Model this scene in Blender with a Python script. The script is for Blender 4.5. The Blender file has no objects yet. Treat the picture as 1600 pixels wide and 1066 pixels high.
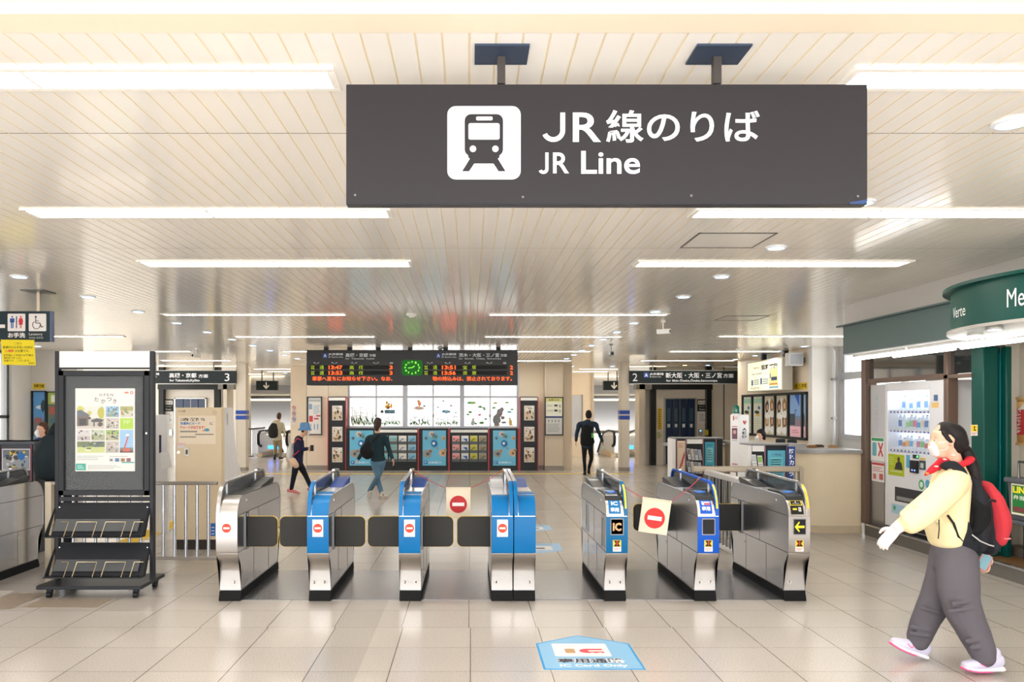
import bpy, bmesh, math, random
from mathutils import Vector, Matrix
PI = math.pi
SC = bpy.context.scene
COL = SC.collection
F, CX, CY, H, CEIL = 1250.0, 735.0, 640.0, 1.7, 3.0
def X(px, Y): return (px - CX) * Y / F
def Z(py, Y): return H - (py - CY) * Y / F
def P(px, py, Y): return Vector((X(px, Y), Y, Z(py, Y)))
def YF(py): return H * F / (py - CY)
def YC(py): return (CEIL - H) * F / (CY - py)
# ---------- materials ----------
def lin(c):
    return tuple((v/255/12.92 if v/255 <= .04045 else ((v/255+.055)/1.055)**2.4) for v in c)
MC = {}
def mat(c, rough=.5, metal=0.0, emit=0.0, spec=.5, noise=0.04, nscale=14.0, bump=0.0, coat=0.0, stretch=None, name=None):
    if max(c) < 100 and not metal and spec == .5: spec = .22
    key = (tuple(c), rough, metal, emit, spec, noise, nscale, bump, coat, stretch)
    if key in MC: return MC[key]
    m = bpy.data.materials.new(name or 'mat_%02x%02x%02x' % tuple(int(v) for v in c)); m.use_nodes = True
    nt = m.node_tree; b = nt.nodes['Principled BSDF']; L = lin(c)
    b.inputs['Base Color'].default_value = (*L, 1)
    b.inputs['Roughness'].default_value = rough; b.inputs['Metallic'].default_value = metal
    b.inputs['Specular IOR Level'].default_value = spec
    if coat: b.inputs['Coat Weight'].default_value = coat; b.inputs['Coat Roughness'].default_value = .05
    if emit:
        b.inputs['Emission Color'].default_value = (*L, 1); b.inputs['Emission Strength'].default_value = emit
    elif noise:
        tc = nt.nodes.new('ShaderNodeTexCoord'); n = nt.nodes.new('ShaderNodeTexNoise'); n.inputs['Scale'].default_value = nscale
        n.inputs['Detail'].default_value = 3
        src = tc.outputs['Object']
        if stretch:
            mp = nt.nodes.new('ShaderNodeMapping'); mp.inputs['Scale'].default_value = stretch
            nt.links.new(src, mp.inputs['Vector']); src = mp.outputs['Vector']
        nt.links.new(src, n.inputs['Vector'])
        mx = nt.nodes.new('ShaderNodeMix'); mx.data_type = 'RGBA'
        mx.inputs['A'].default_value = (*[v*(1-noise*1.5) for v in L], 1); mx.inputs['B'].default_value = (*[min(1, v*(1+noise*1.5)) for v in L], 1)
        nt.links.new(n.outputs['Fac'], mx.inputs['Factor']); nt.links.new(mx.outputs['Result'], b.inputs['Base Color'])
        if bump:
            bp = nt.nodes.new('ShaderNodeBump'); bp.inputs['Strength'].default_value = bump; bp.inputs['Distance'].default_value = .01
            nt.links.new(n.outputs['Fac'], bp.inputs['Height']); nt.links.new(bp.outputs['Normal'], b.inputs['Normal'])
    MC[key] = m
    return m
def ink(c): return mat(c, rough=.55, noise=0)
def glow(c, s): return mat(c, emit=s, noise=0)
def glass(c=(255, 255, 255), alpha=.12, rough=.02, name='glass'):
    key = ('glass', tuple(c), alpha, rough)
    if key in MC: return MC[key]
    m = bpy.data.materials.new(name); m.use_nodes = True; nt = m.node_tree
    b = nt.nodes['Principled BSDF']; b.inputs['Base Color'].default_value = (*lin(c), 1); b.inputs['Roughness'].default_value = rough
    tr = nt.nodes.new('ShaderNodeBsdfTransparent'); tr.inputs['Color'].default_value = (.97, .98, .98, 1)
    fr = nt.nodes.new('ShaderNodeFresnel'); fr.inputs['IOR'].default_value = 1.45
    ge = nt.nodes.new('ShaderNodeNewGeometry'); mr = nt.nodes.new('ShaderNodeMapRange'); mr.inputs['To Min'].default_value = 1.45; mr.inputs['To Max'].default_value = 1/1.45
    nt.links.new(ge.outputs['Backfacing'], mr.inputs['Value']); nt.links.new(mr.outputs['Result'], fr.inputs['IOR'])
    ad = nt.nodes.new('ShaderNodeMath'); ad.operation = 'ADD'; ad.use_clamp = True; ad.inputs[1].default_value = alpha
    nt.links.new(fr.outputs['Fac'], ad.inputs[0])
    ms = nt.nodes.new('ShaderNodeMixShader'); nt.links.new(ad.outputs[0], ms.inputs[0])
    nt.links.new(tr.outputs[0], ms.inputs[1]); nt.links.new(b.outputs[0], ms.inputs[2])
    nt.links.new(ms.outputs[0], nt.nodes['Material Output'].inputs['Surface'])
    MC[key] = m
    return m
STEEL = mat((206, 208, 214), rough=.24, metal=1, noise=.05, nscale=6, stretch=(1, 1, 30), name='brushed_steel')
STEELH = mat((190, 186, 182), rough=.34, metal=1, noise=.06, nscale=6, stretch=(1, 1, 40), name='brushed_steel_front')
STEELD = mat((120, 120, 120), rough=.35, metal=1, noise=.05, name='dull_steel')
CHROME = mat((220, 220, 220), rough=.12, metal=1, noise=0, name='chrome')
BLACK = mat((34, 35, 37), rough=.4, noise=.03, name='black_plastic')
BLACKM = mat((62, 63, 65), rough=.45, noise=.03, name='charcoal_paint')
RUBBER = mat((22, 22, 23), rough=.8, noise=.05, name='rubber')
WHITE = mat((236, 234, 230), rough=.45, noise=.02, name='white_paint')
CREAM = mat((228, 212, 188), rough=.5, noise=.02, nscale=4, name='cream_wall_panel')
WALLW = mat((226, 222, 216), rough=.55, noise=.02, nscale=4, name='pale_wall_paint')
BLUE = mat((0, 106, 168), rough=.4, noise=.02, spec=.3, name='blue_film')
BLUE2 = mat((4, 84, 190), rough=.4, noise=.02, spec=.3, name='strong_blue_film')
RED = (222, 40, 38)
# ---------- mesh builder ----------
ROOT = {}
def tag(o, label=None, cat=None, group=None, kind=None):
    if label: o['label'] = label
    if cat: o['category'] = cat
    if group: o['group'] = group
    if kind: o['kind'] = kind
    return o
def thing(name, label, cat, loc=(0, 0, 0), rz=0, group=None, local=False):
    o = bpy.data.objects.new(name, None); COL.objects.link(o); o.empty_display_size = .05
    o.location = loc; o.rotation_euler = (0, 0, rz); tag(o, label, cat, group)
    ROOT[o.name] = Vector((0, 0, 0)) if local else Vector(loc)
    return o
class MB:
    def __init__(s, m=None): s.v = []; s.f = []; s.fm = []; s.m = m; s.mats = []
    def mi(s, m):
        m = m or s.m
        if m not in s.mats: s.mats.append(m)
        return s.mats.index(m)
    def add(s, vs, fs, m=None):
        b = len(s.v); s.v += [Vector(v) for v in vs]; k = s.mi(m)
        for f in fs: s.f.append([b+i for i in f]); s.fm.append(k)
        return s
    def box(s, x0, x1, y0, y1, z0, z1, m=None):
        if x0 > x1: x0, x1 = x1, x0
        if y0 > y1: y0, y1 = y1, y0
        if z0 > z1: z0, z1 = z1, z0
        return s.add([(x0,y0,z0),(x1,y0,z0),(x1,y1,z0),(x0,y1,z0),(x0,y0,z1),(x1,y0,z1),(x1,y1,z1),(x0,y1,z1)],
                     [(0,3,2,1),(4,5,6,7),(0,1,5,4),(1,2,6,5),(2,3,7,6),(3,0,4,7)], m)
    def quad(s, a, b, c, d, m=None): return s.add([a, b, c, d], [(0, 1, 2, 3)], m)
    def prism(s, poly, axis, a0, a1, m=None):   # poly in the two other axes (cyclic order for x:(y,z) y:(x,z) z:(x,y))
        def mk(p, a):
            return {'x': (a, p[0], p[1]), 'y': (p[0], a, p[1]), 'z': (p[0], p[1], a)}[axis]
        n = len(poly)
        return s.add([mk(p, a0) for p in poly] + [mk(p, a1) for p in poly],
                     [tuple(range(n))[::-1], tuple(range(n, 2*n))] + [(i, (i+1) % n, n+(i+1) % n, n+i) for i in range(n)], m)
    def tube(s, pts, r, m=None, n=10, closed=False, caps=True, hint=None):
        pts = [Vector(p) for p in pts]; rr = r if isinstance(r, (list, tuple)) else [r]*len(pts)
        rings = []; prev = None; N = len(pts)
        for i, p in enumerate(pts):
            if closed: t = (pts[(i+1) % N] - pts[i-1])
            else: t = pts[min(i+1, N-1)] - pts[max(i-1, 0)]
            t.normalize()
            h = prev if prev is not None else (Vector(hint) if hint else (Vector((0, 0, 1)) if abs(t.z) < .9 else Vector((1, 0, 0))))
            a = h - t*h.dot(t)
            if a.length < 1e-5: a = t.orthogonal()
            a.normalize(); b = t.cross(a); prev = a
            q = rr[i]; ra, rb = (q if isinstance(q, (list, tuple)) else (q, q))
            rings.append([p + a*math.cos(2*PI*k/n)*ra + b*math.sin(2*PI*k/n)*rb for k in range(n)])
        vs = [v for g in rings for v in g]; fs = []
        R = N if closed else N-1
        for i in range(R):
            j = (i+1) % N
            for k in range(n): fs.append((i*n+k, i*n+(k+1) % n, j*n+(k+1) % n, j*n+k))
        if caps and not closed: fs += [tuple(range(n))[::-1], tuple((N-1)*n+k for k in range(n))]
        return s.add(vs, fs, m)
    def cyl(s, a, b, r, m=None, n=20, r2=None): return s.tube([a, b], [r, r if r2 is None else r2], m, n)
    def lathe(s, c, prof, m=None, n=24):   # prof [(r,z)], axis z
        vs = []; fs = []
        for r, z in prof:
            for k in range(n): vs.append((c[0]+r*math.cos(2*PI*k/n), c[1]+r*math.sin(2*PI*k/n), c[2]+z))
        for i in range(len(prof)-1):
            for k in range(n): fs.append((i*n+k, i*n+(k+1) % n, (i+1)*n+(k+1) % n, (i+1)*n+k))
        fs += [tuple(range(n))[::-1], tuple((len(prof)-1)*n+k for k in range(n))]
        return s.add(vs, fs, m)
    def ell(s, c, r, m=None, n=16, k=10):
        c = Vector(c); prof = [(math.sin(PI*i/k), -math.cos(PI*i/k)) for i in range(k+1)]
        vs = []; fs = []
        for a, z in prof:
            for j in range(n): vs.append((c[0]+max(a, .002)*r[0]*math.cos(2*PI*j/n), c[1]+max(a, .002)*r[1]*math.sin(2*PI*j/n), c[2]+z*r[2]))
        for i in range(k):
            for j in range(n): fs.append((i*n+j, i*n+(j+1) % n, (i+1)*n+(j+1) % n, (i+1)*n+j))
        fs += [tuple(range(n))[::-1], tuple(k*n+j for j in range(n))]
        return s.add(vs, fs, m)
    def rot(s, ang, axis='Z', c=(0, 0, 0)):
        R = Matrix.Rotation(ang, 4, axis); c = Vector(c)
        s.v = [R @ (v-c) + c for v in s.v]; return s
    def move(s, d): d = Vector(d); s.v = [v+d for v in s.v]; return s
    def build(s, name, parent=None, smooth=40, bevel=0, seg=2, label=None, cat=None, group=None, kind=None, fix=True):
        me = bpy.data.meshes.new(name)
        off = Vector((0, 0, 0)); loc = Vector((0, 0, 0))
        if parent is None:
            xs = [v.x for v in s.v]; ys = [v.y for v in s.v]; zs = [v.z for v in s.v]
            loc = Vector(((min(xs)+max(xs))/2, (min(ys)+max(ys))/2, min(zs))); off = loc
        else: off = ROOT.get(parent.name, Vector((0, 0, 0)))
        me.from_pydata([tuple(v-off) for v in s.v], [], s.f)
        for m in s.mats: me.materials.append(m)
        for p, k in zip(me.polygons, s.fm): p.material_index = k
        if fix:
            bm = bmesh.new(); bm.from_mesh(me); bmesh.ops.recalc_face_normals(bm, faces=bm.faces); bm.to_mesh(me); bm.free()
        if smooth:
            for p in me.polygons: p.use_smooth = True
            me.set_sharp_from_angle(angle=math.radians(smooth))
        o = bpy.data.objects.new(name, me); COL.objects.link(o); o.location = loc
        ROOT[o.name] = off
        if parent is not None: o.parent = parent
        if bevel:
            b = o.modifiers.new('bevel', 'BEVEL'); b.width = bevel; b.segments = seg; b.limit_method = 'ANGLE'; b.angle_limit = math.radians(40)
            b.harden_normals = False
        return tag(o, label, cat, group, kind)
def rrect(u0, v0, u1, v1, r, n=5):
    if u0 > u1: u0, u1 = u1, u0
    if v0 > v1: v0, v1 = v1, v0
    r = min(r, (u1-u0)/2*.999, (v1-v0)/2*.999)
    out = []
    for cx, cy, a in ((u1-r, v1-r, 0), (u0+r, v1-r, 90), (u0+r, v0+r, 180), (u1-r, v0+r, 270)):
        for k in range(n+1):
            t = math.radians(a + 90*k/n); out.append((cx+r*math.cos(t), cy+r*math.sin(t)))
    return out
# ---------- text ----------
TC = {}
def text_geo(s, bold=0.0, res=3):
    key = (s, bold, res)
    if key in TC: return TC[key]
    cu = bpy.data.curves.new('lettering', 'FONT'); cu.body = s; cu.size = 1; cu.offset = bold; cu.resolution_u = res; cu.fill_mode = 'FRONT'
    ob = bpy.data.objects.new('lettering', cu); COL.objects.link(ob)
    dg = bpy.context.evaluated_depsgraph_get()
    me = bpy.data.meshes.new_from_object(ob.evaluated_get(dg))
    vs = [(v.co.x, v.co.y) for v in me.vertices]; fs = [tuple(p.vertices) for p in me.polygons]
    bpy.data.objects.remove(ob); bpy.data.curves.remove(cu); bpy.data.meshes.remove(me)
    TC[key] = (vs, fs)
    return TC[key]
# ---------- printed sheets: layered flat shapes in one mesh ----------
class Sheet:
    def __init__(s, O, U, V, eps=.0008, mp=None):
        s.O = Vector(O); s.U = Vector(U).normalized(); s.V = Vector(V).normalized(); s.N = s.U.cross(s.V)
        s.eps = eps; s.mp = mp or (lambda u, v: (u, v)); s.b = MB(WHITE)
    def at(s, u, v, k=0):
        a, c = s.mp(u, v); return s.O + s.U*a + s.V*c + s.N*(s.eps*k)
    def poly(s, pts, m, k=1):
        s.b.add([s.at(u, v, k) for u, v in pts], [tuple(range(len(pts)))], m if not isinstance(m, tuple) else ink(m)); return s
    def rect(s, u0, v0, u1, v1, m, k=1): return s.poly([(u0, v0), (u1, v0), (u1, v1), (u0, v1)], m, k)
    def rr(s, u0, v0, u1, v1, r, m, k=1): return s.poly(rrect(u0, v0, u1, v1, r), m, k)
    def circ(s, u, v, r, m, k=1, n=24, r2=None):
        r2 = r2 or r; return s.poly([(u+r*math.cos(2*PI*i/n), v+r2*math.sin(2*PI*i/n)) for i in range(n)], m, k)
    def ring(s, u, v, r, w, m, k=1, n=28, a0=0, a1=360):
        mm = m if not isinstance(m, tuple) else ink(m)
        for i in range(n):
            t0 = math.radians(a0+(a1-a0)*i/n); t1 = math.radians(a0+(a1-a0)*(i+1)/n)
            q = [(u+math.cos(t)*q_, v+math.sin(t)*q_) for t, q_ in ((t0, r), (t1, r), (t1, r-w), (t0, r-w))]
            s.poly(q, mm, k)
        return s
    def line(s, u0, v0, u1, v1, w, m, k=1):
        d = Vector((u1-u0, v1-v0)); L = d.length or 1; n = Vector((-d.y, d.x))/L*w/2
        return s.poly([(u0+n.x, v0+n.y), (u1+n.x, v1+n.y), (u1-n.x, v1-n.y), (u0-n.x, v0-n.y)], m, k)
    def text(s, t, u0, v0, u1, v1, m, k=2, bold=.01, res=2):   # fitted to the box; v0 = bottom edge, v1 = top edge
        vs, fs = text_geo(t, bold, res)
        if not vs: return s
        xs = [a for a, _ in vs]; ys = [b for _, b in vs]; x0, x1, y0, y1 = min(xs), max(xs), min(ys), max(ys)
        s.b.add([s.at(u0+(a-x0)/(x1-x0)*(u1-u0), v0+(b-y0)/(y1-y0)*(v1-v0), k) for a, b in vs], fs, m if not isinstance(m, tuple) else ink(m))
        return s
    def slab(s, u0, v0, u1, v1, th, m, r=0):   # solid board behind layer 0
        pts = rrect(u0, v0, u1, v1, r) if r else [(u0, v0), (u1, v0), (u1, v1), (u0, v1)]
        n = len(pts); f = [s.at(u, v, 0) for u, v in pts]; bk = [p - s.N*th for p in f]
        s.b.add(f+bk, [tuple(range(n)), tuple(range(n, 2*n))[::-1]] + [(i, n+i, n+(i+1) % n, (i+1) % n) for i in range(n)], m); return s
    def lines(s, u0, v0, u1, v1, n, m=(120, 120, 120), k=2, seed=1, fill=.45):   # rows of illegible small print
        R = random.Random(seed); h = (v1-v0)/n
        for i in range(n):
            a = v0+h*i+h*(1-fill)/2; e = u1-(u1-u0)*R.random()*.35; u = u0
            while (u-e)*(u1-u0) < 0:
                w = (u1-u0)*(.03+.06*R.random()); s.rect(u, a, u+w*.8, a+h*fill, m, k); u += w
        return s
    def pic(s, u0, v0, u1, v1, pal, seed=1, k=1, n=14):   # a small photograph: sky, ground and blobs of colour
        R = random.Random(seed); hz = v0+(v1-v0)*(.35+.3*R.random())
        s.rect(u0, v0, u1, hz, pal[0], k); s.rect(u0, hz, u1, v1, pal[1], k)
        for i in range(n):
            c = pal[2+i % (len(pal)-2)]; w = (u1-u0)*(.04+.1*R.random()); h = (v1-v0)*(.04+.12*R.random())
            u = u0+abs(w)*(1 if u1 > u0 else -1)+(u1-u0-2*w)*R.random(); v = v0+h+(v1-v0-2*h)*R.random()
            m_ = 7; s.poly([(u+w*math.cos(2*PI*j/m_+i)*(.7+.3*R.random()), v+h*math.sin(2*PI*j/m_+i)*(.7+.3*R.random())) for j in range(m_)], c, k+1+(i % 3)*.3)
        return s
    def build(s, name, parent=None, **kw): return s.b.build(name, parent, smooth=0, fix=False, **kw)
def front(Y, eps=None):   # a sheet facing the entrance, laid out in photo pixels at depth Y
    return Sheet((0, Y, 0), (1, 0, 0), (0, 0, 1), eps or max(.0008, Y*.00012), lambda u, v: (X(u, Y), Z(v, Y)))
def sidewall(Xc, eps=.002):   # a sheet on a plane X = Xc (right hand wall, facing -X): u runs towards the camera
    return Sheet((Xc, 0, 0), (0, -1, 0), (0, 0, 1), eps)
def no_entry(sh, u, v, r, k=2, c=(226, 66, 40), sgn=1):
    sh.circ(u, v, r, c, k); sh.rect(u-r*.68, v-r*.2, u+r*.68, v+r*.2, (245, 243, 240), k+1)
LIGHT, SKY, DAY, EXPO = 12.5, 3.3, 1.0, 0.84
# ---------- floor ----------
def floor_mat():
    m = bpy.data.materials.new('terrazzo_tiles'); m.use_nodes = True; nt = m.node_tree; N = nt.nodes; L = nt.links
    b = N['Principled BSDF']; tc = N.new('ShaderNodeTexCoord')
    sp = N.new('ShaderNodeSeparateXYZ'); L.new(tc.outputs['Object'], sp.inputs[0])
    def M(op, a, c=None, d=None):
        n = N.new('ShaderNodeMath'); n.operation = op
        for i, q in enumerate((a, c, d)):
            if q is None: continue
            if isinstance(q, (int, float)): n.inputs[i].default_value = q
            else: L.new(q, n.inputs[i])
        return n.outputs[0]
    T = .525
    # running offset of the joints: rows beyond Y=6.25 are shifted by 8 mm
    sh = M('MULTIPLY', M('GREATER_THAN', sp.outputs[1], 6.235), .012)
    fx = M('FRACT', M('DIVIDE', M('ADD', M('ADD', sp.outputs[0], sh), 52.5), T))
    fy = M('FRACT', M('DIVIDE', M('ADD', sp.outputs[1], 52.5-5.185+.525*10-52.5), T))
    def edge(f, w): return M('LESS_THAN', M('MINIMUM', f, M('SUBTRACT', 1, f)), w)
    g = M('MAXIMUM', edge(fx, .0055), edge(fy, .0035))
    # cell id for tile to tile variation
    ix = M('FLOOR', M('DIVIDE', M('ADD', sp.outputs[0], 52.5), T)); iy = M('FLOOR', M('DIVIDE', M('ADD', sp.outputs[1], 52.5-5.185+.525*10-52.5), T))
    cv = N.new('ShaderNodeCombineXYZ'); L.new(ix, cv.inputs[0]); L.new(iy, cv.inputs[1])
    wn = N.new('ShaderNodeTexWhiteNoise'); L.new(cv.outputs[0], wn.inputs['Vector'])
    n1 = N.new('ShaderNodeTexNoise'); n1.inputs['Scale'].default_value = 160; n1.inputs['Detail'].default_value = 4; L.new(tc.outputs['Object'], n1.inputs['Vector'])
    n2 = N.new('ShaderNodeTexNoise'); n2.inputs['Scale'].default_value = 1.3; n2.inputs['Detail'].default_value = 5; L.new(tc.outputs['Object'], n2.inputs['Vector'])
    cr = N.new('ShaderNodeValToRGB'); L.new(n1.outputs['Fac'], cr.inputs[0])
    e = cr.color_ramp.elements; e[0].position = .33; e[0].color = (*lin((160, 151, 142)), 1); e[1].position = .62; e[1].color = (*lin((208, 200, 192)), 1)
    hs = N.new('ShaderNodeHueSaturation'); L.new(cr.outputs[0], hs.inputs['Color'])
    v = M('ADD', M('ADD', M('MULTIPLY', wn.outputs['Value'], .07), M('MULTIPLY', n2.outputs['Fac'], .05)), .93)
    # grey strip of tiles running into the hall
    st = M('MULTIPLY', M('GREATER_THAN', sp.outputs[0], -1.055), M('LESS_THAN', sp.outputs[0], -.73))
    v2 = M('SUBTRACT', v, M('MULTIPLY', st, .13)); L.new(v2, hs.inputs['Value'])
    mx = N.new('ShaderNodeMix'); mx.data_type = 'RGBA'; L.new(g, mx.inputs['Factor']); L.new(hs.outputs[0], mx.inputs['A'])
    se = M('MAXIMUM', edge(M('FRACT', M('ADD', M('DIVIDE', sp.outputs[0], .325), 3.246)), .006), 0)
    mx.inputs['B'].default_value = (*lin((88, 76, 64)), 1); L.new(mx.outputs['Result'], b.inputs['Base Color'])
    rg = M('ADD', M('MULTIPLY', n2.outputs['Fac'], .10), .15); L.new(rg, b.inputs['Roughness'])
    bp = N.new('ShaderNodeBump'); bp.inputs['Strength'].default_value = .25; bp.inputs['Distance'].default_value = .002
    L.new(M('SUBTRACT', 1, g), bp.inputs['Height']); L.new(bp.outputs['Normal'], b.inputs['Normal'])
    return m
fb = MB(floor_mat())
fb.box(-14, 9, -1.2, 30.8, -.2, 0)
fl = fb.build('floor', kind='structure'); 
# keep object coordinates equal to world coordinates for the tile grid
for v_ in fl.data.vertices: v_.co += fl.location
fl.location = (0, 0, 0)
YEL = mat((232, 196, 60), rough=.5, noise=.03, name='tactile_yellow')
for i, (x0, x1, y0, y1) in enumerate(((-6.6, 4.3, 21.05, 21.25), (-4.55, -4.25, 10.2, 14.0))):
    tb = MB(YEL); tb.box(x0, x1, y0, y1, 0, .004)
    if i == 1:
        k = 0
        while y0+.05+k*.06 < y1-.05:
            tb.box(x0+.03, x1-.03, y0+.04+k*.06, y0+.06+k*.06, .004, .009); k += 1
    tb.build('trim_%d' % (i+1), kind='structure')
# metal plate under the ticket gates
MB(mat((150, 150, 154), rough=.2, metal=.8, noise=.06, nscale=3, name='polished_floor_plate')).box(-2.13, 2.88, 7.13, 8.43, 0, .006).build('trim_3', kind='structure', bevel=.002)
# repaired patches of paving at the left
pm = mat((196, 188, 178), rough=.6, noise=.1, nscale=20, name='cement_patch'); pm2 = mat((150, 136, 120), rough=.6, noise=.12, nscale=20, name='stained_cement')
for i, (x0, x1, y0, y1, mm) in enumerate(((-4.6, -4.28, 6.95, 7.5, pm), (-3.85, -3.2, 6.86, 7.16, pm2), (-5.2, -4.62, 6.72, 6.98, pm2), (-4.24, -3.9, 6.8, 7.4, pm2))):
    MB(mm).box(x0, x1, y0, y1, 0, .0012).build('trim_%d' % (i+4), kind='structure')
# ---------- ceiling ----------
def ceil_mat():
    m = bpy.data.materials.new('enamelled_ceiling_slats'); m.use_nodes = True; nt = m.node_tree; N = nt.nodes; L = nt.links
    b = N['Principled BSDF']; b.inputs['Base Color'].default_value = (*lin((246, 242, 234)), 1)
    b.inputs['Roughness'].default_value = .13; b.inputs['Specular IOR Level'].default_value = .6
    tc = N.new('ShaderNodeTexCoord'); mp = N.new('ShaderNodeMapping'); mp.inputs['Scale'].default_value = (10.58, .9, 1); L.new(tc.outputs['Object'], mp.inputs[0])
    n = N.new('ShaderNodeTexNoise'); n.inputs['Scale'].default_value = .8; n.inputs['Detail'].default_value = 2; L.new(mp.outputs[0], n.inputs['Vector'])
    bp = N.new('ShaderNodeBump'); bp.inputs['Strength'].default_value = .12; bp.inputs['Distance'].default_value = .01
    L.new(n.outputs['Fac'], bp.inputs['Height']); L.new(bp.outputs['Normal'], b.inputs['Normal'])
    return m
cm = ceil_mat(); groove = mat((236, 222, 190), rough=.4, noise=0, name='slat_joint')
cb = MB(cm); PW = .0945
def slats(x0, x1, y0, y1):
    k = math.floor(x0/PW)
    while k*PW < x1:
        a = k*PW; e = a+PW
        vs = []; 
        prof = [(a, CEIL), (e-.008, CEIL), (e-.0075, CEIL+.0015), (e-.0005, CEIL+.0015), (e, CEIL)]
        for y in (y0, y1): vs += [(px_, y, z) for px_, z in prof]
        cb.add(vs, [(0, 1, 6, 5)]); cb.add(vs, [(1, 2, 7, 6), (2, 3, 8, 7), (3, 4, 9, 8)], groove); k += 1
ys = [2.75, 3.765, 6.45, 11.74, 17.0, 24.4, 31.0]
for y0, y1 in zip(ys, ys[1:]):
    if y1 <= 11.8 and y0 < 10: slats(-12.0, 4.72 if y1 < 10 else 7.7, y0+.003, y1-.003)
    else: slats(-12.0, 7.7, y0+.003, y1-.003)
co = cb.build('ceiling', kind='structure', smooth=0, fix=False)
for v_ in co.data.vertices: v_.co += co.location
co.location = (0, 0, 0)
MB(mat((60, 52, 44), noise=0)).box(-12.5, 9, 2.75, 31.2, CEIL+.02, CEIL+.2).build('ceiling_backing', kind='structure')  # unseen dark backing, put above to stop daylight leaking through the slat gaps
MB(mat((236, 230, 226), rough=.6, noise=.01)).box(-12.5, 9, -2.5, 2.74, CEIL+.022, CEIL+.25).build('ceiling_soffit', kind='structure')
MB(mat((240, 228, 204), rough=.5, noise=.01)).box(-12.5, 9, 2.62, 2.76, CEIL-.002, CEIL+.022).build('trim_8', kind='structure', bevel=.004)
# ---------- walls ----------
YB = 22.6
xl, xr, wl, wr = X(479, YB), X(880, YB), X(543, YB), X(811, YB)
sill, wtop = Z(669, YB), 2.9
wb = MB(CREAM)
wb.box(xl, wl, YB, YB+.25, 0, CEIL); wb.box(wr, xr, YB, YB+.25, 0, CEIL)
wb.box(wl, wr, YB, YB+.25, 0, sill); wb.box(wl, wr, YB, YB+.25, wtop, CEIL)
for px in (479, 513, 545, 808, 851): 
    wb.box(X(px, YB)-.006, X(px, YB)+.006, YB-.002, YB, .12, CEIL, mat((150, 140, 124)))
wb.build('wall_back', kind='structure')
# piers beside the corridors
MB(CREAM).box(X(454, 24.2), X(482, 24.2)+.3, 24.2, 24.6, 0, CEIL).build('wall_back_pier', kind='structure')
MB(mat((205, 190, 168), noise=.02)).box(X(851, 22.3), X(880, 22.3), 22.3, 22.6, .12, CEIL).build('wall_back_pier_east', kind='structure', bevel=.01)
MB(mat((142, 134, 122), rough=.4)).box(X(851, 22.28), X(881, 22.28), 22.28, 22.6, 0, .12).build('baseboard_east', kind='structure')
MB(mat((142, 134, 122), rough=.4)).box(xl, X(513, YB), YB-.03, YB, 0, .12).build('baseboard_west', kind='structure')
MB(mat((142, 134, 122), rough=.4)).box(X(837, YB), X(851, YB), YB-.03, YB, 0, .12).build('baseboard_middle', kind='structure')
MB(CREAM).box(2.62, 2.9, YB+.25, 28.7, 0, CEIL).build('wall_corridor', kind='structure')
MB(CREAM).box(-5.1, -4.9, 24.6, 31, 0, CEIL).build('wall_corridor_west', kind='structure')
YR = 28.7
rb = MB(CREAM); rb.box(2.62, X(925, YR), YR, YR+2.3, 0, CEIL); rb.box(X(926.5, YR)-.05, X(928, YR), YR-.04, YR, 0, CEIL, mat((190, 178, 160)))
rb.build('wall_far_east', kind='structure')
# framed frosted glass on that wall
o = MB(mat((190, 194, 202), rough=.15, noise=.06, nscale=2)).box(X(876, YR-.02), X(909, YR-.02), YR-.03, YR, Z(683, YR), Z(618, YR)).build('window_5', kind='structure')
MB(mat((150, 145, 138))).box(X(909, YR), X(910.5, YR), YR-.05, YR, Z(684, YR), Z(617, YR)).build('window_frame', o)
MB(mat((176, 182, 192), rough=.2)).box(X(468.5, 22.58), X(478, 22.58), 24.15, 24.2, Z(672, 24.2), Z(618, 24.2)).build('window_6', kind='structure')
# platform stairwells beyond the corridors
SLOPE = mat((156, 156, 158), rough=.3, metal=.6, noise=.05, nscale=3, stretch=(1, 12, 1), name='stair_soffit_metal')
for nm, x0, x1 in (('east', X(925, YR), 9.0), ('west', -12.5, -5.1)):
    s = MB(SLOPE); y0 = 31.0; z0 = Z(602, y0)
    s.prism([(y0, z0), (y0+7, z0-4.06), (y0+7, z0-3.9), (y0+.1, CEIL), (y0, CEIL)], 'x', x0, x1)
    s.build('ceiling_stair_'+nm, kind='structure')
    st = MB(mat((150, 144, 136), rough=.6)); 
    for k in range(16): st.box(x0, x1, 30.8+k*.3, 31.1+k*.3, -3.2, -.16*(k+1))
    st.build('floor_stair_'+nm, kind='structure')
    w = MB(mat((214, 204, 188))); w.box(x0-.15, x0, 30.9, 38, -4, CEIL); w.box(x1, x1+.15, 30.9, 38, -4, CEIL); w.box(x0, x1, 38, 38.2, -4, CEIL); w.build('wall_stair_'+nm, kind='structure')
    for k, (py, d) in enumerate(((622.5, .85), (677, 3.37))):
        zz = z0-.58*d; w_ = .16
        lf = thing('stair_light', ('upper' if k == 0 else 'lower')+' warm light strip on the sloping soffit over the '+('right' if nm == 'east' else 'left')+' stairs', 'ceiling light', ((x0+x1)/2, y0+d, zz), group='light strips over the stairs')
        a0, a1 = (X(926, 31.5), X(1010, 31.5)) if nm == 'east' else (X(340, 31.5), X(451.5, 31.5))
        if k == 1 and nm == 'west': a0 = a1-1.6
        MB(glow((255, 238, 205), 5)).box(a0, a1, y0+d-.1, y0+d+.02, zz-.09, zz-.03).build('diffuser', lf)
        MB(STEELD).box(a0-.05, a1+.05, y0+d-.11, y0+d+.2, zz-.03, zz+.05).build('housing', lf)
# far side walls of the corridors, west side angled panels
MB(mat((222, 216, 206))).box(-12.6, X(392, 31), 31-.3, 31.0, 0, CEIL).build('wall_far_west', kind='structure')
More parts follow.
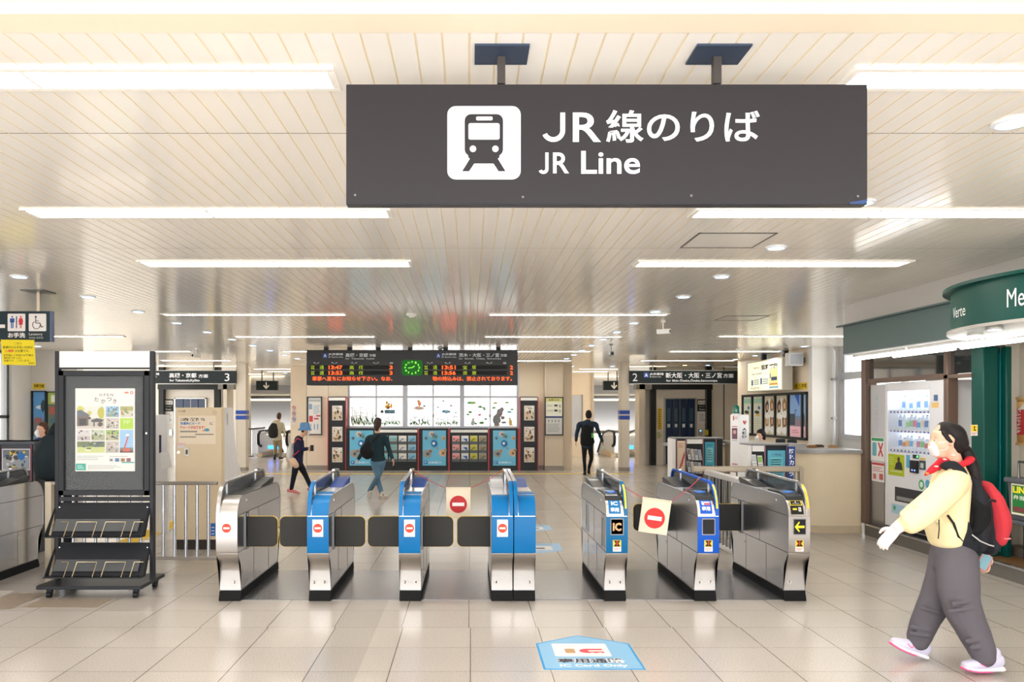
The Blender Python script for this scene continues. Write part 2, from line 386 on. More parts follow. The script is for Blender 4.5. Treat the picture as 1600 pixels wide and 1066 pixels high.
# left flank
XL = -9.6
lb = MB(WALLW); lb.box(XL-.3, XL, -1.2, 9.5, 0, CEIL); lb.box(XL-.3, XL, 9.5, 16.8, 0, .95); lb.box(XL-.3, XL, 16.8, 17.5, 0, CEIL); lb.box(XL-.3, XL, 9.5, 16.8, 2.92, CEIL)
lb.build('wall_left', kind='structure')
MB(mat((205, 200, 192), noise=.02)).box(XL, X(120, 17.5), 17.5, 17.8, 0, CEIL).build('wall_left_return', kind='structure')
fw = MB(STEELD)
for y in (9.55, 11.3, 13.05, 14.8, 16.35, 16.74): fw.box(XL-.2, XL-.08, y-.04, y+.04, .95, 2.92)
for z in (.97, 1.55, 2.9): fw.box(XL-.2, XL-.08, 9.5, 16.8, z-.03, z+.03)
fo = fw.build('window_1', kind='structure')
MB(glass()).box(XL-.15, XL-.14, 9.5, 16.8, .95, 2.92).build('window_glass', fo)
# right flank beyond the shop
XR = 7.1
MB(CREAM).box(XR, XR+.3, 16.8, 21.25, 0, CEIL).box(XR+.3, 8.6, 21.0, 21.25, 0, CEIL).box(8.5, 8.8, 21.25, 24.6, 0, CEIL).build('wall_right', kind='structure')  # last box is an unseen closing wall, added against sky light leaking in
MB(WALLW).box(XR, 7.95, 16.62, 16.8, 0, CEIL).build('wall_right_return', kind='structure')
XW = 7.64
rw = MB(mat((196, 196, 196))); rw.box(XW, XW+.2, 10.9, 16.62, 0, 1.1); rw.box(XW, XW+.2, 16.5, 16.62, 1.1, CEIL); rw.build('wall_right_low', kind='structure')
fw = MB(mat((188, 190, 194), rough=.35, metal=.4))
for y in (16.42, 15.35, 14.2, 13.0, 11.8): fw.box(XW+.02, XW+.12, y-.035, y+.035, 1.1, CEIL)
for z, t in ((1.14, .05), (2.38, .07)): fw.box(XW-.02, XW+.14, 10.9, 16.5, z-t, z+t)
fo = fw.build('window_2', kind='structure')
MB(glass()).box(XW+.06, XW+.07, 10.9, 16.5, 1.1, CEIL).build('window_glass', fo)
o = thing('conduit_pipe', 'thin grey vertical pipe beside the right hand window', 'pipe', (7.6, 16.5, 0))
MB(mat((205, 205, 208), rough=.3)).tube([(7.5, 16.5, 0), (7.5, 16.5, 2.9), (7.46, 16.54, 2.97)], .03).build('pipe', o)
MB(STEELD).box(7.45, 7.55, 16.45, 16.53, 1.5, 1.54).box(7.45, 7.55, 16.45, 16.53, 2.3, 2.34).build('clamp', o)
# elevator fronts
YE = 24.5
for sx, c0, c1, nm in ((1, 1014.5, 1023, 'east'), (-1, 346, 337.5, 'west')):
    w = MB(mat((226, 218, 204), noise=.02))
    if sx > 0: w.box(X(1022, YE), X(1153, YE)+.5, YE, YE+.3, 0, CEIL); w.box(X(1130, YE), X(1132, YE), YE-.01, YE, 0, CEIL, STEELD)
    else: w.box(X(60, YE), X(338, YE), YE, YE+.3, 0, CEIL)
    w.build('wall_elevator_'+nm, kind='structure')
    a = MB(mat((202, 194, 182), rough=.35, noise=.03))
    xa, xb = (X(989, YE+.6), X(1016, YE)) if sx > 0 else (X(369, YE+.6), X(345, YE))
    for q in range(2):
        u0 = xa+(xb-xa)*q/2; u1 = xa+(xb-xa)*(q+1)/2-.03*sx
        a.add([(u0, YE-.35*(1-q), 0), (u1, YE-.35*(1-q)-.0, 0), (u1, YE+.3, 0), (u0, YE+.3, 0), (u0, YE-.35*(1-q), 2.55), (u1, YE-.35*(1-q), 2.55), (u1, YE+.3, 2.55), (u0, YE+.3, 2.55)],
              [(0, 3, 2, 1), (4, 5, 6, 7), (0, 1, 5, 4), (1, 2, 6, 5), (2, 3, 7, 6), (3, 0, 4, 7)])
    a.build('wall_elevator_panels_'+nm, kind='structure')
# ---------- recessed light strips ----------
DIFF = glow((255, 250, 240), LIGHT); FRAME = mat((244, 240, 232), rough=.35, noise=.01, name='light_frame')
def strip(x0, x1, y0, y1, label, group):
    t = thing('ceiling_light', label, 'ceiling light', ((x0+x1)/2, (y0+y1)/2, CEIL-.012), group=group)
    b = MB(FRAME)
    b.box(x0, x1, y0, y0+.03, CEIL-.012, CEIL+.005); b.box(x0, x1, y1-.03, y1, CEIL-.012, CEIL+.005)
    b.box(x0, x0+.03, y0+.03, y1-.03, CEIL-.012, CEIL+.005); b.box(x1-.03, x1, y0+.03, y1-.03, CEIL-.012, CEIL+.005)
    xm = (x0+x1)/2; b.box(xm-.008, xm+.008, y0+.03, y1-.03, CEIL-.012, CEIL+.005)
    b.build('frame', t, bevel=.002)
    MB(DIFF).box(x0+.03, x1-.03, y0+.03, y1-.03, CEIL-.008, CEIL+.004).build('diffuser', t)
ORD = ['nearest', 'second', 'third', 'fourth', 'fifth', 'sixth', 'seventh', 'eighth', 'ninth', 'tenth', 'eleventh', 'twelfth', 'thirteenth', 'fourteenth', 'fifteenth', 'sixteenth', 'seventeenth']
G1 = 'long recessed strips over the ticket gates'; G2 = 'long recessed strips over the hall'
for k, (y0, y1) in enumerate(((3.03, 3.24), (5.17, 5.40), (6.97, 7.25))):
    strip(-2.92, -.52, y0, y1, ORD[k]+' white light strip in the left row over the ticket gates', G1)
    strip(1.46, 3.88, y0, y1, ORD[k]+' white light strip in the right row over the ticket gates', G1)
for k, y in enumerate((10.82, 14.15, 17.75, 21.2)):
    strip(-4.2, -1.69, y, y+.2, ORD[k]+' light strip in the centre left row over the hall', G2)
    strip(.24, 2.7, y, y+.2, ORD[k]+' light strip in the centre right row over the hall', G2)
for k, (y, a, b_) in enumerate(((14.05, 4.38, 6.85), (17.75, 4.43, 6.93), (21.1, 4.49, 7.0))):
    strip(a, b_, y, y+.2, ORD[k]+' light strip in the far right row near the station office', G2)
    strip(-8.5+.15*k, -6.13-.1*k, y, y+.2, ORD[k]+' light strip in the far left row beyond the poster stand', G2)
WARM = glow((255, 236, 196), LIGHT*.5)
for k, (py, a, b_) in enumerate(((571.6, 244, 368), (576, 397, 459), (580, 419, 475), (584, 384, 410), (587.5, 384, 443))):
    for side in (0, 1):
        y = YC(py); pa, pb = (a, b_) if side == 0 else (2*CX+0-b_-58, 2*CX-a-58)
        if side == 1: pa, pb = ((983, 1040), (907, 965), (896, 950), (0, 0), (926, 967))[k]
        if pb <= pa: continue
        t = thing('ceiling_light', ORD[k]+' warm strip light in the corridor ceiling before the '+('left' if side == 0 else 'right')+' stairs', 'ceiling light', (X((pa+pb)/2, y), y, CEIL-.02), group='warm strips in the stair corridors')
        MB(WARM).box(X(pa, y), X(pb, y), y-.08, y+.08, CEIL-.02, CEIL+.003).build('diffuser', t)
        MB(FRAME).box(X(pa, y)-.03, X(pb, y)+.03, y-.1, y-.08, CEIL-.02, CEIL+.003).box(X(pa, y)-.03, X(pb, y)+.03, y+.08, y+.1, CEIL-.02, CEIL+.003).build('frame', t)
# ---------- downlights ----------
DL = glow((150, 205, 255), 9); RIM = mat((236, 240, 246), rough=.25, noise=0, name='downlight_rim')
def down(x, y, label, group, r=.085, warm=False):
    t = thing('downlight', label, 'downlight', (x, y, CEIL-.012), group=group, local=True)
    b = MB(RIM); n = 28; b.lathe((0, 0, 0), [(r, .014), (r, .004), (r-.008, 0), (r-.02, 0), (r-.022, .008)], n=n); b.build('rim', t)
    MB(glow((255, 225, 140), 8) if warm else DL).lathe((0, 0, 0), [(r-.024, .002), (r-.024, .006)], n=n).build('lamp', t)
for k in range(15):
    if k in (13,): continue
    down(2.45, 3.62+1.395*k, ORD[k]+' round bluish downlight in the line right of the hanging sign', 'downlights in the right line')
for k in range(-2, 15):
    down(-4.4, 3.62+1.395*k+0, ORD[k+2]+' round bluish downlight in the line above the left gates', 'downlights in the left line')
for k in range(4):
    down(6.85, 16.4+1.42*k, ORD[k]+' bluish downlight in front of the station office posters', 'downlights by the office')
    down(-8.87, 16.4+1.42*k, ORD[k]+' bluish downlight at the far left wall', 'downlights by the left wall')
down(X(955, 24.1)+0, YC(572), 'bluish downlight in the right corridor ceiling before the arrow sign', 'downlights by the stairs')
down(X(894, 23.9), YC(572), 'bluish downlight in the right corridor next to the pier', 'downlights by the stairs')
down(X(1103, 23.6), 23.4, 'bluish downlight above the right elevator doors', 'downlights by the elevators')
down(X(1070, 23.4), 23.4, 'yellow downlight above the right elevator doors', 'yellow downlights by the elevators', warm=True)
down(X(253, 23.4), 23.4, 'bluish downlight above the left elevator doors', 'downlights by the elevators')
down(X(287, 23.4), 23.4, 'yellow downlight above the left elevator doors', 'yellow downlights by the elevators', warm=True)
down(X(446, 28.5), 28.5, 'bluish downlight in the left corridor behind the arrow sign', 'downlights by the stairs')
# ---------- access hatches ----------
for lab, x0, x1, y0, y1 in (('square ceiling access hatch with dark edges right of the hanging sign', 1.68, 2.26, 5.88, 6.41), ('far ceiling access hatch right of the hall centre', 3.55, 4.15, 11.1, 11.65)):
    t = thing('access_hatch', lab, 'hatch', ((x0+x1)/2, (y0+y1)/2, CEIL-.006))
    b = MB(mat((96, 92, 86), rough=.4, noise=0)); w = .012
    b.box(x0, x1, y0, y0+w, CEIL-.006, CEIL+.004); b.box(x0, x1, y1-w, y1, CEIL-.006, CEIL+.004)
    b.box(x0, x0+w, y0, y1, CEIL-.006, CEIL+.004); b.box(x1-w, x1, y0, y1, CEIL-.006, CEIL+.004); b.build('frame', t)
    MB(cm).box(x0+w, x1-w, y0+w, y1-w, CEIL-.003, CEIL+.004).build('panel', t)
# ---------- small ceiling devices ----------
def camera(px, py, Y, label, ang=0.4, drop=.12, c=WHITE, k=1.0):
    t = thing('security_camera', label, 'camera', (X(px, Y), Y, CEIL-drop-.06), local=True); d = drop+.06
    MB(c).cyl((0, 0, .04), (0, 0, d), .008*k).lathe((0, 0, d-.02), [(.03*k, 0), (.035*k, .02)]).build('mount', t)
    MB(c).box(-.035*k, .035*k, -.11*k, .09*k, -.03*k, .04*k).rot(ang).build('housing', t, bevel=.008)
    MB(BLACK).cyl((0, -.112*k, .003), (0, -.1*k, .003), .026*k).rot(ang).build('lens', t)
camera(1036, 517, 11.75, 'white box camera hanging from the ceiling right of centre', .9, .1)
camera(955, 548, 16.0, 'small dark camera on a stem right of the departure board', 0, .13, STEELD, 1.1)
camera(307, 551, 17.0, 'small white camera above the left platform sign', -.4, .1, WHITE, 1.1)
for px, py, Y, lab in ((643, 489, 10.9, 'white smoke detector dome left of the centre strip light'), (1155, 546, 17.2, 'white ceiling dome near the station office'), (688, 544, 16.9, 'white ceiling dome above the departure board')):
    t = thing('smoke_detector', lab, 'detector', (X(px, Y), Y, CEIL-.05), local=True)
    MB(WHITE).lathe((0, 0, 0), [(.02, 0), (.04, .01), (.05, .028), (.075, .034), (.075, .05)]).build('dome', t); MB(BLACK).lathe((0, 0, -.004), [(.008, 0), (.01, .005)]).build('sensor', t)
# ---------- ticket gates ----------
GP_F = [(.02, .09), (.02, .26), (.015, .30), (-.005, .34), (-.045, .38), (-.075, .42), (-.088, .46), (-.092, .60), (-.092, .76), (-.086, .80), (-.066, .85), (-.03, .89), (.02, .92), (.07, .93)]
L_ = 1.40
GP = GP_F + [(L_-y, z) for y, z in GP_F[::-1]]
def seg(pts, z0, z1):
    out = []
    for (y0, a), (y1, b) in zip(pts, pts[1:]):
        lo, hi = max(a, z0), min(b, z1)
        if hi <= lo: continue
        f0 = (lo-a)/(b-a); f1 = (hi-a)/(b-a)
        p0 = (y0+(y1-y0)*f0, lo); p1 = (y0+(y1-y0)*f1, hi)
        if not out: out.append(p0)
        out.append(p1)
    return out
def offs(pts, d):
    out = []
    for i, p in enumerate(pts):
        a = Vector(pts[max(i-1, 0)]); b = Vector(pts[min(i+1, len(pts)-1)]); t = (b-a).normalized(); out.append((p[0]-t.y*d, p[1]+t.x*d))
    return out
def band(pts, x0, x1, th, m, back=False):
    o = offs(pts, th); poly = [(y, z) for y, z in pts] + o[::-1]
    if back: poly = [(L_-y, z) for y, z in poly]
    return MB(m).prism(poly, 'x', x0, x1)
W = .095
def arc(cy, cz, r, a0, a1, n=8): return [(cy+r*math.cos(math.radians(a0+(a1-a0)*i/n)), cz+r*math.sin(math.radians(a0+(a1-a0)*i/n))) for i in range(n+1)]
def face_pt(z):
    for (y0, a), (y1, b) in zip(GP_F, GP_F[1:]):
        if a <= z <= b: return y0+(y1-y0)*(z-a)/(b-a)
    return .02
def gate(cx, y0, label, side, col, topcol, nums, flaps, extras, deck):
    """side: -1 glass screen on the left, +1 on the right; flaps: list of (side, 'front'|'rear')"""
    t = thing('ticket_gate', label, 'ticket gate', (cx, y0, 0), group='automatic ticket gates', local=True)
    b = MB(STEEL); b.prism(GP, 'x', -W+.004, W-.004)
    dk = mat((70, 70, 72), rough=.5, noise=0)
    for sx in (-1, 1):
        xx = sx*(W-.004)
        for z in (.44, .765): b.box(xx-.0015, xx+.0015, .0-.07, L_+.07, z-.003, z+.003, dk)
        for yy in (.45, 1.0): b.box(xx-.0015, xx+.0015, yy-.0025, yy+.0025, .1, .44, dk)
        b.box(xx-.0015, xx+.0015, .62, .625, .44, .765, dk)
        b.box(xx-.003, xx+.003, .20, .225, .865, .882, CHROME); b.box(xx-.004, xx+.004, .207, .219, .868, .879, BLACK)
        b.box(xx-.003, xx+.003, 1.02, 1.045, .35, .37, CHROME); b.box(xx-.004, xx+.004, 1.027, 1.039, .353, .366, BLACK)
    b.build('body', t, bevel=.003)
    k = MB(RUBBER); k.prism([(-.01, 0), (L_+.01, 0), (L_+.01, .02), (L_-.015, .085), (.015, .085), (-.01, .02)], 'x', -W-.002, W+.002)
    k.box(-W-.001, W+.001, .02, L_-.02, .085, .095, STEELD); k.build('kick_plate', t, bevel=.004)
    for bk, nm in ((False, ''), (True, 'rear_')):
        band(seg(GP_F, .095, .436), -W, W, .004, STEELH, bk).build(nm+'lower_panel', t, bevel=.002)
        band(seg(GP_F, .440, .762), -W, W, .004, col if not bk else STEELH, bk).build(nm+'middle_panel', t, bevel=.002)
        pts = [p for p in GP_F if p[1] >= .80]; pts = [(GP_F[8][0], .767)] + pts
        xa, xb = (-W+.038, W) if side < 0 else (-W, W-.038)
        band(pts, xa+.001, xb-.001, .004, topcol if not bk else STEELH, bk).build(nm+'upper_panel', t, bevel=.002)
    # glass screen
    xa, xb = (-W, -W+.034) if side < 0 else (W-.034, W)
    out = [(-.096, .767), (-.09, .83), (-.072, .90)] + [(-.03, .975), (.04, 1.03), (.13, 1.055)] + [(L_-.12, 1.075)] + arc(L_-.02, .975, .1, 80, 0, 7) + [(L_+.08, .9), (L_+.085, .85)]
    inn = [(y+.02 if i < 5 else (y if i < 7 else y-.02), z-.006 if i < 3 else z-.02) for i, (y, z) in enumerate(out)]
    inn[0] = (-.07, .767); inn[-1] = (L_+.062, .85)
    n = len(out); half = 7
    def ribbon(i0, i1, m, nm):
        MB(m).prism(out[i0:i1+1] + inn[i0:i1+1][::-1], 'x', xa, xb).build(nm, t, bevel=.003)
    ribbon(0, 5, extras.get('frame_front', col), 'screen_frame'); ribbon(5, n-1, extras.get('frame_top', STEEL), 'screen_frame')
    xm = (xa+xb)/2
    MB(glass((70, 78, 86), .55, .05, 'smoked_glass')).prism(inn[1:] + [(L_+.06, .8), (-.06, .8)], 'x', xm-.003, xm+.003).build('screen_glass', t)
    MB(STEEL).box(xm-.01, xm+.01, .16, .172, .9, 1.052).build('screen_post', t); MB(STEEL).box(xm-.01, xm+.01, 1.12, 1.132, .9, 1.062).build('screen_post', t)
    lt = MB(CHROME); lt.box(xm-.014, xm+.014, L_-.24, L_-.12, 1.07, 1.083); lt.box(xm-.008, xm+.008, L_-.22, L_-.14, 1.083, 1.086, mat((60, 62, 66))); lt.build('status_light', t, bevel=.003)
    # deck
    xa, xb = (-W+.036, W-.002) if side < 0 else (-W+.002, W-.036)
    d = MB(deck[0]); d.box(xa, xb, .10, L_-.10, .93, .938); d.build('deck', t, bevel=.003)
    d2 = MB(deck[1]); d2.prism([(.74, .938), (1.22, .938), (1.26, .99), (1.22, 1.0), (1.05, .985), (.80, .95)], 'x', xa+.01, xb-.01); d2.build('ticket_slot_cover', t, bevel=.004)
    if deck[2]:
        d3 = MB(deck[2]); d3.prism([(-.035, .895), (.13, .938), (.42, .938), (.42, .955), (.14, .966), (-.01, .935)], 'x', xa+.004, xb-.004); d3.build('reader_panel', t, bevel=.004)
        q = MB(mat((60, 120, 200), rough=.25, noise=0, coat=.5)); q.lathe(((xa+xb)/2, .12, .957), [(.052, 0), (.052, .006), (.045, .009)]); q.rot(.10, 'X', (0, .12, .957)); q.build('card_reader', t)
    if extras.get('tray'):
        MB(BLUE).box(xa+.004, xb-.004, .10, .24, .938, .948).build('blue_deck_edge', t)
        MB(mat((230, 235, 240), rough=.12, metal=.4)).box(xa+.008, xb-.008, .26, .68, .938, .943).build('deck_window', t)
    # prints on the front: no entry stickers, numbers, warning labels
    def fs(z): return Sheet((0, face_pt(z)-.0055, 0), (1, 0, 0), (0, 0, 1), .0008)
    if extras.get('noentry'):
        u = (.0 if not extras.get('wide') else 0); s = fs(.6); s.slab(-.047+u, .585, .047+u, .735, .001, ink((246, 244, 240))); no_entry(s, u, .66, .04); s.build('no_entry_sticker', t)
    s = fs(.16); 
    for n_, u in nums:
        s.circ(u, .165, .021, (206, 202, 196), 1); s.text(n_, u-.0075, .152, u+.0075, .178, (24, 24, 24), 2, .03)
    s.build('lane_number', t)
    if extras.get('warn'):
        s = fs(.5); s.slab(-.036, .455, .036, .56, .001, ink((246, 244, 238))); s.rect(-.034, .495, .034, .556, (240, 200, 20), 1)
        s.poly([(-.03, .552), (.03, .552), (.012, .526), (.03, .50), (-.03, .50), (-.012, .526)], (40, 40, 36), 2); s.line(0, .51, 0, .548, .01, (214, 60, 30), 3)
        s.lines(-.03, .487, .03, .462, 2, (205, 80, 90), seed=4); s.build('warning_label', t)
    if extras.get('display'):
        s = fs(.65); s.rr(-.058, .60, .058, .745, .008, (150, 152, 156), 1); s.rect(-.051, .608, .051, .737, (38, 38, 40), 2)
        if extras['display'] == 'IC': s.rect(-.051, .608, .051, .737, (108, 106, 108), 2); s.text('IC', -.038, .635, .038, .708, (206, 168, 120), 3, .045)
        if extras['display'] == 'arrow': s.poly([(-.045, .672), (-.005, .72), (-.0, .706), (-.018, .683), (.042, .683), (.042, .661), (-.018, .661), (0, .638), (-.005, .624)], mat((190, 178, 40), emit=.5, noise=0), 3)
        s.build('display', t)
    o_ = (.018 if side < 0 else -.018)
    def curved(items):   # prints on the curved upper panel, one strip following the profile
        pts = offs([p for p in GP_F if p[1] >= .76 and p[1] <= .931], .0058); pts = [pts[i] for i in range(len(pts))]
        L = [0]
        for a, b in zip(pts, pts[1:]): L.append(L[-1]+math.hypot(b[0]-a[0], b[1]-a[1]))
        def mp(u, v, k):
            for i in range(len(pts)-1):
                if v <= L[i+1] or i == len(pts)-2:
                    f = (v-L[i])/(L[i+1]-L[i]); y = pts[i][0]+(pts[i+1][0]-pts[i][0])*f; z = pts[i][1]+(pts[i+1][1]-pts[i][1])*f
                    return (u, y-.0007*k, z+.0005*k)
        b = MB(WHITE)
        for it in items:
            if it[0] == 'r':
                _, u0, v0, u1, v1, c, k = it; n = 6
                for i in range(n):
                    a, e = v0+(v1-v0)*i/n, v0+(v1-v0)*(i+1)/n; b.add([mp(u0, a, k), mp(u1, a, k), mp(u1, e, k), mp(u0, e, k)], [(0, 1, 2, 3)], ink(c) if isinstance(c, tuple) else c)
            else:
                _, s_, u0, v0, u1, v1, c, k = it; vs, fs_ = text_geo(s_, .035 if len(s_) < 4 else .02, 2)
                xs = [q[0] for q in vs]; ys = [q[1] for q in vs]
                b.add([mp(u0+(x-min(xs))/(max(xs)-min(xs))*(u1-u0), v0+(y-min(ys))/(max(ys)-min(ys))*(v1-v0), k) for x, y in vs], fs_, ink(c))
        return b
    e = extras.get('label')
    if e == 'IC':
        curved([('r', -.052+o_, .025, .052+o_, .155, BLUE, 1), ('t', 'IC', -.028+o_, .10, .03+o_, .142, (245, 248, 250), 3), ('t', '専用', -.036+o_, .04, .036+o_, .08, (245, 248, 250), 3)]).build('lane_label', t, smooth=0, fix=False)
    if e == 'IC2':
        curved([('r', -.052+o_, .025, .052+o_, .155, BLUE2, 1), ('r', -.03+o_, .105, -.012+o_, .14, (232, 236, 240), 2), ('r', -.006+o_, .105, .04+o_, .13, (224, 80, 90), 2), ('r', -.006+o_, .13, .04+o_, .14, (240, 240, 240), 2), ('t', '専用', -.036+o_, .05, .036+o_, .09, (245, 248, 250), 3)]).build('lane_label', t, smooth=0, fix=False)
    if e == 'slot':
        curved([('r', -.056+o_, .02, .056+o_, .16, (34, 34, 34), 1), ('r', -.052+o_, .10, .052+o_, .158, (226, 206, 30), 2), ('r', -.045+o_, .106, .045+o_, .15, (36, 36, 34), 3), ('r', -.03+o_, .118, .03+o_, .124, (150, 150, 150), 4), ('r', -.004+o_, .128, .004+o_, .146, (200, 200, 200), 4),
                ('r', -.036+o_, .058, .0+o_, .074, (226, 206, 30), 2), ('r', .014+o_, .045, .036+o_, .082, (235, 235, 232), 2), ('r', .022+o_, .05, .028+o_, .076, (40, 40, 40), 3)]).build('lane_label', t, smooth=0, fix=False)
    if extras.get('yellow'):
        pts = [(y-.0015, z+.001) for y, z in out[0:6]]; b = MB(mat((246, 206, 0), rough=.5, noise=0)); xm_ = (xa+xb)/2; c = (W-.017)*side
        for i in range(1, 4):
            (y0_, z0_), (y1_, z1_) = pts[i], pts[i+1]; b.quad((c-.008, y0_, z0_), (c+.008, y0_, z0_), (c+.008, y1_, z1_), (c-.008, y1_, z1_))
        b.build('yellow_strip', t, smooth=0)
    # flaps
    for sd, wh in flaps:
        yy = .20 if wh == 'front' else 1.16
        w0, w1 = .005, (.275 if sd > 0 else .30)
        h = MB(STEELD); h.box(sd*(W-.006), sd*(W+.006), yy-.05, yy+.05, .43, .77, mat((104, 104, 104), rough=.3, metal=.8, noise=0))
        for z in (.46, .53, .60, .67, .74): h.cyl((sd*(W+.006), yy, z-.014), (sd*(W+.006), yy, z+.014), .011)
        h.build('hinge', t)
        pl = rrect(0, .455, w1, .722, .045, 6); pl = [(max(u, 0), z) for u, z in pl]
        pl = [(u if u > .05 else u*.0+0, z) if u < .045 else (u, z) for u, z in pl]
        # square inner corners, rounded outer ones
        pl = [(0, .45), (0, .725)] + [(w1-.05+.05*math.sin(a), .675+.05*math.cos(a)) for a in [PI/2*i/6 for i in range(7)]] + [(w1-.05+.05*math.cos(a), .50-.05*math.sin(a)) for a in [PI/2*i/6 for i in range(7)]]
        f = MB(mat((48, 47, 45), rough=.55, noise=.02, name='flap_rubber')); f.prism([(sd*(W+.006+u), z) for u, z in pl], 'y', yy-.018, yy+.012); fo = f.build('flap', t, bevel=.006)
        e_ = MB(mat((232, 190, 40), rough=.5, noise=.02)); pe = [(u*1.0+.004 if u > .05 else u, .5875+(z-.5875)*1.022) for u, z in pl]
        e_.prism([(sd*(W+.006+u), z) for u, z in pe], 'y', yy-.004, yy+.006); e_.build('yellow_edge', fo)
    if extras.get('windows'):
        g = MB(mat((52, 60, 64), rough=.15, noise=0)); fr = MB(STEELD)
        for yy in (.02, 1.0):
            g.box(-W-.001, -W+.004, yy, yy+.12, .47, .72); fr.box(-W-.003, -W+.003, yy-.008, yy, .46, .76); fr.box(-W-.003, -W+.003, yy+.12, yy+.128, .46, .76)
            g.box(-W-.002, -W+.003, yy+.0, yy+.03, .735, .75, mat((200, 90, 60), noise=0))
        g.build('flap_recess', t); fr.build('recess_frame', t)
    return t
Y0 = 7.10
SIL = STEELH; DKD = mat((44, 46, 48), rough=.3, noise=.02, coat=.3); WD = mat((214, 220, 228), rough=.2, metal=.5, noise=.02)
BD = mat((0, 64, 150), rough=.4, noise=.02, spec=.3)
ne = dict(noentry=True)
gate(-2.135, Y0, 'plain stainless ticket gate with a no-entry sticker, left end of the row', -1, SIL, SIL, [('2', .038)], [(1, 'front')], dict(ne, frame_front=SIL), (DKD, mat((36, 38, 38), rough=.4), None))
gate(-1.336, Y0, 'blue ticket gate with no-entry sticker and flaps on both sides, numbered 2 and 3', -1, BLUE, BLUE, [('2', -.052), ('3', .04)], [(-1, 'front'), (1, 'front')], dict(ne, tray=True), (WD, BD, None))
gate(-.533, Y0, 'blue ticket gate with no-entry sticker left of the hanging no-entry board, numbered 3 and 4', -1, BLUE, BLUE, [('3', -.048), ('4', .048)], [(-1, 'front'), (1, 'front')], dict(ne, tray=True), (WD, BD, None))
gate(.281, Y0, 'blue ticket gate numbered 4 with no-entry sticker, left half of the double gate', 1, BLUE, BLUE, [('4', -.05)], [(-1, 'front')], dict(ne), (WD, WD, None))
gate(.478, Y0, 'blank blue ticket gate numbered 5, right half of the double gate', -1, BLUE, BLUE, [('5', .05)], [], dict(tray=True), (WD, BD, None))
gate(1.284, Y0, 'ticket gate with an IC display beside the open lane, numbered 5 and 6', 1, mat((0, 100, 150), rough=.4, noise=.02, spec=.3), SIL, [('5', -.045), ('6', .05)], [], dict(warn=True, display='IC', label='IC', yellow=True, windows=True, frame_front=mat((0, 100, 150), rough=.4, noise=.02, spec=.3)), (WD, DKD, DKD))
gate(2.085, Y0, 'strong blue card-only ticket gate with a black display, numbered 6 and 7', 1, BLUE2, SIL, [('6', -.045), ('7', .05)], [(-1, 'rear')], dict(warn=True, display='blank', label='IC2', yellow=True, frame_top=BLUE2), (WD, DKD, DKD))
gate(2.882, Y0, 'stainless ticket gate with a yellow arrow display, right end of the row', 1, SIL, SIL, [('7', -.045)], [(-1, 'rear')], dict(warn=True, display='arrow', label='slot', yellow=True, frame_front=SIL), (WD, DKD, DKD))
gate(-4.76, 7.25, 'dull stainless ticket gate alone at the far left edge beside the fence', -1, STEELD, STEELD, [('1', .04)], [], dict(frame_front=STEELD), (DKD, DKD, None))
# ---------- hanging no-entry boards ----------
def hang(label, cx, cy, z1, w, h, rz, tilt, ends, red):
    t = thing('no_entry_board', label, 'sign', (cx, cy, z1-h/2), group='hanging no-entry boards')
    c = (cx, cy, z1)
    R = Matrix.Rotation(tilt, 4, 'Y')
    U = R @ Vector((1, 0, 0)); V = R @ Vector((0, 0, 1)); O = Vector((cx, cy, z1))
    s = Sheet(O, U, V, .001); s.slab(-w/2, -h, w/2, 0, .004, mat((238, 224, 200), rough=.6, noise=.02)); no_entry(s, 0, -h*.55, w*.36, 1, red)
    s.build('board', t)
    s2 = MB(mat((226, 212, 184), rough=.5)); s2.box(-w/2-.004, w/2+.004, -.006, .008, -.012, .008); s2.rot(tilt, 'Y'); s2.move(O); s2.build('top_bar', t)
    for sg, e in zip((-1, 1), ends):
        a = O+U*(sg*w/2*.96); e = Vector(e); mid = (a+e)/2-Vector((0, 0, .012))
        MB(mat((196, 60, 84), rough=.7, noise=.1)).tube([e, (e+mid)/2-Vector((0, 0, .004)), mid, (a+mid)/2-Vector((0, 0, .004)), a], .0035, n=6).build('cord', t)
        MB(mat((150, 110, 60))).tube([e+Vector((0, 0, .004)), e*.86+a*.14+Vector((0, 0, .004))], .006, n=6).build('cord_end', t)
hang('beige hanging board with a red no-entry disc between the blue gates', -.117, 7.75, Z(763, 7.75), .235, .285, 0, 0, [(-.60, 8.2, 1.078), (.335, 8.2, 1.078)], (196, 28, 36))
hang('tilted beige board with a bright red no-entry disc hanging over lane six', 1.70, 7.28, Z(781, 7.28), .262, .31, 0, .14, [(1.363, 7.25, 1.03), (2.16, 7.5, 1.064)], (230, 44, 40))
SIGNB = mat((45, 43, 46), rough=.3, noise=.015, nscale=2, name='sign_charcoal')
DARKG = mat((30, 38, 40), rough=.35, noise=.01, name='sign_dark')
SW = (240, 242, 246)
LITW = mat((226, 226, 232), emit=.1, noise=0)
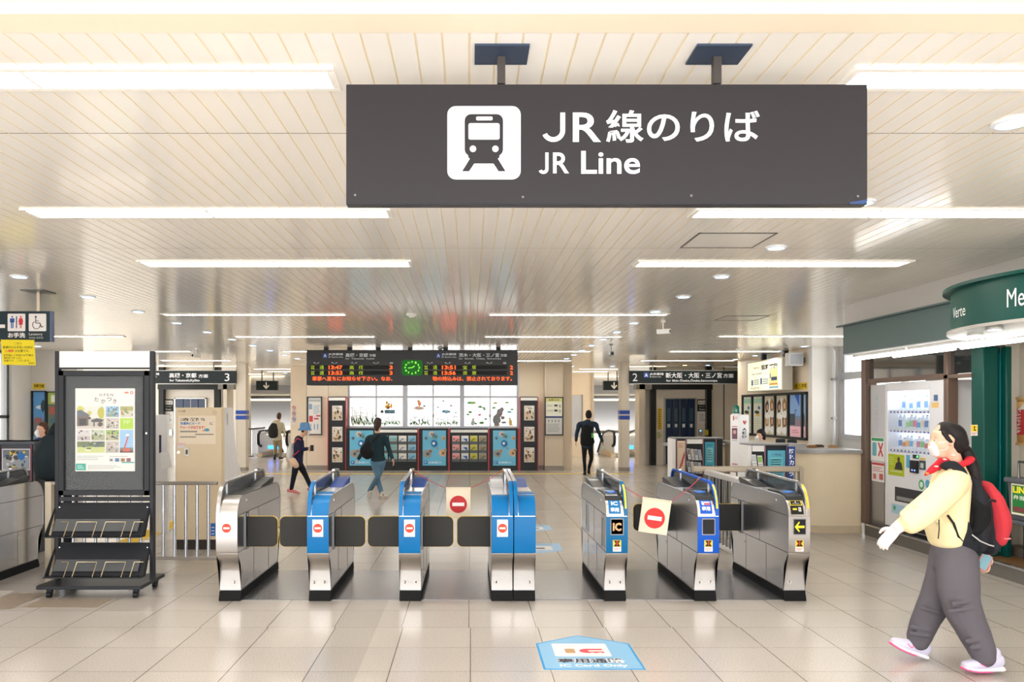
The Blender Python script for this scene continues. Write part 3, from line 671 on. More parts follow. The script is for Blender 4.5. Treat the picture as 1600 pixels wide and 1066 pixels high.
# big hanging sign
Ys = 2.92
t = thing('hanging_sign', 'large dark grey hanging sign with train pictogram and white JR Line lettering', 'sign', (X(948, Ys), Ys, Z(317, Ys)))
s = front(Ys); s.slab(541, 317, 1355, 132, .05, SIGNB)
s.build('sign_panel', t)
fr = MB(mat((40, 40, 44), rough=.3)); fr.box(X(541, Ys), X(1355, Ys), Ys+.0, Ys+.05, Z(319.5, Ys), Z(317, Ys)); fr.build('bottom_rail', t)
s = front(Ys)
s.rr(699, 166, 813.5, 280.5, 13, LITW, 1)
C = SIGNB
s.rr(726, 178.5, 786, 244, 10, C, 2); s.poly([(728, 225), (784, 225), (780, 247), (770, 252), (742, 252), (732, 247)], C, 2.4)
s.rr(732, 193, 780.5, 218.5, 3, LITW, 3); s.rr(744, 182.5, 769.5, 188.5, 2, LITW, 3)
s.circ(739, 233, 5, LITW, 3.4); s.circ(774, 233, 5, LITW, 3.4)
s.poly([(735, 247), (745, 250), (733, 268), (722, 268)], C, 2.8); s.poly([(777, 247), (767, 250), (779, 268), (790, 268)], C, 2.8)
s.rect(741, 250, 771, 256, C, 3.1)
s.build('train_pictogram', t)
s = front(Ys)
def jay(u0, v1, u1, v0, w):
    r = (u1-u0)/2; s.rect(u1-w, v1-r, u1, v0, LITW, 1); s.ring(u1-r, v1-r, r, w, LITW, 1.2, 20, 0, 155)
jay(846, 222, 883, 176, 7.5); s.text('R', 895, 222, 939, 176, LITW, 1, .012, 5); s.text('線のりば', 947, 223, 1187, 172, LITW, 1, .014, 5); s.build('japanese_lettering', t); s = front(Ys); jay(841, 272, 857, 238.5, 5); s.text('R', 864, 271, 889, 238.5, LITW, 1, .014, 5); s.text('Line', 908, 272, 1000, 236, LITW, 1, .014, 5)
s.build('lettering', t)
sc = MB(STEELD)
for px, py in ((555, 305), (1080, 306), (817, 308), (1340, 307)): sc.cyl((X(px, Ys), Ys-.003, Z(py, Ys)), (X(px, Ys), Ys, Z(py, Ys)), .0045, n=10)
sc.build('screw', t)
MB(mat((28, 60, 110), rough=.3, noise=0)).prism([(X(1326, Ys), Z(317, Ys)), (X(1354, Ys), Z(312, Ys)), (X(1354, Ys), Z(317.5, Ys)), (X(1348, Ys), Z(319, Ys)), (X(1328, Ys), Z(319, Ys))], 'y', Ys-.004, Ys+.0).build('downlight_patch', t)  # glow of the downlight behind the sign, painted as a blue piece here
for px in (783.5, 1122):
    MB(mat((66, 62, 60), rough=.4)).box(X(px, 2.92)-.0145, X(px, 2.92)+.0145, 2.925, 2.955, Z(134, 2.95), CEIL-.004).build('post', t)
    MB(mat((52, 64, 84), rough=.35)).box(X(px, 2.92)-.098, X(px, 2.92)+.098, 2.84, 3.0, CEIL-.008, CEIL).build('ceiling_plate', t, bevel=.001)
    # left post at -.. right post keeps the same plate
# departure board
Yd = 16.6
t = thing('departure_board', 'wide black electronic departure board with orange and green text and a clock', 'departure board', (X(644, Yd), Yd, Z(602, Yd)))
MB(mat((26, 24, 24), rough=.3, noise=.02)).box(X(479, Yd), X(809, Yd), Yd, Yd+.35, Z(602, Yd), Z(547, Yd)).build('case', t, bevel=.01)
for px in (508, 545, 590, 640, 696, 779): MB(BLACK).box(X(px-3.5, Yd), X(px+3.5, Yd), Yd+.1, Yd+.2, Z(548, Yd), CEIL).build('hanger', t)
OR = mat((255, 84, 20), emit=1.1, noise=0); GR = mat((140, 160, 10), emit=.5, noise=0); WT = mat((190, 194, 196), emit=.12, noise=0)
s = front(Yd-.001)
for dx, names, en in ((0, '高槻・京都', 'for  Takatsuki,  Kyōto'), (177, '茨木・大阪・三ノ宮', 'for  Ibaraki,  Osaka,  Sannomiya')):
    s.rect(504.5+dx, 559.5, 511.5+dx, 552.5, (30, 70, 160), 1); s.text('A', 505.8+dx, 558.4, 510.3+dx, 553.4, WT, 2, .03)
    s.text('JR京都線', 513+dx, 556, 536+dx, 551.8, WT, 1, .02); s.text('JR Kyoto Line', 513+dx, 559.6, 536+dx, 557, WT, 1, .01)
    e = 575 if dx == 0 else 780
    s.text(names, 540+dx, 558.2, e, 552, WT, 1, .015); s.text('方面', e+2, 557.6, e+12, 553.2, WT, 1, .02); s.text(en, 540+dx, 562.3, (585 if dx == 0 else 783), 559.4, WT, 1, .01)
    for u in (490, 518, 549, 583):
        s.rect(u+dx, 567.8, u+dx+2.6, 566.2, (170, 172, 170), 1); s.rect(u+dx+6.5, 567.8, u+dx+9, 566.2, (170, 172, 170), 1); s.line(u+dx+2.5, 567.5, u+dx+4.5, 569, .5, (170, 172, 170), 1); s.line(u+dx+6.5, 567.5, u+dx+4.5, 569, .5, (170, 172, 170), 1)
    s.rect(608+dx+1, 569, 614+dx, 566, (170, 172, 170), 1)
    s.rect(484+dx, 577, 615+dx, 571, (30, 28, 28), .5); s.rect(484+dx, 586, 615+dx, 579.5, (30, 28, 28), .5)
    for r, (tm, dest) in enumerate(((('13:47', '高槻') if dx == 0 else ('13:51', '宝塚')), (('13:53', '高槻') if dx == 0 else ('13:56', '須磨')))):
        y = 577.3+r*8.6
        s.text('普', 485.5+dx, y, 492+dx, y-6, GR, 1, .01); s.text('通', 499.5+dx, y, 506+dx, y-6, GR, 1, .01)
        s.text(tm, 513.5+dx, y, 535+dx, y-6, OR, 1, .025)
        s.text(dest[0], 546+dx, y, 553+dx, y-6, GR, 1, .01); s.text(dest[1], 560.5+dx, y, 567+dx, y-6, GR, 1, .01)
        s.text('3' if dx == 0 else '2', (608.5 if dx == 0 else 797), y, (613.5 if dx == 0 else 801.5), y-6, OR, 1, .025)
s.text('車掌へ直ちにお知らせ下さい。なお、', 488, 595.2, 613, 588.4, OR, 1, .012)
s.text('物の持込みは、禁止されております。', 676, 595.2, 800, 588.4, OR, 1, .012)
s.build('display', t)
s = front(Yd-.002); GC = mat((20, 90, 24), emit=.35, noise=0)
s.rr(627.5, 587, 660.5, 562.5, 5, GC, 1); GL = mat((120, 230, 60), emit=.9, noise=0)
for k in range(12):
    a = 2*PI*k/12; n_ = str(12 if k == 0 else k); u, v = 644+11*math.sin(a), 574.7-9*math.cos(a)
    s.text(n_, u-1.3, v+1.5, u+1.3, v-1.5, GL, 2, .02)
s.line(644, 574.7, 637.5, 575.2, 1, GL, 3); s.line(644, 574.7, 648, 572, 1.3, GL, 3)
s.build('clock', t)
# platform signs
def platsign(px0, px1, name, label, num, numx, A, txt, en):
    Y = 22.0; t = thing('platform_sign', label, 'sign', (X((px0+px1)/2, Y), Y, Z(600, Y)), group='platform signs')
    MB(DARKG).box(X(px0, Y), X(px1, Y), Y, Y+.16, Z(599.3, Y), Z(579.6, Y)).build('panel', t)
    e = MB(mat((180, 180, 176), rough=.3, metal=.5)); e.box(X(px0-.5, Y), X(px1+.5, Y), Y-.01, Y+.17, Z(600.3, Y), Z(599.3, Y)); e.box(X(px0-.5, Y), X(px1+.5, Y), Y-.01, Y+.17, Z(579.6, Y), Z(578.9, Y)); e.build('edge_trim', t)
    for q in (.22, .78): MB(STEELD).box(X(px0+(px1-px0)*q-.9, Y), X(px0+(px1-px0)*q+.9, Y), Y+.06, Y+.1, Z(579, Y), CEIL).build('hanger', t)
    s = front(Y-.002); s.text(num, numx, 595.6, numx+7.5, 583.6, SW, 1, .0, 4)
    s.rect(A, 590, A+7.5, 582.5, (36, 92, 190), 1); s.text('A', A+1.3, 588.8, A+6.2, 583.6, SW, 2, .03)
    s.text('JR京都線', A+9, 587, A+31, 582.6, SW, 1, .02); s.text('JR Kyoto Line', A+9, 590.3, A+27, 588, SW, 1)
    for (q, a, b, y0, y1) in txt: s.text(q, a, y0, b, y1, SW, 1, .014)
    s.text(en[0], en[1], 597.3, en[2], 592.6, SW, 1, .02); s.build('lettering', t)
platsign(984, 1152, 's', 'dark platform 2 sign for Shin-Osaka, Osaka and Sannomiya hanging at the right', '2', 988.5, 1006, [('新大阪・大阪・三ノ宮', 1040, 1128, 591, 582.4), ('方面', 1130, 1146, 590.5, 584)], ('for Shin-Ōsaka,Ōsaka,Sannomiya', 1041, 1121))
platsign(206, 368, 's', 'dark platform 3 sign for Takatsuki and Kyoto hanging at the left', '3', 351, 218, [('高槻・京都', 264.5, 307, 590.5, 583), ('方面', 310, 325, 590.5, 585)], ('for Takatsuki,Kyōto', 265, 312))
# arrow signs
for px0, px1, a, lab in ((400, 433, 416, 'small black sign with a white down arrow hanging before the left stairs'), (943, 972, 959.5, 'small black sign with a white down arrow hanging before the right stairs')):
    Y = 27.0; t = thing('arrow_sign', lab, 'sign', (X((px0+px1)/2, Y), Y, Z(610, Y)), group='arrow signs')
    MB(DARKG).box(X(px0, Y), X(px1, Y), Y, Y+.2, Z(609.6, Y), Z(595.2, Y)).build('panel', t, bevel=.01)
    MB(STEELD).box(X(px0, Y), X(px1, Y), Y, Y+.21, Z(610.4, Y), Z(609.6, Y)).build('edge_trim', t)
    for u in (px0+8, px1-7): MB(STEELD).box(X(u-.8, Y), X(u+.8, Y), Y+.08, Y+.14, Z(595.2, Y), CEIL).build('hanger', t)
    s = front(Y-.002); s.rect(a-1, 605, a+1, 597.5, (226, 222, 208), 1); s.line(a-4.2, 602.2, a+.4, 607.4, 2, (226, 222, 208), 1); s.line(a+4.2, 602.2, a-.4, 607.4, 2, (226, 222, 208), 1.3); s.build('arrow', t)
# restroom sign
Y = 8.78
t = thing('restroom_sign', 'dark hanging restroom sign with man, woman and wheelchair pictograms at the left edge', 'sign', (X(20, Y), Y, Z(534, Y)))
MB(mat((26, 44, 50), rough=.35, noise=.01)).box(X(-110, Y), X(79.5, Y), Y, Y+.055, Z(534, Y), Z(486.3, Y)).build('panel', t, bevel=.004)
MB(mat((66, 82, 118), rough=.3)).box(X(78, Y), X(81, Y), Y-.001, Y+.056, Z(534, Y), Z(486.3, Y)).build('end_cap', t)
MB(mat((186, 172, 150), rough=.3, metal=.5)).box(X(56.5, Y), X(61, Y), Y+.01, Y+.05, Z(486.3, Y), CEIL-.006).build('post', t)
MB(mat((90, 92, 90), rough=.3, metal=.5)).box(X(41, Y), X(76, Y), Y-.12, Y+.16, CEIL-.01, CEIL).build('ceiling_plate', t)
s = front(Y-.001); PW_ = (226, 220, 216)
for a, b in ((12, 39.7), (45, 72.3)): s.rr(a, 517.7, b, 490.3, 1.6, PW_, 1)
BL = (24, 84, 160); RD = (204, 30, 52)
s.circ(19.2, 495.2, 1.4, BL, 2); s.rr(15.6, 504, 22.8, 497.5, 1.4, BL, 2); s.rect(17.2, 513, 18.8, 502, BL, 2); s.rect(19.6, 513, 21.2, 502, BL, 2)
s.rect(25.2, 513, 26.8, 494.5, (60, 50, 90), 2)
s.circ(32.6, 495.2, 1.4, RD, 2); s.poly([(30.3, 497.2), (35, 497.2), (36.4, 503.5), (35.4, 504.2), (34.8, 502), (36, 507.5), (29.3, 507.5), (30.5, 502), (29.8, 504.2), (28.8, 503.5)], RD, 2); s.rect(31.3, 513, 32.3, 506, RD, 2); s.rect(32.9, 513, 33.9, 506, RD, 2)
K = (50, 46, 54)
s.circ(56, 495.2, 1.5, K, 2); s.line(56, 496, 55.9, 505, 1.2, K, 2); s.line(55.8, 501.7, 60.5, 501.7, .9, K, 2.2); s.line(55.8, 505, 62.8, 505, 1.2, K, 2.4); s.line(62.5, 504.6, 65, 511.5, 1.2, K, 2.6); s.line(64.6, 511.6, 68.2, 510.2, 1.1, K, 2.8); s.ring(57, 508, 6.4, .9, K, 3, 26, -10, 245)
s.rect(-80, 512.5, 8, 507.2, PW_, 1); s.text('お手洗', 12.5, 528, 39.5, 520, PW_, 1, .03, 3); s.text('Lavatory', 45.3, 525.4, 66.5, 520.2, PW_, 1, .0); s.text('화장실 洗手间', 45.3, 529.6, 67, 526.4, (190, 190, 186), 1, .0)
s.build('pictograms', t)
o = thing('paper_notice', 'yellow paper notice taped under the restroom sign', 'notice', (X(28, Y), Y, Z(571, Y)))
s = front(Y-.012); yel = mat((232, 210, 10), rough=.6, noise=.02)
q = [(1, 530.8), (53.6, 531.3), (56, 571.2), (4.2, 570.2)]
s.b.add([s.at(u, v, 0) for u, v in q] + [s.at(u, v, -1) for u, v in q], [(0, 1, 2, 3), (7, 6, 5, 4), (0, 4, 5, 1), (1, 5, 6, 2), (2, 6, 7, 3), (3, 7, 4, 0)], yel)
s.text('ご案内', 22, 538.6, 34, 535, (170, 150, 20), 1); s.text('駅構内のお手洗い利用は', 4.5, 545, 51, 540.8, (90, 84, 30), 1); s.text('入場券', 7.5, 550.6, 22, 546.2, (220, 80, 40), 1, .03); s.text('が必要です。', 23.5, 550.6, 46, 546.4, (70, 66, 30), 1)
s.text('お客様にご利用のお客様は', 5.5, 557, 52, 553.6, (90, 84, 30), 1); s.text('改札機できっぷに', 6, 561.2, 34, 557.8, (90, 84, 30), 1); s.text('可能です。ございます。', 6, 565.4, 47, 562, (90, 84, 30), 1); s.text('高槻駅長', 44.5, 568.6, 54.5, 566.6, (60, 56, 30), 1)
s.build('paper', o)
# ---------- central window ----------
FRM = mat((170, 172, 180), rough=.35, metal=.3, noise=0, name='window_aluminium')
w = MB(FRM)
y0, y1 = YB+.02, YB+.16
for a, b in ((541.5, 546), (586.6, 588.6), (629, 636.5), (675.6, 677.6), (718.5, 725.5), (765, 767), (807.5, 811.5)): w.box(X(a, YB), X(b, YB), y0, y1, sill, wtop)
w.box(wl, wr, y0+.01, y1-.01, Z(622, YB), Z(618.8, YB)); w.box(wl, wr, y0+.01, y1-.01, sill, sill+.05); w.box(wl, wr, y0+.01, y1-.01, wtop-.05, wtop)
w.box(wl-.03, wr+.03, YB-.06, YB+.02, sill-.05, sill+.0)
wo = w.build('window_3', kind='structure')
fm = bpy.data.materials.new('frosted_window_film'); fm.use_nodes = True; _n = fm.node_tree; _t = _n.nodes.new('ShaderNodeBsdfTranslucent'); _t.inputs[0].default_value = (.95, .96, .98, 1)
_b = _n.nodes['Principled BSDF']; _b.inputs['Base Color'].default_value = (.8, .8, .8, 1); _b.inputs['Roughness'].default_value = .3
_m = _n.nodes.new('ShaderNodeMixShader'); _m.inputs[0].default_value = .06; _n.links.new(_t.outputs[0], _m.inputs[1]); _n.links.new(_b.outputs[0], _m.inputs[2]); _p = _n.nodes.new('ShaderNodeBsdfTransparent'); _k = _n.nodes.new('ShaderNodeMixShader'); _k.inputs[0].default_value = .3; _n.links.new(_m.outputs[0], _k.inputs[1]); _n.links.new(_p.outputs[0], _k.inputs[2]); _n.links.new(_k.outputs[0], _n.nodes['Material Output'].inputs['Surface'])
MB(fm).quad((wl, YB+.1, sill), (wr, YB+.1, sill), (wr, YB+.1, wtop), (wl, YB+.1, wtop)).build('window_glass', wo)
for px in (587, 677, 765.5): MB(STEELD).box(X(px, YB)-.03, X(px, YB)+.03, YB-.01, YB+.02, Z(652, YB), Z(648, YB)).build('latch', wo)
# decals on the lower panes
PUR = (58, 44, 110); GRN = (20, 96, 40); R_ = random.Random(5)
def iris(s, u, v, h, c=PUR):
    s.line(u, v, u+R_.uniform(-1, 1), v-h, .8, GRN, 1); s.line(u, v, u+2*R_.choice((-1, 1)), v-h*.6, .9, GRN, 1.2)
    s.line(u, v-1, u-1.2, v-h*.5, 1.1, (14, 80, 36), 1.4)
    for a in (-1, 0, 1): s.poly([(u+a*1.6-.9, v-h-.4*(a == 0)), (u+a*1.6+.9, v-h-.4*(a == 0)), (u+a*1.9, v-h-1.5-(a == 0))], c, 1.6+a*.1)
def blob(s, u, v, rx, ry, c, k=2, n=10, sd=1):
    q = random.Random(sd); s.poly([(u+rx*math.cos(2*PI*i/n)*q.uniform(.8, 1.1), v+ry*math.sin(2*PI*i/n)*q.uniform(.8, 1.1)) for i in range(n)], c, k)
def mural(label, p0, p1, fn):
    s = front(YB+.084, .0015); fn(s, p0, p1); s.build('window_decal', label=label, cat='decal', group='animal and flower decals on the window panes')
def irises(n, hmin=6, hmax=22, sd=1):
    def f(s, p0, p1):
        q = random.Random(sd)
        for i in range(n): iris(s, p0+3+(p1-p0-6)*(i+.5)/n, 666-q.uniform(0, 3), q.uniform(hmin, hmax))
    return f
def m1(s, a, b): irises(17, 7, 26, 2)(s, a, b)
def m2(s, a, b):
    irises(14, 6, 13, 3)(s, a, b); fx = (226, 160, 50)
    s.rect(601, 646.5, 617, 640.5, (120, 160, 170), 1)
    for i in range(8):
        for j in range(3): 
            if (i+j) % 2: s.rect(601+i*2, 640.5+j*2, 603+i*2, 642.5+j*2, (40, 70, 90), 2)
    blob(s, 597, 643.5, 3, 2.5, (70, 90, 90)); blob(s, 606, 636, 4.5, 4, fx, 3, 10, 3); blob(s, 604.5, 630, 2.4, 2.4, fx, 4, 8, 2); s.poly([(603, 629), (604, 626), (606, 629)], (120, 80, 50), 4.5); blob(s, 611.5, 634.5, 1.8, 4.5, fx, 4, 9, 8); blob(s, 608, 631.5, 2, 1.2, (90, 110, 100), 4.6, 8, 4); blob(s, 607, 637.5, 2, 2, (70, 60, 90), 4.8, 8, 4)
def m3(s, a, b):
    irises(13, 6, 20, 7)(s, a, b); fx = (222, 150, 100)
    blob(s, 655, 638, 9, 3, (206, 186, 170), 1.6, 12, 3); blob(s, 655.5, 631, 3, 4, fx, 3, 10, 1); blob(s, 653.6, 627, 2.3, 2.2, fx, 4, 8, 2); blob(s, 651, 637, 2, 2, (230, 140, 140), 4, 8, 3); blob(s, 663, 634.5, 2.4, 1.4, (120, 110, 110), 3, 8, 5)
    blob(s, 670, 630, 2.2, .7, (140, 140, 150), 3, 8, 6)
def m4(s, a, b):
    irises(12, 6, 14, 9)(s, a, b); blob(s, 697.5, 643.5, 7.5, 2.6, (130, 176, 196), 3, 12, 3); blob(s, 693, 643, 2.2, 2.2, (70, 150, 196), 4, 9, 2)
    for u, v in ((693, 627), (684.5, 636.5), (704.5, 634), (712, 645)): blob(s, u, v, 2.4, 1.3, (150, 156, 160), 3, 8, int(u)); s.line(u-2, v-1, u-4, v-2.5, .5, (120, 124, 130), 3.4)
    s.line(706, 635, 709, 634, .8, (210, 110, 100), 3.6)
def m5(s, a, b):
    g = (124, 176, 120)
    blob(s, 737, 629.6, 7.5, 2.6, (176, 206, 130), 1.5, 12, 1); blob(s, 733, 629.6, 3, 2, (90, 190, 130), 2, 9, 2)
    for u, v, r in ((750, 636, 4), (756, 637.5, 3), (757, 640, 2.5), (734.5, 644, 3.6), (731, 648, 3), (753, 661, 4.5), (759, 655, 3), (731, 663, 1.8)): blob(s, u, v, r, r*.55, g, 2, 9, int(u*3)); blob(s, u+.5, v, r*.4, r*.3, (90, 140, 90), 3, 7, int(u))
    blob(s, 749.5, 648.5, 3, 1.6, (196, 90, 130), 2, 9, 4); blob(s, 739, 661, 4, 4.4, (186, 190, 190), 2, 11, 4); blob(s, 739.5, 655.5, 2, 2, (186, 190, 190), 3, 8, 5); s.line(738.5, 655, 736.5, 651.5, .8, (150, 120, 120), 4); s.line(741, 655, 740, 651.5, .8, (150, 120, 120), 4); blob(s, 743.5, 662, 2, 2, (80, 160, 90), 5, 8, 5)
def m6(s, a, b):
    gy = (132, 134, 136)
    blob(s, 776, 656, 7.2, 9.2, gy, 2, 16, 12); blob(s, 781, 645, 5, 7, gy, 2.4, 14, 3); blob(s, 784, 640, 3.4, 3.6, gy, 2.8, 12, 5); blob(s, 785.5, 653, 3.4, 3, gy, 3, 10, 6); blob(s, 787, 660.5, 5, 1.9, gy, 3.3, 10, 7); blob(s, 776, 664.5, 6, 1.8, (150, 120, 100), 3.5, 9, 7); s.line(779, 647, 783, 649, 1.2, (200, 70, 70), 4)
    tan = (224, 190, 104); blob(s, 797.5, 660, 3, 5, tan, 2, 12, 7); blob(s, 796.5, 654.5, 1.8, 2.2, tan, 3, 8, 3); blob(s, 799, 664.5, 4, 1.1, tan, 3.5, 9, 3)
    for u, v, c in ((774, 630, (206, 200, 110)), (792, 629.2, (120, 170, 130)), (772, 637.5, (120, 170, 130)), (800, 640, (130, 170, 140)), (796, 644, (100, 170, 210))): blob(s, u, v, 3.6, 1.6, c, 2, 9, int(u))
for fn, a, b, lab in ((m1, 546, 586, 'purple irises decal on the leftmost lower pane of the bright window'), (m2, 589, 629, 'decal of an orange fox on a checked boat above purple irises'), (m3, 637, 675, 'decal of a tan animal riding a log above irises'),
                      (m4, 678, 718, 'decal of grey birds and a blue fish above irises'), (m5, 726, 765, 'decal of a grey rabbit among green leaves'), (m6, 767, 807, 'decal of a big grey bear with a small yellow animal')): mural(lab, a, b, fn)
# ---------- display units under and beside the window ----------
DK = mat((40, 44, 46), rough=.4, noise=.02, name='display_charcoal'); DRED = mat((176, 40, 52), rough=.4, noise=.02, name='display_red')
YD = 22.25
def brownpic(s, a, b, c, d, sd): s.pic(a, b, c, d, [(224, 216, 204), (206, 190, 168), (110, 80, 52), (150, 110, 72), (80, 60, 44), (196, 150, 96), (60, 50, 44)], sd, 1, 16); s.rect(a, b, c, b+(d-b)*.14, (232, 228, 222), 3); s.lines(a+1, b+.8, c-6, b+2.4, 1, (90, 80, 70), 4, sd)
for px0, lab, side in ((512, 'tall dark display tower with red edges left of the bright window', 'left'), (812, 'tall dark display tower with red edges right of the bright window', 'right')):
    t = thing('display_tower', lab, 'display stand', (X(px0+14.5, YD), YD, 0), group='display towers'); px1 = px0+29
    MB(DK).box(X(px0+1.2, YD), X(px1-1.2, YD), YD, YB-.01, 0, Z(620, YD)).build('body', t)
    MB(DRED).box(X(px0, YD), X(px0+1.2, YD), YD-.02, YB-.01, 0, Z(620.6, YD)).build('edge_strip', t); MB(DRED).box(X(px1-1.2, YD), X(px1, YD), YD-.02, YB-.01, 0, Z(620.6, YD)).build('edge_strip', t)
    MB(WHITE).box(X(px0+1.5, YD), X(px1-1.5, YD), YD-.015, YD, Z(626, YD), Z(621.4, YD)).build('header', t)
    for k, v in enumerate((634, 667, 699.5)):
        s = front(YD-.004); s.slab(px0+7, v+23, px0+23, v, .004, ink((226, 220, 210))); brownpic(s, px0+7.5, v+.5, px0+22.5, v+22.5, k+1 if side == 'left' else k+1)
        s.build('poster', label=('top', 'middle', 'bottom')[k]+' of three small food photo posters on the '+side+' display tower', cat='poster', group='food photo posters')
def blueposter(s, a, b, c, d, sd=1):
    w = c-a; h = d-b
    s.rect(a, b, c, d, mat((96, 180, 214), rough=.3, noise=.12, nscale=2), 1); q = random.Random(3)
    for (fu, fv, r, cc) in ((.38, .1, .14, (196, 190, 186)), (.55, .17, .13, (110, 160, 170)), (.14, .22, .08, (110, 130, 150)), (.9, .22, .1, (196, 160, 130)), (.5, .37, .16, (30, 110, 176)), (.2, .66, .19, (150, 150, 146)), (.86, .64, .17, (214, 176, 140)), (.35, .58, .07, (206, 150, 130)), (.96, .55, .08, (190, 170, 150)), (.62, .5, .05, (170, 150, 130))):
        blob(s, a+w*fu, b+h*fv, w*r, w*r, cc, 2, 11, int(fu*50)); blob(s, a+w*(fu+.02), b+h*(fv+.01), w*r*.45, w*r*.4, tuple(int(x*.62) for x in cc), 3, 8, int(fu*90))
    s.circ(a+w*.48, b+h*.37, w*.06, (230, 240, 246), 4)
    s.circ(a+w*.13, d-h*.09, w*.075, (20, 90, 170), 3); s.text('P', a+w*.1, d-h*.065, a+w*.16, d-h*.115, (230, 240, 250), 4, .04); s.text('湖と森の見どころ', a+w*.26, d-h*.06, a+w*.8, d-h*.115, (236, 244, 250), 3, .03)
units = ((541, 587, 'P'), (589.5, 652.5, 'R'), (655, 700.5, 'P'), (703, 762.5, 'R'), (765, 809.5, 'P'))
pn = 0; rn = 0
LEAF = [[(120, 190, 196), (60, 150, 170)], [(120, 180, 186), (220, 140, 100)], [(226, 224, 216), (90, 90, 150)], [(130, 180, 206), (60, 120, 170)]], [[(224, 150, 150), (70, 80, 60)], [(220, 224, 230), (50, 90, 160)], [(196, 190, 70), (90, 96, 90)], [(150, 140, 120), (90, 84, 74)]]
for a, b, kd in units:
    if kd == 'P':
        pn += 1; wh = ('left', 'middle', 'right')[pn-1]
        t = thing('display_case', 'dark framed panel holding the '+wh+' of three blue posters under the window', 'display stand', (X((a+b)/2, YD), YD, 0), group='poster panels under the window')
        MB(DK).box(X(a, YD), X(b, YD), YD, YB-.01, 0, Z(669.5, YD)).build('body', t); MB(DRED).box(X(b, YD), X(b+2.2, YD), YD-.02, YB-.01, 0, Z(670, YD)).build('edge_strip', t)
        if pn == 1: pass
        s = front(YD-.006); s.slab(a+5, 728, b-3.5, 672.5, .006, ink((40, 60, 70))); blueposter(s, a+5.3, 672.8, b-3.8, 727.7); s.build('poster', label=wh+' of three blue sightseeing posters with round photos under the window', cat='poster', group='blue posters under the window')
    else:
        rn += 1; wh = ('left', 'right')[rn-1]
        t = thing('leaflet_rack', wh+' dark leaflet rack with a white header under the window', 'leaflet rack', (X((a+b)/2, YD), YD, 0), group='leaflet racks under the window')
        MB(DK).box(X(a, YD), X(b, YD), YD, YB-.01, 0, Z(669.5, YD)).build('body', t); MB(DRED).box(X(b, YD), X(b+2.2, YD), YD-.02, YB-.01, 0, Z(670, YD)).build('edge_strip', t)
        MB(WHITE).box(X(a+1, YD), X(b-.5, YD), YD-.015, YD, Z(676, YD), Z(671.6, YD)).build('header', t)
        w = (b-a-4)/4
        for c in range(4):
            for r in range(3):
                u0 = a+3+c*w+.8; u1 = u0+w-2.4; v0 = 681+r*13.6
                MB(mat((88, 92, 94), rough=.3)).box(X(u0-.6, YD), X(u1+.6, YD), YD-.07, YD-.062, Z(v0+13, YD), Z(v0+9, YD)).box(X(u0-.6, YD), X(u1+.6, YD), YD-.07, YD, Z(v0+13.4, YD), Z(v0+13, YD)).build('pocket', t)
                s = front(YD-.03); p = LEAF[rn-1][c]; s.slab(u0, v0+12.4, u1, v0, .02, ink((226, 226, 222))); s.rect(u0+.3, v0+12, u1-.3, v0+.4, p[0], 1); s.rect(u0+.3, v0+3.6, u1-.3, v0+.4, tuple(min(255, x+20) for x in p[0]), 1.5)
                if rn == 2 and c == 1: s.poly([(u0+3, v0+4.5), (u1-2, v0+4.5), (u1-2, v0+10.5)], p[1], 2)
                else:
                    for q in range(4): blob(s, u0+2.5+q*2, v0+5+((q*7+c) % 4)*1.6, 1.4, 1, p[1], 2+q*.1, 7, q+c)
                s.build('brochure', label=('top', 'middle', 'bottom')[r]+' brochure stack in the '+('first', 'second', 'third', 'fourth')[c]+' column of the '+wh+' leaflet rack under the window', cat='brochure', group='brochures under the window')
# notice boards either side
def board(px0, px1, py0, py1, Y, label, fn, grp='framed notice boards', th=.05):
    t = thing('notice_board', label, 'notice board', (X((px0+px1)/2, Y), Y, Z(py1, Y)), group=grp); b = MB(mat((46, 50, 52), rough=.35, noise=.01)); f = 1.6
    b.box(X(px0, Y), X(px1, Y), Y-th, Y-.005, Z(py0+f, Y), Z(py0, Y)); b.box(X(px0, Y), X(px1, Y), Y-th, Y-.005, Z(py1, Y), Z(py1-f, Y)); b.box(X(px0, Y), X(px0+f, Y), Y-th, Y-.005, Z(py1, Y), Z(py0, Y)); b.box(X(px1-f, Y), X(px1, Y), Y-th, Y-.005, Z(py1, Y), Z(py0, Y)); b.build('frame', t)
    s = front(Y-.03); s.slab(px0+f, py1-f, px1-f, py0+f, .02, ink((232, 230, 224))); fn(s, px0+f, py0+f, px1-f, py1-f); s.build('sheet', t)
def f1(s, a, b, c, d):
    w = c-a; h = d-b; s.rect(a, b, c, b+h*.12, (206, 210, 206), 1); s.lines(a+2, b+3, c-2, b+6, 1, (150, 150, 150))
    s.rect(a+1, b+h*.17, a+w*.3, b+h*.32, (140, 170, 196), 1); s.lines(a+w*.4, b+h*.2, c-1, b+h*.45, 5, (150, 180, 200), seed=3)
    s.rect(a+w*.08, b+h*.5, a+w*.36, b+h*.66, (206, 60, 76), 1); s.rect(a+w*.45, b+h*.56, a+w*.8, b+h*.6, (206, 60, 76), 1); s.rect(a+w*.6, b+h*.48, c-1, b+h*.52, (206, 90, 96), 1)
    for q in (.16, .45, .7): s.poly([(a+w*q, b+h*.7), (a+w*(q+.07), b+h*.74), (a+w*(q+.05), b+h*.9), (a+w*(q-.02), b+h*.86)], (100, 160, 190), 1)
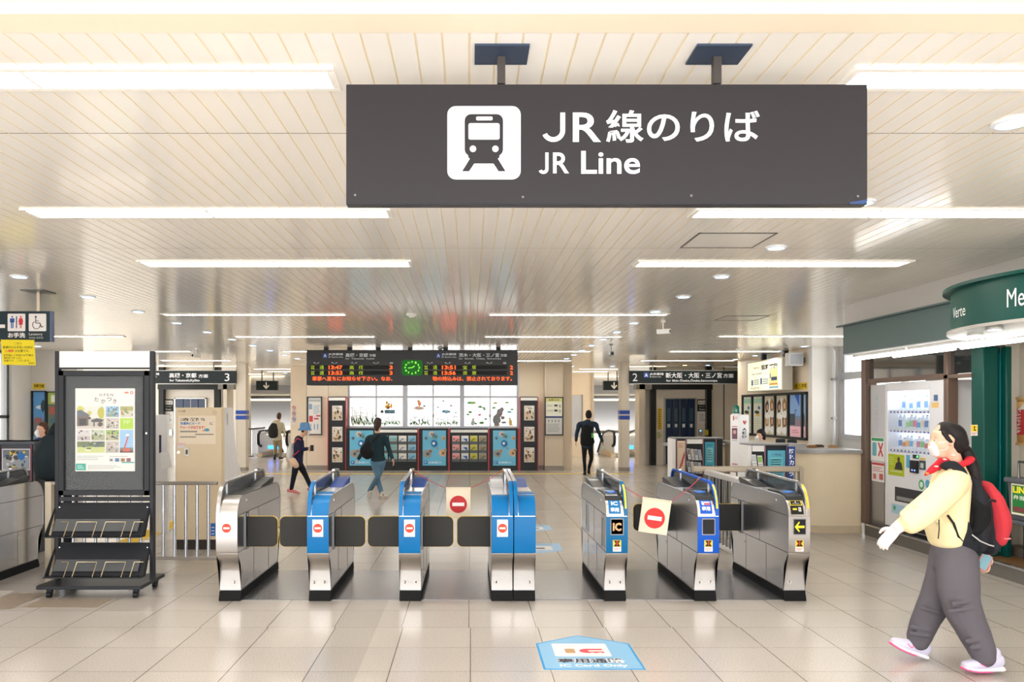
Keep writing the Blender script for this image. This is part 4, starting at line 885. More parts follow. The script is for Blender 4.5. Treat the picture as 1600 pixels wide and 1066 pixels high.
def f2(s, a, b, c, d):
    w = c-a; h = d-b; s.rect(a, b, c, b+h*.46, (226, 226, 206), 1); s.rect(a, b, c, b+h*.1, (214, 210, 130), 2); s.text('お知らせ', a+w*.18, b+h*.085, a+w*.82, b+h*.02, (90, 88, 60), 3, .02)
    for q in (.18, .32): s.lines(a+2, b+h*q, a+w*.5, b+h*(q+.06), 2, (150, 150, 140), seed=int(q*90)); s.rect(a+w*.52, b+h*(q+.05), a+w*.72, b+h*q, (60, 62, 60), 2); s.rect(a+w*.8, b+h*(q+.08), a+w*.92, b+h*q, (170, 170, 160), 2)
    s.rect(a, b+h*.5, c, b+h*.55, (50, 60, 110), 2); s.rect(a, b+h*.55, c, d, (206, 206, 202), 1)
    for q in (.2, .4, .6, .8): s.rect(a+w*q-1, b+h*.66, a+w*q+.6, b+h*.6, (120, 120, 118), 2)
    s.lines(a+3, b+h*.7, c-3, b+h*.94, 6, (150, 150, 148), seed=8)
board(480, 503.5, 620, 680, YB, 'framed station map notice left of the left display tower', f1)
board(851, 880, 620.5, 680.5, 22.3, 'framed notice with yellow heading on the pier right of the window', f2)
# prohibition stickers on the left pier
s = front(24.197); s.slab(456, 664, 463, 632, .003, ink((226, 220, 210)))
for v, c in ((637, (204, 60, 70)), (646, (150, 70, 90)), (655, (110, 80, 160))): s.ring(459.5, v, 3, .8, c, 2); s.line(457.6, v-2, 461.4, v+2, .8, c, 3); s.line(458.2, v, 460.8, v, 1, (60, 60, 70), 2.5); s.rect(457, v+4.6, 462, v+4, (90, 90, 100), 2)
s.build('prohibition_sticker', label='vertical strip of round prohibition symbols on the pier beside the left stairs', cat='sticker')
# ---------- columns ----------
COLM = mat((206, 196, 180), rough=.4, noise=.03, name='column_cladding')
for px0, px1, lab in ((368.7, 384, 'left'), (969, 983.5, 'right')):
    Y = 22.1
    c = MB(COLM).box(X(px0, Y), X(px1, Y), Y, Y+.28, 0, CEIL); c.box(X(px0, Y)-.005, X(px1, Y)+.005, Y-.005, Y+.285, 0, .1, mat((140, 132, 120)))
    c.box(X(px0+1, Y), X(px0+1.5, Y), Y-.004, Y, .1, CEIL, mat((170, 160, 146)))
    co = c.build('column', kind='structure')
    b = MB(mat((20, 66, 160), rough=.4, noise=0))
    for v0, v1 in ((641.5, 647.4), (649.6, 655.6)): b.box(X(px0, Y)-.008, X(px1, Y)+.008, Y-.008, Y+.288, Z(v1, Y), Z(v0, Y))
    b.build('blue_band', label='pair of blue bands wrapped round the '+lab+' column', cat='band', group='blue column bands')
# ---------- elevators ----------
def elevator(side):
    m = (lambda p: p) if side == 'right' else (lambda p: 2*680.3-p)   # mirrored layout in photo pixels
    Y = YE; t = thing('elevator', 'dark blue elevator doors in a black frame on the '+side+' side of the hall', 'elevator', (X(m(1061), Y), Y, 0), group='elevators')
    def bx(b, a, c, y0, y1, v0, v1, mm=None): b.box(X(m(a), Y), X(m(c), Y), y0, y1, v0, v1, mm); return b
    b = MB(mat((30, 32, 32), rough=.3, noise=.01)); bx(b, 1014.5, 1023, Y-.2, Y, 0, CEIL); bx(b, 1101.5, 1109, Y-.2, Y, 0, CEIL); bx(b, 1014.5, 1110, Y-.22, Y, Z(609, Y), Z(600, Y)); b.build('portal_frame', t)
    b = MB(mat((110, 108, 104), rough=.35)); bx(b, 990, 1014.5, Y-.35, Y, Z(609, Y), Z(599, Y)); b.build('side_lintel', t)
    b = MB(mat((170, 168, 164), rough=.3, metal=.7)); bx(b, 1037, 1039, Y-.08, Y, 0, Z(622, Y)); bx(b, 1085, 1087.5, Y-.08, Y, 0, Z(622, Y)); bx(b, 1037, 1087.5, Y-.08, Y, Z(623.5, Y), Z(622, Y)); b.build('door_jamb', t)
    for i, (a, c) in enumerate(((1039, 1049.5), (1050, 1061), (1062, 1073), (1073.5, 1085))):
        b = MB(mat((20, 42, 74), rough=.3, noise=.03, coat=.3)); bx(b, a, c, Y-.05-.01*(i % 2), Y-.02, .02, Z(623.5, Y)); d = b.build('door', t, bevel=.004)
        b = MB(mat((60, 84, 100), rough=.1, noise=0)); bx(b, (a+c)/2-2.5, (a+c)/2+2.5, Y-.064, Y-.05, Z(659, Y), Z(638, Y)); b.build('window', d)
        b = MB(mat((196, 204, 210), noise=0)); bx(b, (a+c)/2-2, (a+c)/2+2, Y-.066, Y-.05, Z(668, Y), Z(662.5, Y)); b.build('sticker', d)
    b = MB(STEELD); bx(b, 1061, 1062, Y-.07, Y-.02, .02, Z(623.5, Y)); b.build('centre_post', t)
    b = MB(mat((176, 176, 174), rough=.3, metal=.6)); bx(b, 1091, 1097, Y-.04, Y, Z(681, Y), Z(671, Y)); bx(b, 1093, 1095, Y-.045, Y-.04, Z(674, Y), Z(672.5, Y), glow((90, 190, 255), 2)); b.build('call_panel', t)
    def sg(nm, a, c, v0, v1, fn, lab):
        s = front(Y-.03); pa, pc = sorted((m(a), m(c))); s.slab(pa, v1, pc, v0, .028, ink((226, 224, 218))); fn(s, pa, v0, pc, v1); s.build(nm, label=lab, cat='notice', group='notices beside the elevators')
    def fa(s, a, b_, c, d):
        h = d-b_; s.rect(a, b_, c, b_+h*.5, (40, 42, 44), 1); s.rr(a+1.2, b_+h*.22, c-1.2, b_+h*.05, .6, (226, 224, 220), 2); s.text('のりば', a+2.4, b_+h*.2, c-2.4, b_+h*.08, (60, 60, 60), 3, .02); s.text('エレベーター', a+3, b_+h*.33, c-3, b_+h*.27, (220, 220, 216), 2, .02); s.text('Elevator', a+3, b_+h*.45, c-3, b_+h*.38, (220, 220, 216), 2)
        s.lines(a+3, b_+h*.58, c-3, b_+h*.92, 5, (130, 130, 128), seed=5)
    sg('elevator_notice', 1089.5, 1104.5, 624, 662, fa, 'white and black elevator notice right of the '+side+' elevator doors' if side == 'right' else 'white and black elevator notice beside the left elevator doors')
    def fy(s, a, b_, c, d): s.rect(a, b_, c, d, (236, 196, 30), 1); s.lines(a+.8, b_+1, c-.8, d-1, 9, (110, 90, 20), seed=3)
    sg('yellow_notice', 1028, 1034, 638, 671.5, fy, 'narrow vertical yellow notice beside the '+side+' elevator doors')
    def fc(s, a, b_, c, d): s.rect(a, b_, c, d, (222, 216, 170), 1); s.lines(a+1, b_+1, c-1, d-1, 4, (120, 116, 90), seed=2)
    sg('cream_notice', 1025.5, 1035, 674.5, 686, fc, 'small cream notice under the yellow strip beside the '+side+' elevator')
    if side == 'right':
        s = front(YE-.205); s.slab(1101.8, 680, 1106.5, 672, .003, ink((226, 210, 40))); s.lines(1102.4, 673, 1106, 679, 3, (80, 76, 30)); s.build('yellow_sticker', label='small yellow sticker on the black frame right of the elevator', cat='sticker')
elevator('right'); elevator('left')
# ---------- escalators at the head of the stairs ----------
def escal(x0, label, sx):
    t = thing('escalator', label, 'escalator', (x0, 29.0, 0), group='escalators')
    for k, xx in enumerate((x0-.5, x0+.5)):
        pth = [(xx, 28.6, .45)] + [(xx, 28.6-.32*math.sin(a), .65-.28*math.cos(a)) for a in [PI*i/8 for i in range(9)]] + [(xx, 29.6, .93), (xx, 30.6, .82), (xx, 32.0, 0.0)]
        MB(BLACK).tube(pth, [(.05, .03)]*len(pth), n=8).build('handrail', t)
        MB(glass((210, 210, 205), .45, .15, 'balustrade_glass')).prism([(28.4, .1), (30.6, .1), (32, -.7), (32, -.05), (30.6, .78), (29.6, .88), (28.5, .86), (28.35, .6)], 'x', xx-.01, xx+.01).build('balustrade', t)
        MB(mat((226, 206, 170), rough=.4)).box(xx-.08, xx+.08, 28.5, 30.7, 0, .16).build('skirt', t)
    MB(STEELD).box(x0-.42, x0+.42, 28.3, 30.8, 0, .02).build('landing_plate', t)
    MB(glow((40, 120, 255), 3)).box(x0-.2, x0+.2, 28.45, 28.5, .3, .42).build('direction_light', t)
escal(5.6, 'escalator with black handrails going down behind the right column', 1); escal(-7.0, 'escalator with black handrails going down behind the left column', -1)
for nm, x0, sx in (('left', X(381, 28), 1), ('right', 6.2, 1)):
    Yq = 28.0
    t = thing('railing', 'steel barred railing at the head of the '+nm+' escalator', 'railing', (x0, Yq, 0), group='escalator railings')
    b = MB(STEELD); b.tube([(x0-.05, Yq, 1.02), (x0+.32, Yq, 1.02), (x0+.32, Yq+1.6, 1.02)], .03); b.build('handrail', t)
    b = MB(STEELD)
    for k in range(5): b.cyl((x0+k*.08, Yq, .02), (x0+k*.08, Yq, 1.0), .012, n=6)
    for k in range(9): b.cyl((x0+.32, Yq+.18*k, .02), (x0+.32, Yq+.18*k, 1.0), .012, n=6)
    b.box(x0-.05, x0+.33, Yq-.02, Yq+.02, .04, .08); b.build('balusters', t)
# ---------- station office counter at the right ----------
CNT = mat((226, 208, 176), rough=.55, noise=.04, nscale=3, name='counter_cream')
t = thing('counter', 'long cream curved station office counter with a grey top', 'counter', (4.9, 11.0, 0))
arcp = [(4.55+.35-.35*math.cos(a), 11.35-.35*math.sin(a)) for a in [PI/2*i/8 for i in range(9)]]
poly = [(5.38, 11.0)] + arcp[::-1] + [(4.55, 14.3), (4.85, 14.3), (4.85, 11.5), (5.38, 11.5)]
MB(CNT).prism(poly, 'z', .1, 1.10).build('front_panel', t, smooth=50)
MB(mat((196, 178, 150), rough=.6, noise=.08, nscale=8)).prism([(x, y-.006 if y < 11.3 else y) for x, y in poly], 'z', 0, .1).build('plinth', t)
o_ = [(5.40, 10.93)] + [(4.55+.35-.42*math.cos(a), 11.35-.42*math.sin(a)) for a in [PI/2*i/8 for i in range(9)]][::-1] + [(4.48, 14.3), (5.1, 14.3), (5.1, 11.6), (5.40, 11.6)]
MB(mat((150, 148, 146), rough=.3, noise=.03)).prism(o_, 'z', 1.10, 1.145).build('countertop', t)
t2 = thing('reception_desk', 'pale station office desk wall behind the glossy white pillar', 'desk', (4.4, 14.8, 0))
MB(CNT).box(3.7, 6.0, 14.6, 14.9, 0, 1.02).build('front_panel', t2); MB(mat((150, 148, 146), rough=.3)).box(3.65, 6.1, 14.5, 15.2, 1.02, 1.07).build('desktop', t2)
for k, (x, y, c, l) in enumerate(((4.95, 11.6, (150, 104, 60), 'brown'), (5.12, 11.75, (90, 70, 56), 'dark brown'), (5.27, 11.62, (176, 140, 90), 'tan'))):
    b = MB(mat(c)); b.box(x-.06, x+.06, y-.04, y+.04, 1.145, 1.175); b.box(x-.045, x+.045, y-.03, y+.03, 1.175, 1.185)
    b.build('stamp_box', label='small '+l+' box lying on the cream counter top', cat='box', bevel=.004)
# info racks in front of the office
def rack(name, label, px0, px1, py, Y, segs, side=.0, tilt=0):
    t = thing(name, label, 'display stand', (X((px0+px1)/2, Y), Y, 0), group='info stands in front of the office')
    MB(DK).box(X(px0, Y), X(px1, Y), Y, Y+.35, 0.02, Z(py, Y)).build('body', t)
    MB(mat((130, 128, 130), rough=.35)).box(X(px0, Y)-.01, X(px1, Y)+.01, Y-.03, Y+.37, Z(py, Y), Z(py-2, Y)).build('top_cap', t, bevel=.004)
    MB(WHITE).box(X(px0, Y)-.03, X(px0+2, Y), Y-.03, Y+.33, 0, Z(py, Y)).build('side_panel', t)
    f = MB(mat((150, 110, 124), rough=.4))
    for a in segs: f.box(X(a, Y)-.008, X(a, Y)+.008, Y-.02, Y, .02, Z(py, Y))
    f.build('divider', t)
    return t
t = rack('info_rack', 'low dark info stand with leaflets and a light blue poster left of the white pillar', 1053, 1129, 686, 14.0, (1057, 1071.5, 1098.5, 1118.5))
MB(WHITE).box(X(1073, 14), X(1097, 14), 13.975, 14.0, Z(693.5, 14), Z(686.5, 14)).build('header', t)
s = front(13.985); s.slab(1058.5, 740, 1070.5, 689, .01, ink((226, 214, 190))); s.rect(1059, 739.5, 1070, 689.5, (224, 206, 176), 1); s.poly([(1060, 735), (1064, 722), (1069, 705), (1070, 712), (1066, 728)], (196, 90, 90), 2); s.lines(1060, 692, 1069, 700, 3, (190, 110, 90)); s.build('poster', label='narrow cream poster with a red shape at the left of the info stand', cat='poster')
s = front(13.985); s.slab(1100.5, 740, 1117.5, 690, .01, ink((30, 60, 80))); s.rect(1101.5, 739, 1116.5, 691, (70, 168, 190), 1); s.rr(1104, 722, 1114, 700, 1, (130, 200, 214), 2); s.lines(1104, 694, 1114, 698, 2, (30, 70, 110)); s.lines(1105, 702, 1113, 720, 5, (40, 90, 120), seed=6); s.lines(1103, 726, 1115, 736, 3, (30, 80, 120), seed=9); s.build('poster', label='light blue poster on the info stand left of the white pillar', cat='poster')
def leaflet(u, v, w, h, Y, c, label, grp, c2=None, lean=2.5):
    s = front(Y); q = [(u, v+h), (u+w, v+h), (u+w-lean, v), (u-lean, v)]
    s.b.add([s.at(a, b, 0) for a, b in q] + [s.at(a, b, -4) for a, b in q], [(0, 1, 2, 3), (7, 6, 5, 4), (0, 4, 5, 1), (1, 5, 6, 2), (2, 6, 7, 3), (3, 7, 4, 0)], ink(c))
    s.poly([(u+.6-lean*.55, v+h*.55), (u+w-.6-lean*.55, v+h*.55), (u+w-.6-lean*.92, v+h*.08), (u+.6-lean*.92, v+h*.08)], c2 or (150, 160, 170), 1); s.line(u+.8-lean*.3, v+h*.75, u+w-.8-lean*.3, v+h*.75, .7, (120, 120, 124), 1)
    s.build('brochure', label=label, cat='brochure', group=grp)
cc = ((206, 206, 200), (190, 200, 210), (214, 210, 214), (180, 196, 204))
for r in range(2):
    MB(mat((110, 108, 112), rough=.4)).box(X(1073, 14), X(1097, 14), 13.9, 14.0, Z(719.5+r*21, 14), Z(718.5+r*21, 14)).build('shelf', t)
    for c in range(4): leaflet(1075.5+c*5.8, 701+r*20+c*.6, 4.6, 17, 13.93, cc[(c+r) % 4], ('upper', 'lower')[r]+' row leaflet, '+('first', 'second', 'third', 'fourth')[c]+' from the left, in the stand left of the white pillar', 'leaflets left of the pillar', ((120, 120, 130), (210, 190, 160), (130, 140, 160), (170, 180, 190))[c])
t = rack('info_rack', 'low grey info stand with leaflets and a light blue poster right of the white pillar', 1171, 1231, 696, 10.6, (1173, 1194.5, 1229))
MB(WHITE).box(X(1174.5, 10.6), X(1193, 10.6), 10.575, 10.6, Z(705.5, 10.6), Z(696.5, 10.6)).build('header', t)
s = front(10.585); s.slab(1197, 760, 1228, 701, .01, ink((30, 50, 60))); s.rect(1199.5, 756, 1227, 704, mat((92, 178, 200), noise=.12, nscale=4), 1); s.text('ご案内', 1206, 713, 1220, 709, (70, 90, 130), 2, .02); s.rr(1203, 732, 1223, 715, 1, (110, 196, 206), 2); s.lines(1204, 717, 1222, 731, 4, (50, 110, 130), seed=7); s.lines(1202, 736, 1225, 752, 4, (60, 100, 120), seed=8); s.build('poster', label='light blue poster on the grey info stand right of the white pillar', cat='poster')
MB(mat((110, 108, 112), rough=.4)).box(X(1174, 10.6), X(1193.5, 10.6), 10.48, 10.6, Z(732, 10.6), Z(731, 10.6)).build('shelf', t)
for c in range(2): leaflet(1176+c*9.5, 710.6+c*1.5, 7.5, 19, 10.52, (232, 232, 230), ('white and grey leaflet', 'white and green leaflet')[c]+' in the stand right of the white pillar', 'leaflets right of the pillar', ((200, 200, 206), (150, 196, 90))[c])
o = thing('camera_sign', 'narrow vertical blue sign with white Japanese lettering beside the counter', 'sign', (X(1237, 10.5), 10.5, 0.2))
s = front(10.5); s.slab(1231, 790, 1242.5, 698, .02, mat((20, 60, 130), rough=.4, noise=.01))
for i, ch in enumerate('防犯カメラ'): s.text(ch, 1233, 709+i*8.8, 1240.5, 701.5+i*8.8, (235, 238, 244), 1, .03)
s.build('panel', o); MB(STEELD).box(X(1236, 10.5), X(1237.5, 10.5), 10.52, 10.54, 0, .3).build('foot', o); MB(STEELD).box(X(1230, 10.5), X(1243.5, 10.5), 10.42, 10.65, 0, .02).build('base', o)
# AED pillar (turned 45 degrees)
Y = 11.9; xa, xb, xc = X(1141, Y), X(1155, Y-.13), X(1170.5, Y)
t = thing('aed_pillar', 'white AED pillar with a red heart and a green lamp on top', 'AED box', (xb, Y, 0))
hh = Z(648, Y)
bk = (xb+.02, Y+.16)
MB(mat((240, 238, 238), rough=.25, noise=.01, coat=.4)).prism([(xa, Y), (xb, Y-.13), (xc, Y), bk], 'z', .03, hh).build('cabinet', t, bevel=.006)
MB(BLACKM).prism([(xa-.01, Y), (xb, Y-.145), (xc+.01, Y), (bk[0], bk[1]+.01)], 'z', 0, .03).build('base', t)
A = Vector((xb, Y-.13, 0)); C_ = Vector((xc, Y, 0)); U = (C_-A).normalized()
s = Sheet(A, U, (0, 0, 1), .0012); Lw = (C_-A).length; RH = (212, 60, 40)
s.circ(Lw*.44, Z(659, Y), .018, RH, 2, 14); s.circ(Lw*.56+.018, Z(659, Y), .018, (226, 110, 50), 2, 14); s.poly([(Lw*.44-.018, Z(659.6, Y)), (Lw*.56+.036, Z(659.6, Y)), (Lw*.53, Z(664, Y))], RH, 3)
for i, ch in enumerate('AED'): s.text(ch, Lw*.3, Z(673+i*5.6, Y), Lw*.72, Z(668.7+i*5.6, Y), (50, 46, 46), 2, .03)
s.build('lettering', t)
A2 = Vector((xa, Y, 0)); U2 = (A-A2).normalized(); L2 = (A-A2).length
s = Sheet(A2, U2, (0, 0, 1), .0012)
s.rect(L2*.2, Z(686, Y), L2*.8, Z(669, Y), (120, 80, 96), 1); s.circ(L2*.5, Z(675, Y), .03, (214, 170, 160), 2, 12); s.rect(L2*.3, Z(657, Y), L2*.45, Z(650, Y), (214, 110, 110), 1); s.text('AED', L2*.5, Z(655, Y), L2*.85, Z(651, Y), (170, 150, 150), 1); s.lines(L2*.2, Z(665, Y), L2*.8, Z(668, Y), 1, (190, 60, 60)); s.lines(L2*.2, Z(723, Y), L2*.8, Z(727, Y), 1, (210, 80, 80)); s.rect(L2*.25, Z(738, Y), L2*.8, Z(734, Y), (220, 110, 120), 1); s.lines(L2*.2, Z(687.5, Y), L2*.8, Z(689, Y), 1, (90, 90, 90))
s.build('picture_label', t)
o = thing('beacon_lamp', 'green dome beacon lamp standing on the white AED pillar', 'lamp', (xb, Y, hh), local=True)
MB(mat((12, 110, 84), rough=.12, noise=0, coat=.6)).lathe((0, 0, .012), [(.05, 0), (.056, .02), (.054, .07), (.046, .105), (.028, .128), (.008, .136)]).build('dome', o); MB(WHITE).lathe((0, 0, 0), [(.062, 0), (.062, .016)]).build('base', o)
# chairs behind the desk
for k, (a, b_) in enumerate(((1213, 1228), (1231, 1246))):
    Y = 15.6+k*.7; t = thing('office_chair', ('left', 'right')[k]+' of two black office chair backs behind the desk', 'chair', (X((a+b_)/2, Y), Y, 0), group='office chairs')
    MB(BLACK).box(X(a, Y), X(b_, Y), Y, Y+.06, .75, Z(686+k, Y)).build('backrest', t, bevel=.02); MB(BLACK).box(X(a, Y), X(b_, Y), Y-.45, Y, .44, .5).build('seat', t, bevel=.02)
    MB(STEELD).cyl((X((a+b_)/2, Y), Y-.22, .06), (X((a+b_)/2, Y), Y-.22, .44), .03).box(X((a+b_)/2, Y)-.02, X((a+b_)/2, Y)+.02, Y, Y+.03, .5, .78).build('column', t)
    b = MB(BLACK)
    for q in range(5): an = 2*PI*q/5; b.tube([(X((a+b_)/2, Y), Y-.22, .07), (X((a+b_)/2, Y)+.26*math.cos(an), Y-.22+.26*math.sin(an), .03)], .02, n=6)
    b.build('base', t)
# wall things: lit billboard, speaker, yellow sign, posters
xf = 6.75
t = thing('lit_billboard', 'lit cream hospital billboard mounted high on the right wall', 'billboard', (xf+.1, 18.4, 2.1))
MB(mat((206, 200, 188), rough=.4)).box(xf, 6.97, 17.3, 19.5, 2.12, 2.84).build('case', t, bevel=.006)
b = MB(DK); b.box(6.9, 7.0, 17.6, 17.7, 2.84, CEIL).box(6.9, 7.0, 18.9, 19.0, 2.84, CEIL).build('bracket', t)
s = sidewall(xf-.002); LC = mat((232, 228, 196), emit=.5, noise=0)
s.rect(-19.45, 2.15, -17.35, 2.81, LC, 1)
MP = lambda u, v: (-19.45+2.1*u, 2.81-.66*v)
def bt(q, u0, v1, u1, v0, c, bd=.02): a = MP(u0, v1); b = MP(u1, v0); s.text(q, a[0], a[1], b[0], b[1], c, 2, bd)
def br(u0, v0, u1, v1, c, k=1.5): a = MP(u0, v1); b = MP(u1, v0); s.rect(a[0], a[1], b[0], b[1], c, k)
bt('医療法人', .2, .24, .4, .17, (150, 90, 90)); bt('藍野病院', .43, .3, .9, .12, (60, 66, 60), .04); bt('日曜日・祝日は診療いたします', .14, .45, .62, .38, (70, 110, 170))
br(.66, .3, .9, .88, (240, 232, 160)); br(.72, .58, .88, .7, (36, 60, 100), 1.8); br(.68, .45, .71, .62, (60, 130, 190), 1.8); br(.12, .62, .17, .82, (40, 90, 160), 1.8); br(.4, .58, .45, .8, (40, 90, 160), 1.8)
for u in (.19, .47): 
    for v in (.62, .69, .76): br(u, v, u+.17, v+.03, (110, 140, 150), 1.8)
bt('072-627-7611', .1, .96, .4, .88, (60, 60, 56)); br(.66, .9, .92, .96, (120, 170, 210), 1.8); br(.67, .8, .9, .84, (226, 130, 60), 1.8)
s.build('lit_panel', t)
t = thing('wall_speaker', 'small white box speaker on the wall beside the lit billboard', 'speaker', (6.9, 16.9, 2.62))
MB(mat((214, 214, 214), rough=.5)).box(6.72, 7.02, 16.86, 17.1, 2.62, 2.9).build('housing', t, bevel=.01); MB(mat((176, 176, 178))).box(6.75, 6.99, 16.852, 16.86, 2.65, 2.87).build('grille', t); MB(STEELD).box(7.02, 7.1, 16.95, 17.0, 2.7, 2.8).build('bracket', t)
s = sidewall(7.096); s.slab(-17.55, 2.13, -16.86, 2.27, .004, mat((230, 196, 40), noise=.01)); s.text('大阪・三ノ宮方面', -17.5, 2.165, -16.9, 2.25, (70, 60, 20), 1, .03); s.lines(-17.45, 2.14, -17.1, 2.16, 1, (120, 100, 30), k=1); s.build('direction_sign', label='small yellow direction sign on the wall above the poster row', cat='sign')
def yr(px): return XR*F/(px-CX)
ps = [(1164.5, 1177), (1180, 1194), (1197.5, 1213), (1216, 1233), (1237, 1256), (1258.5, 1264)]
t = thing('display_board', 'long dark frame holding a row of posters on the right wall', 'poster frame', (7.05, 19, 1.05))
b = MB(DK); ya, yb = yr(1163), 16.82; zt, zb = 2.075, 1.045
b.box(7.03, 7.1, yb, ya, zt-.05, zt); b.box(7.03, 7.1, yb, ya, zb, zb+.05); b.box(7.07, 7.1, yb, ya, zb, zt)
for a in (1163.4, 1178.5, 1195.7, 1214.5, 1235, 1257.2): y = yr(a); b.box(7.03, 7.1, y-.035, y+.035, zb, zt)
b.build('frame', t)
def face(s, u, v, r, hair, skin, k):
    blob(s, u, v, r, r*1.25, hair, k, 12, 3); blob(s, u, v-r*.1, r*.5, r*.62, skin, k+1, 12, 4); blob(s, u, v-r*1.7, r*1.2, r*.7, (226, 226, 224), k+.5, 9, 5)
labs = ['pale green poster with blue and yellow figures, leftmost in the row on the right wall', 'pale green poster with blue and yellow figures, second from the left on the right wall', 'poster with four portraits, third from the left on the right wall', 'poster with four portraits, fourth from the left on the right wall', 'blue and pink seaside poster, fifth from the left on the right wall', 'blue and pink poster strip at the right end of the wall row']
for i, (a, c) in enumerate(ps):
    y0_, y1_ = -yr(a), -max(yr(c), 16.86); s = sidewall(7.062, .0025); s.slab(y0_, zb+.06, y1_, zt-.06, .006, ink((226, 224, 216))); w = y1_-y0_; h = zt-zb-.12; v0 = zb+.06
    if i < 2:
        s.rect(y0_, v0, y1_, v0+h, (204, 206, 190), 1); s.rect(y0_, v0+h*.82, y1_, v0+h*.95, (150, 190, 170), 2); blob(s, y0_+w*.62, v0+h*.7, w*.14, h*.05, (30, 90, 180), 2, 9, 2); blob(s, y0_+w*.4, v0+h*.58, w*.3, h*.05, (50, 60, 60), 2, 9, 4); blob(s, y0_+w*.5, v0+h*.5, w*.3, h*.03, (220, 170, 80), 3, 9, 4)
        for q in range(6): s.lines(y0_+w*.15, v0+h*(.08+.06*q), y0_+w*.9, v0+h*(.11+.06*q), 1, ((190, 150, 110), (150, 180, 160))[q % 2], seed=q)
    elif i < 4:
        s.rect(y0_, v0, y1_, v0+h, (196, 190, 170), 1)
        for (fu, fv, hr, sk) in ((.28, .72, (60, 40, 34), (196, 150, 130)), (.76, .76, (150, 110, 60), (222, 180, 156)), (.26, .36, (150, 120, 50), (214, 176, 150)), (.76, .36, (120, 84, 50), (206, 166, 140))): face(s, y0_+w*fu, v0+h*fv, w*.2, hr, sk, 2)
        s.rr(y0_+w*.44, v0+h*.12, y0_+w*.56, v0+h*.95, w*.05, (236, 236, 232), 4); s.circ(y0_+w*.5, v0+h*.55, w*.12, (238, 238, 234), 5, 16, h*.12); s.lines(y0_+w*.44, v0+h*.52, y0_+w*.56, v0+h*.6, 2, (90, 90, 90), k=6)
    else:
        s.rect(y0_, v0+h*.5, y1_, v0+h, (130, 170, 220), 1); s.rect(y0_, v0+h*.25, y1_, v0+h*.5, (150, 130, 146), 1); s.rect(y0_, v0, y1_, v0+h*.25, (232, 186, 200), 1); s.rect(y0_, v0+h*.28, y0_+w*.45, v0+h*.55, (70, 80, 90), 2); s.rect(y0_+w*.5, v0+h*.42, y1_, v0+h*.5, (110, 140, 176), 2)
        if i == 4: s.poly([(y0_+w*.4, v0+h), (y0_+w*.8, v0+h), (y0_+w*.8, v0+h*.72)], (30, 90, 190), 2); s.ring(y0_+w*.5, v0+h*.6, .05, .02, (60, 60, 70), 3, 16, 0, 280)
        s.lines(y0_+w*.2, v0+h*.08, y0_+w*.8, v0+h*.18, 2, (200, 120, 140), seed=3)
    s.build('poster', label=labs[i], cat='poster', group='posters on the right wall')
# ---------- fence right of the gates ----------
t = thing('railing', 'white steel railing running from the right end gate towards the info stands', 'railing', (2.82, 9.1, 0))
RW = mat((214, 210, 208), rough=.35, metal=.3, noise=.02)
MB(RW).box(2.86, 2.94, 8.62, 9.8, .9, .965).build('top_rail', t, bevel=.012); MB(RW).box(2.88, 2.93, 8.62, 9.8, .1, .14).build('bottom_rail', t, bevel=.006)
for k in range(9): MB(STEELD).cyl((2.905, 8.7+k*.125, .14), (2.905, 8.7+k*.125, .9), .011, n=8).build('baluster', t)
MB(STEELD).box(2.87, 2.94, 9.76, 9.83, 0, .93).build('post', t)
t = thing('railing', 'beige steel railing with an end post in front of the office stands', 'railing', (3.5, 9.8, 0))
RB = mat((170, 158, 140), rough=.35, metal=.4, noise=.02)
MB(RB).box(2.74, X(1257, 9.8), 9.84, 9.9, .93, 1.0).build('top_rail', t, bevel=.01); MB(RB).box(2.94, X(1257, 9.8), 9.85, 9.89, .1, .14).build('bottom_rail', t, bevel=.006)
for k in range(9): MB(STEELD).cyl((3.05+k*.118, 9.87, .14), (3.05+k*.118, 9.87, .93), .011, n=8).build('baluster', t)
MB(RB).box(X(1251, 9.8), X(1257, 9.8), 9.82, 9.9, 0, .98).build('post', t)
# ---------- shop side ----------
HW = mat((214, 208, 202), rough=.5, noise=.02)
MB(HW).box(5.9, 7.7, -1.2, 5.0, 0, CEIL).build('wall_shop_south', kind='structure')
MB(HW).box(4.7, 7.7, 5.0, 10.05, 2.72, CEIL).build('wall_shop_header', kind='structure')
SH = mat((226, 216, 200), rough=.5, noise=.02)
MB(SH).box(5.9, 6.1, 4.9, 8.6, .15, 2.72).build('wall_shop', kind='structure')
MB(mat((206, 200, 186), rough=.5, noise=.02)).box(5.75, 6.0, 8.6, 9.1, .15, 2.72).build('wall_shop_recess', kind='structure')
MB(mat((200, 196, 188))).box(6.2, 7.64, 10.3, 10.9, 0, CEIL).build('wall_shop_end', kind='structure')
MB(mat((92, 84, 76), rough=.45, noise=.05)).box(5.72, 5.9, 4.9, 8.58, .15, .25).build('baseboard_shop', kind='structure')
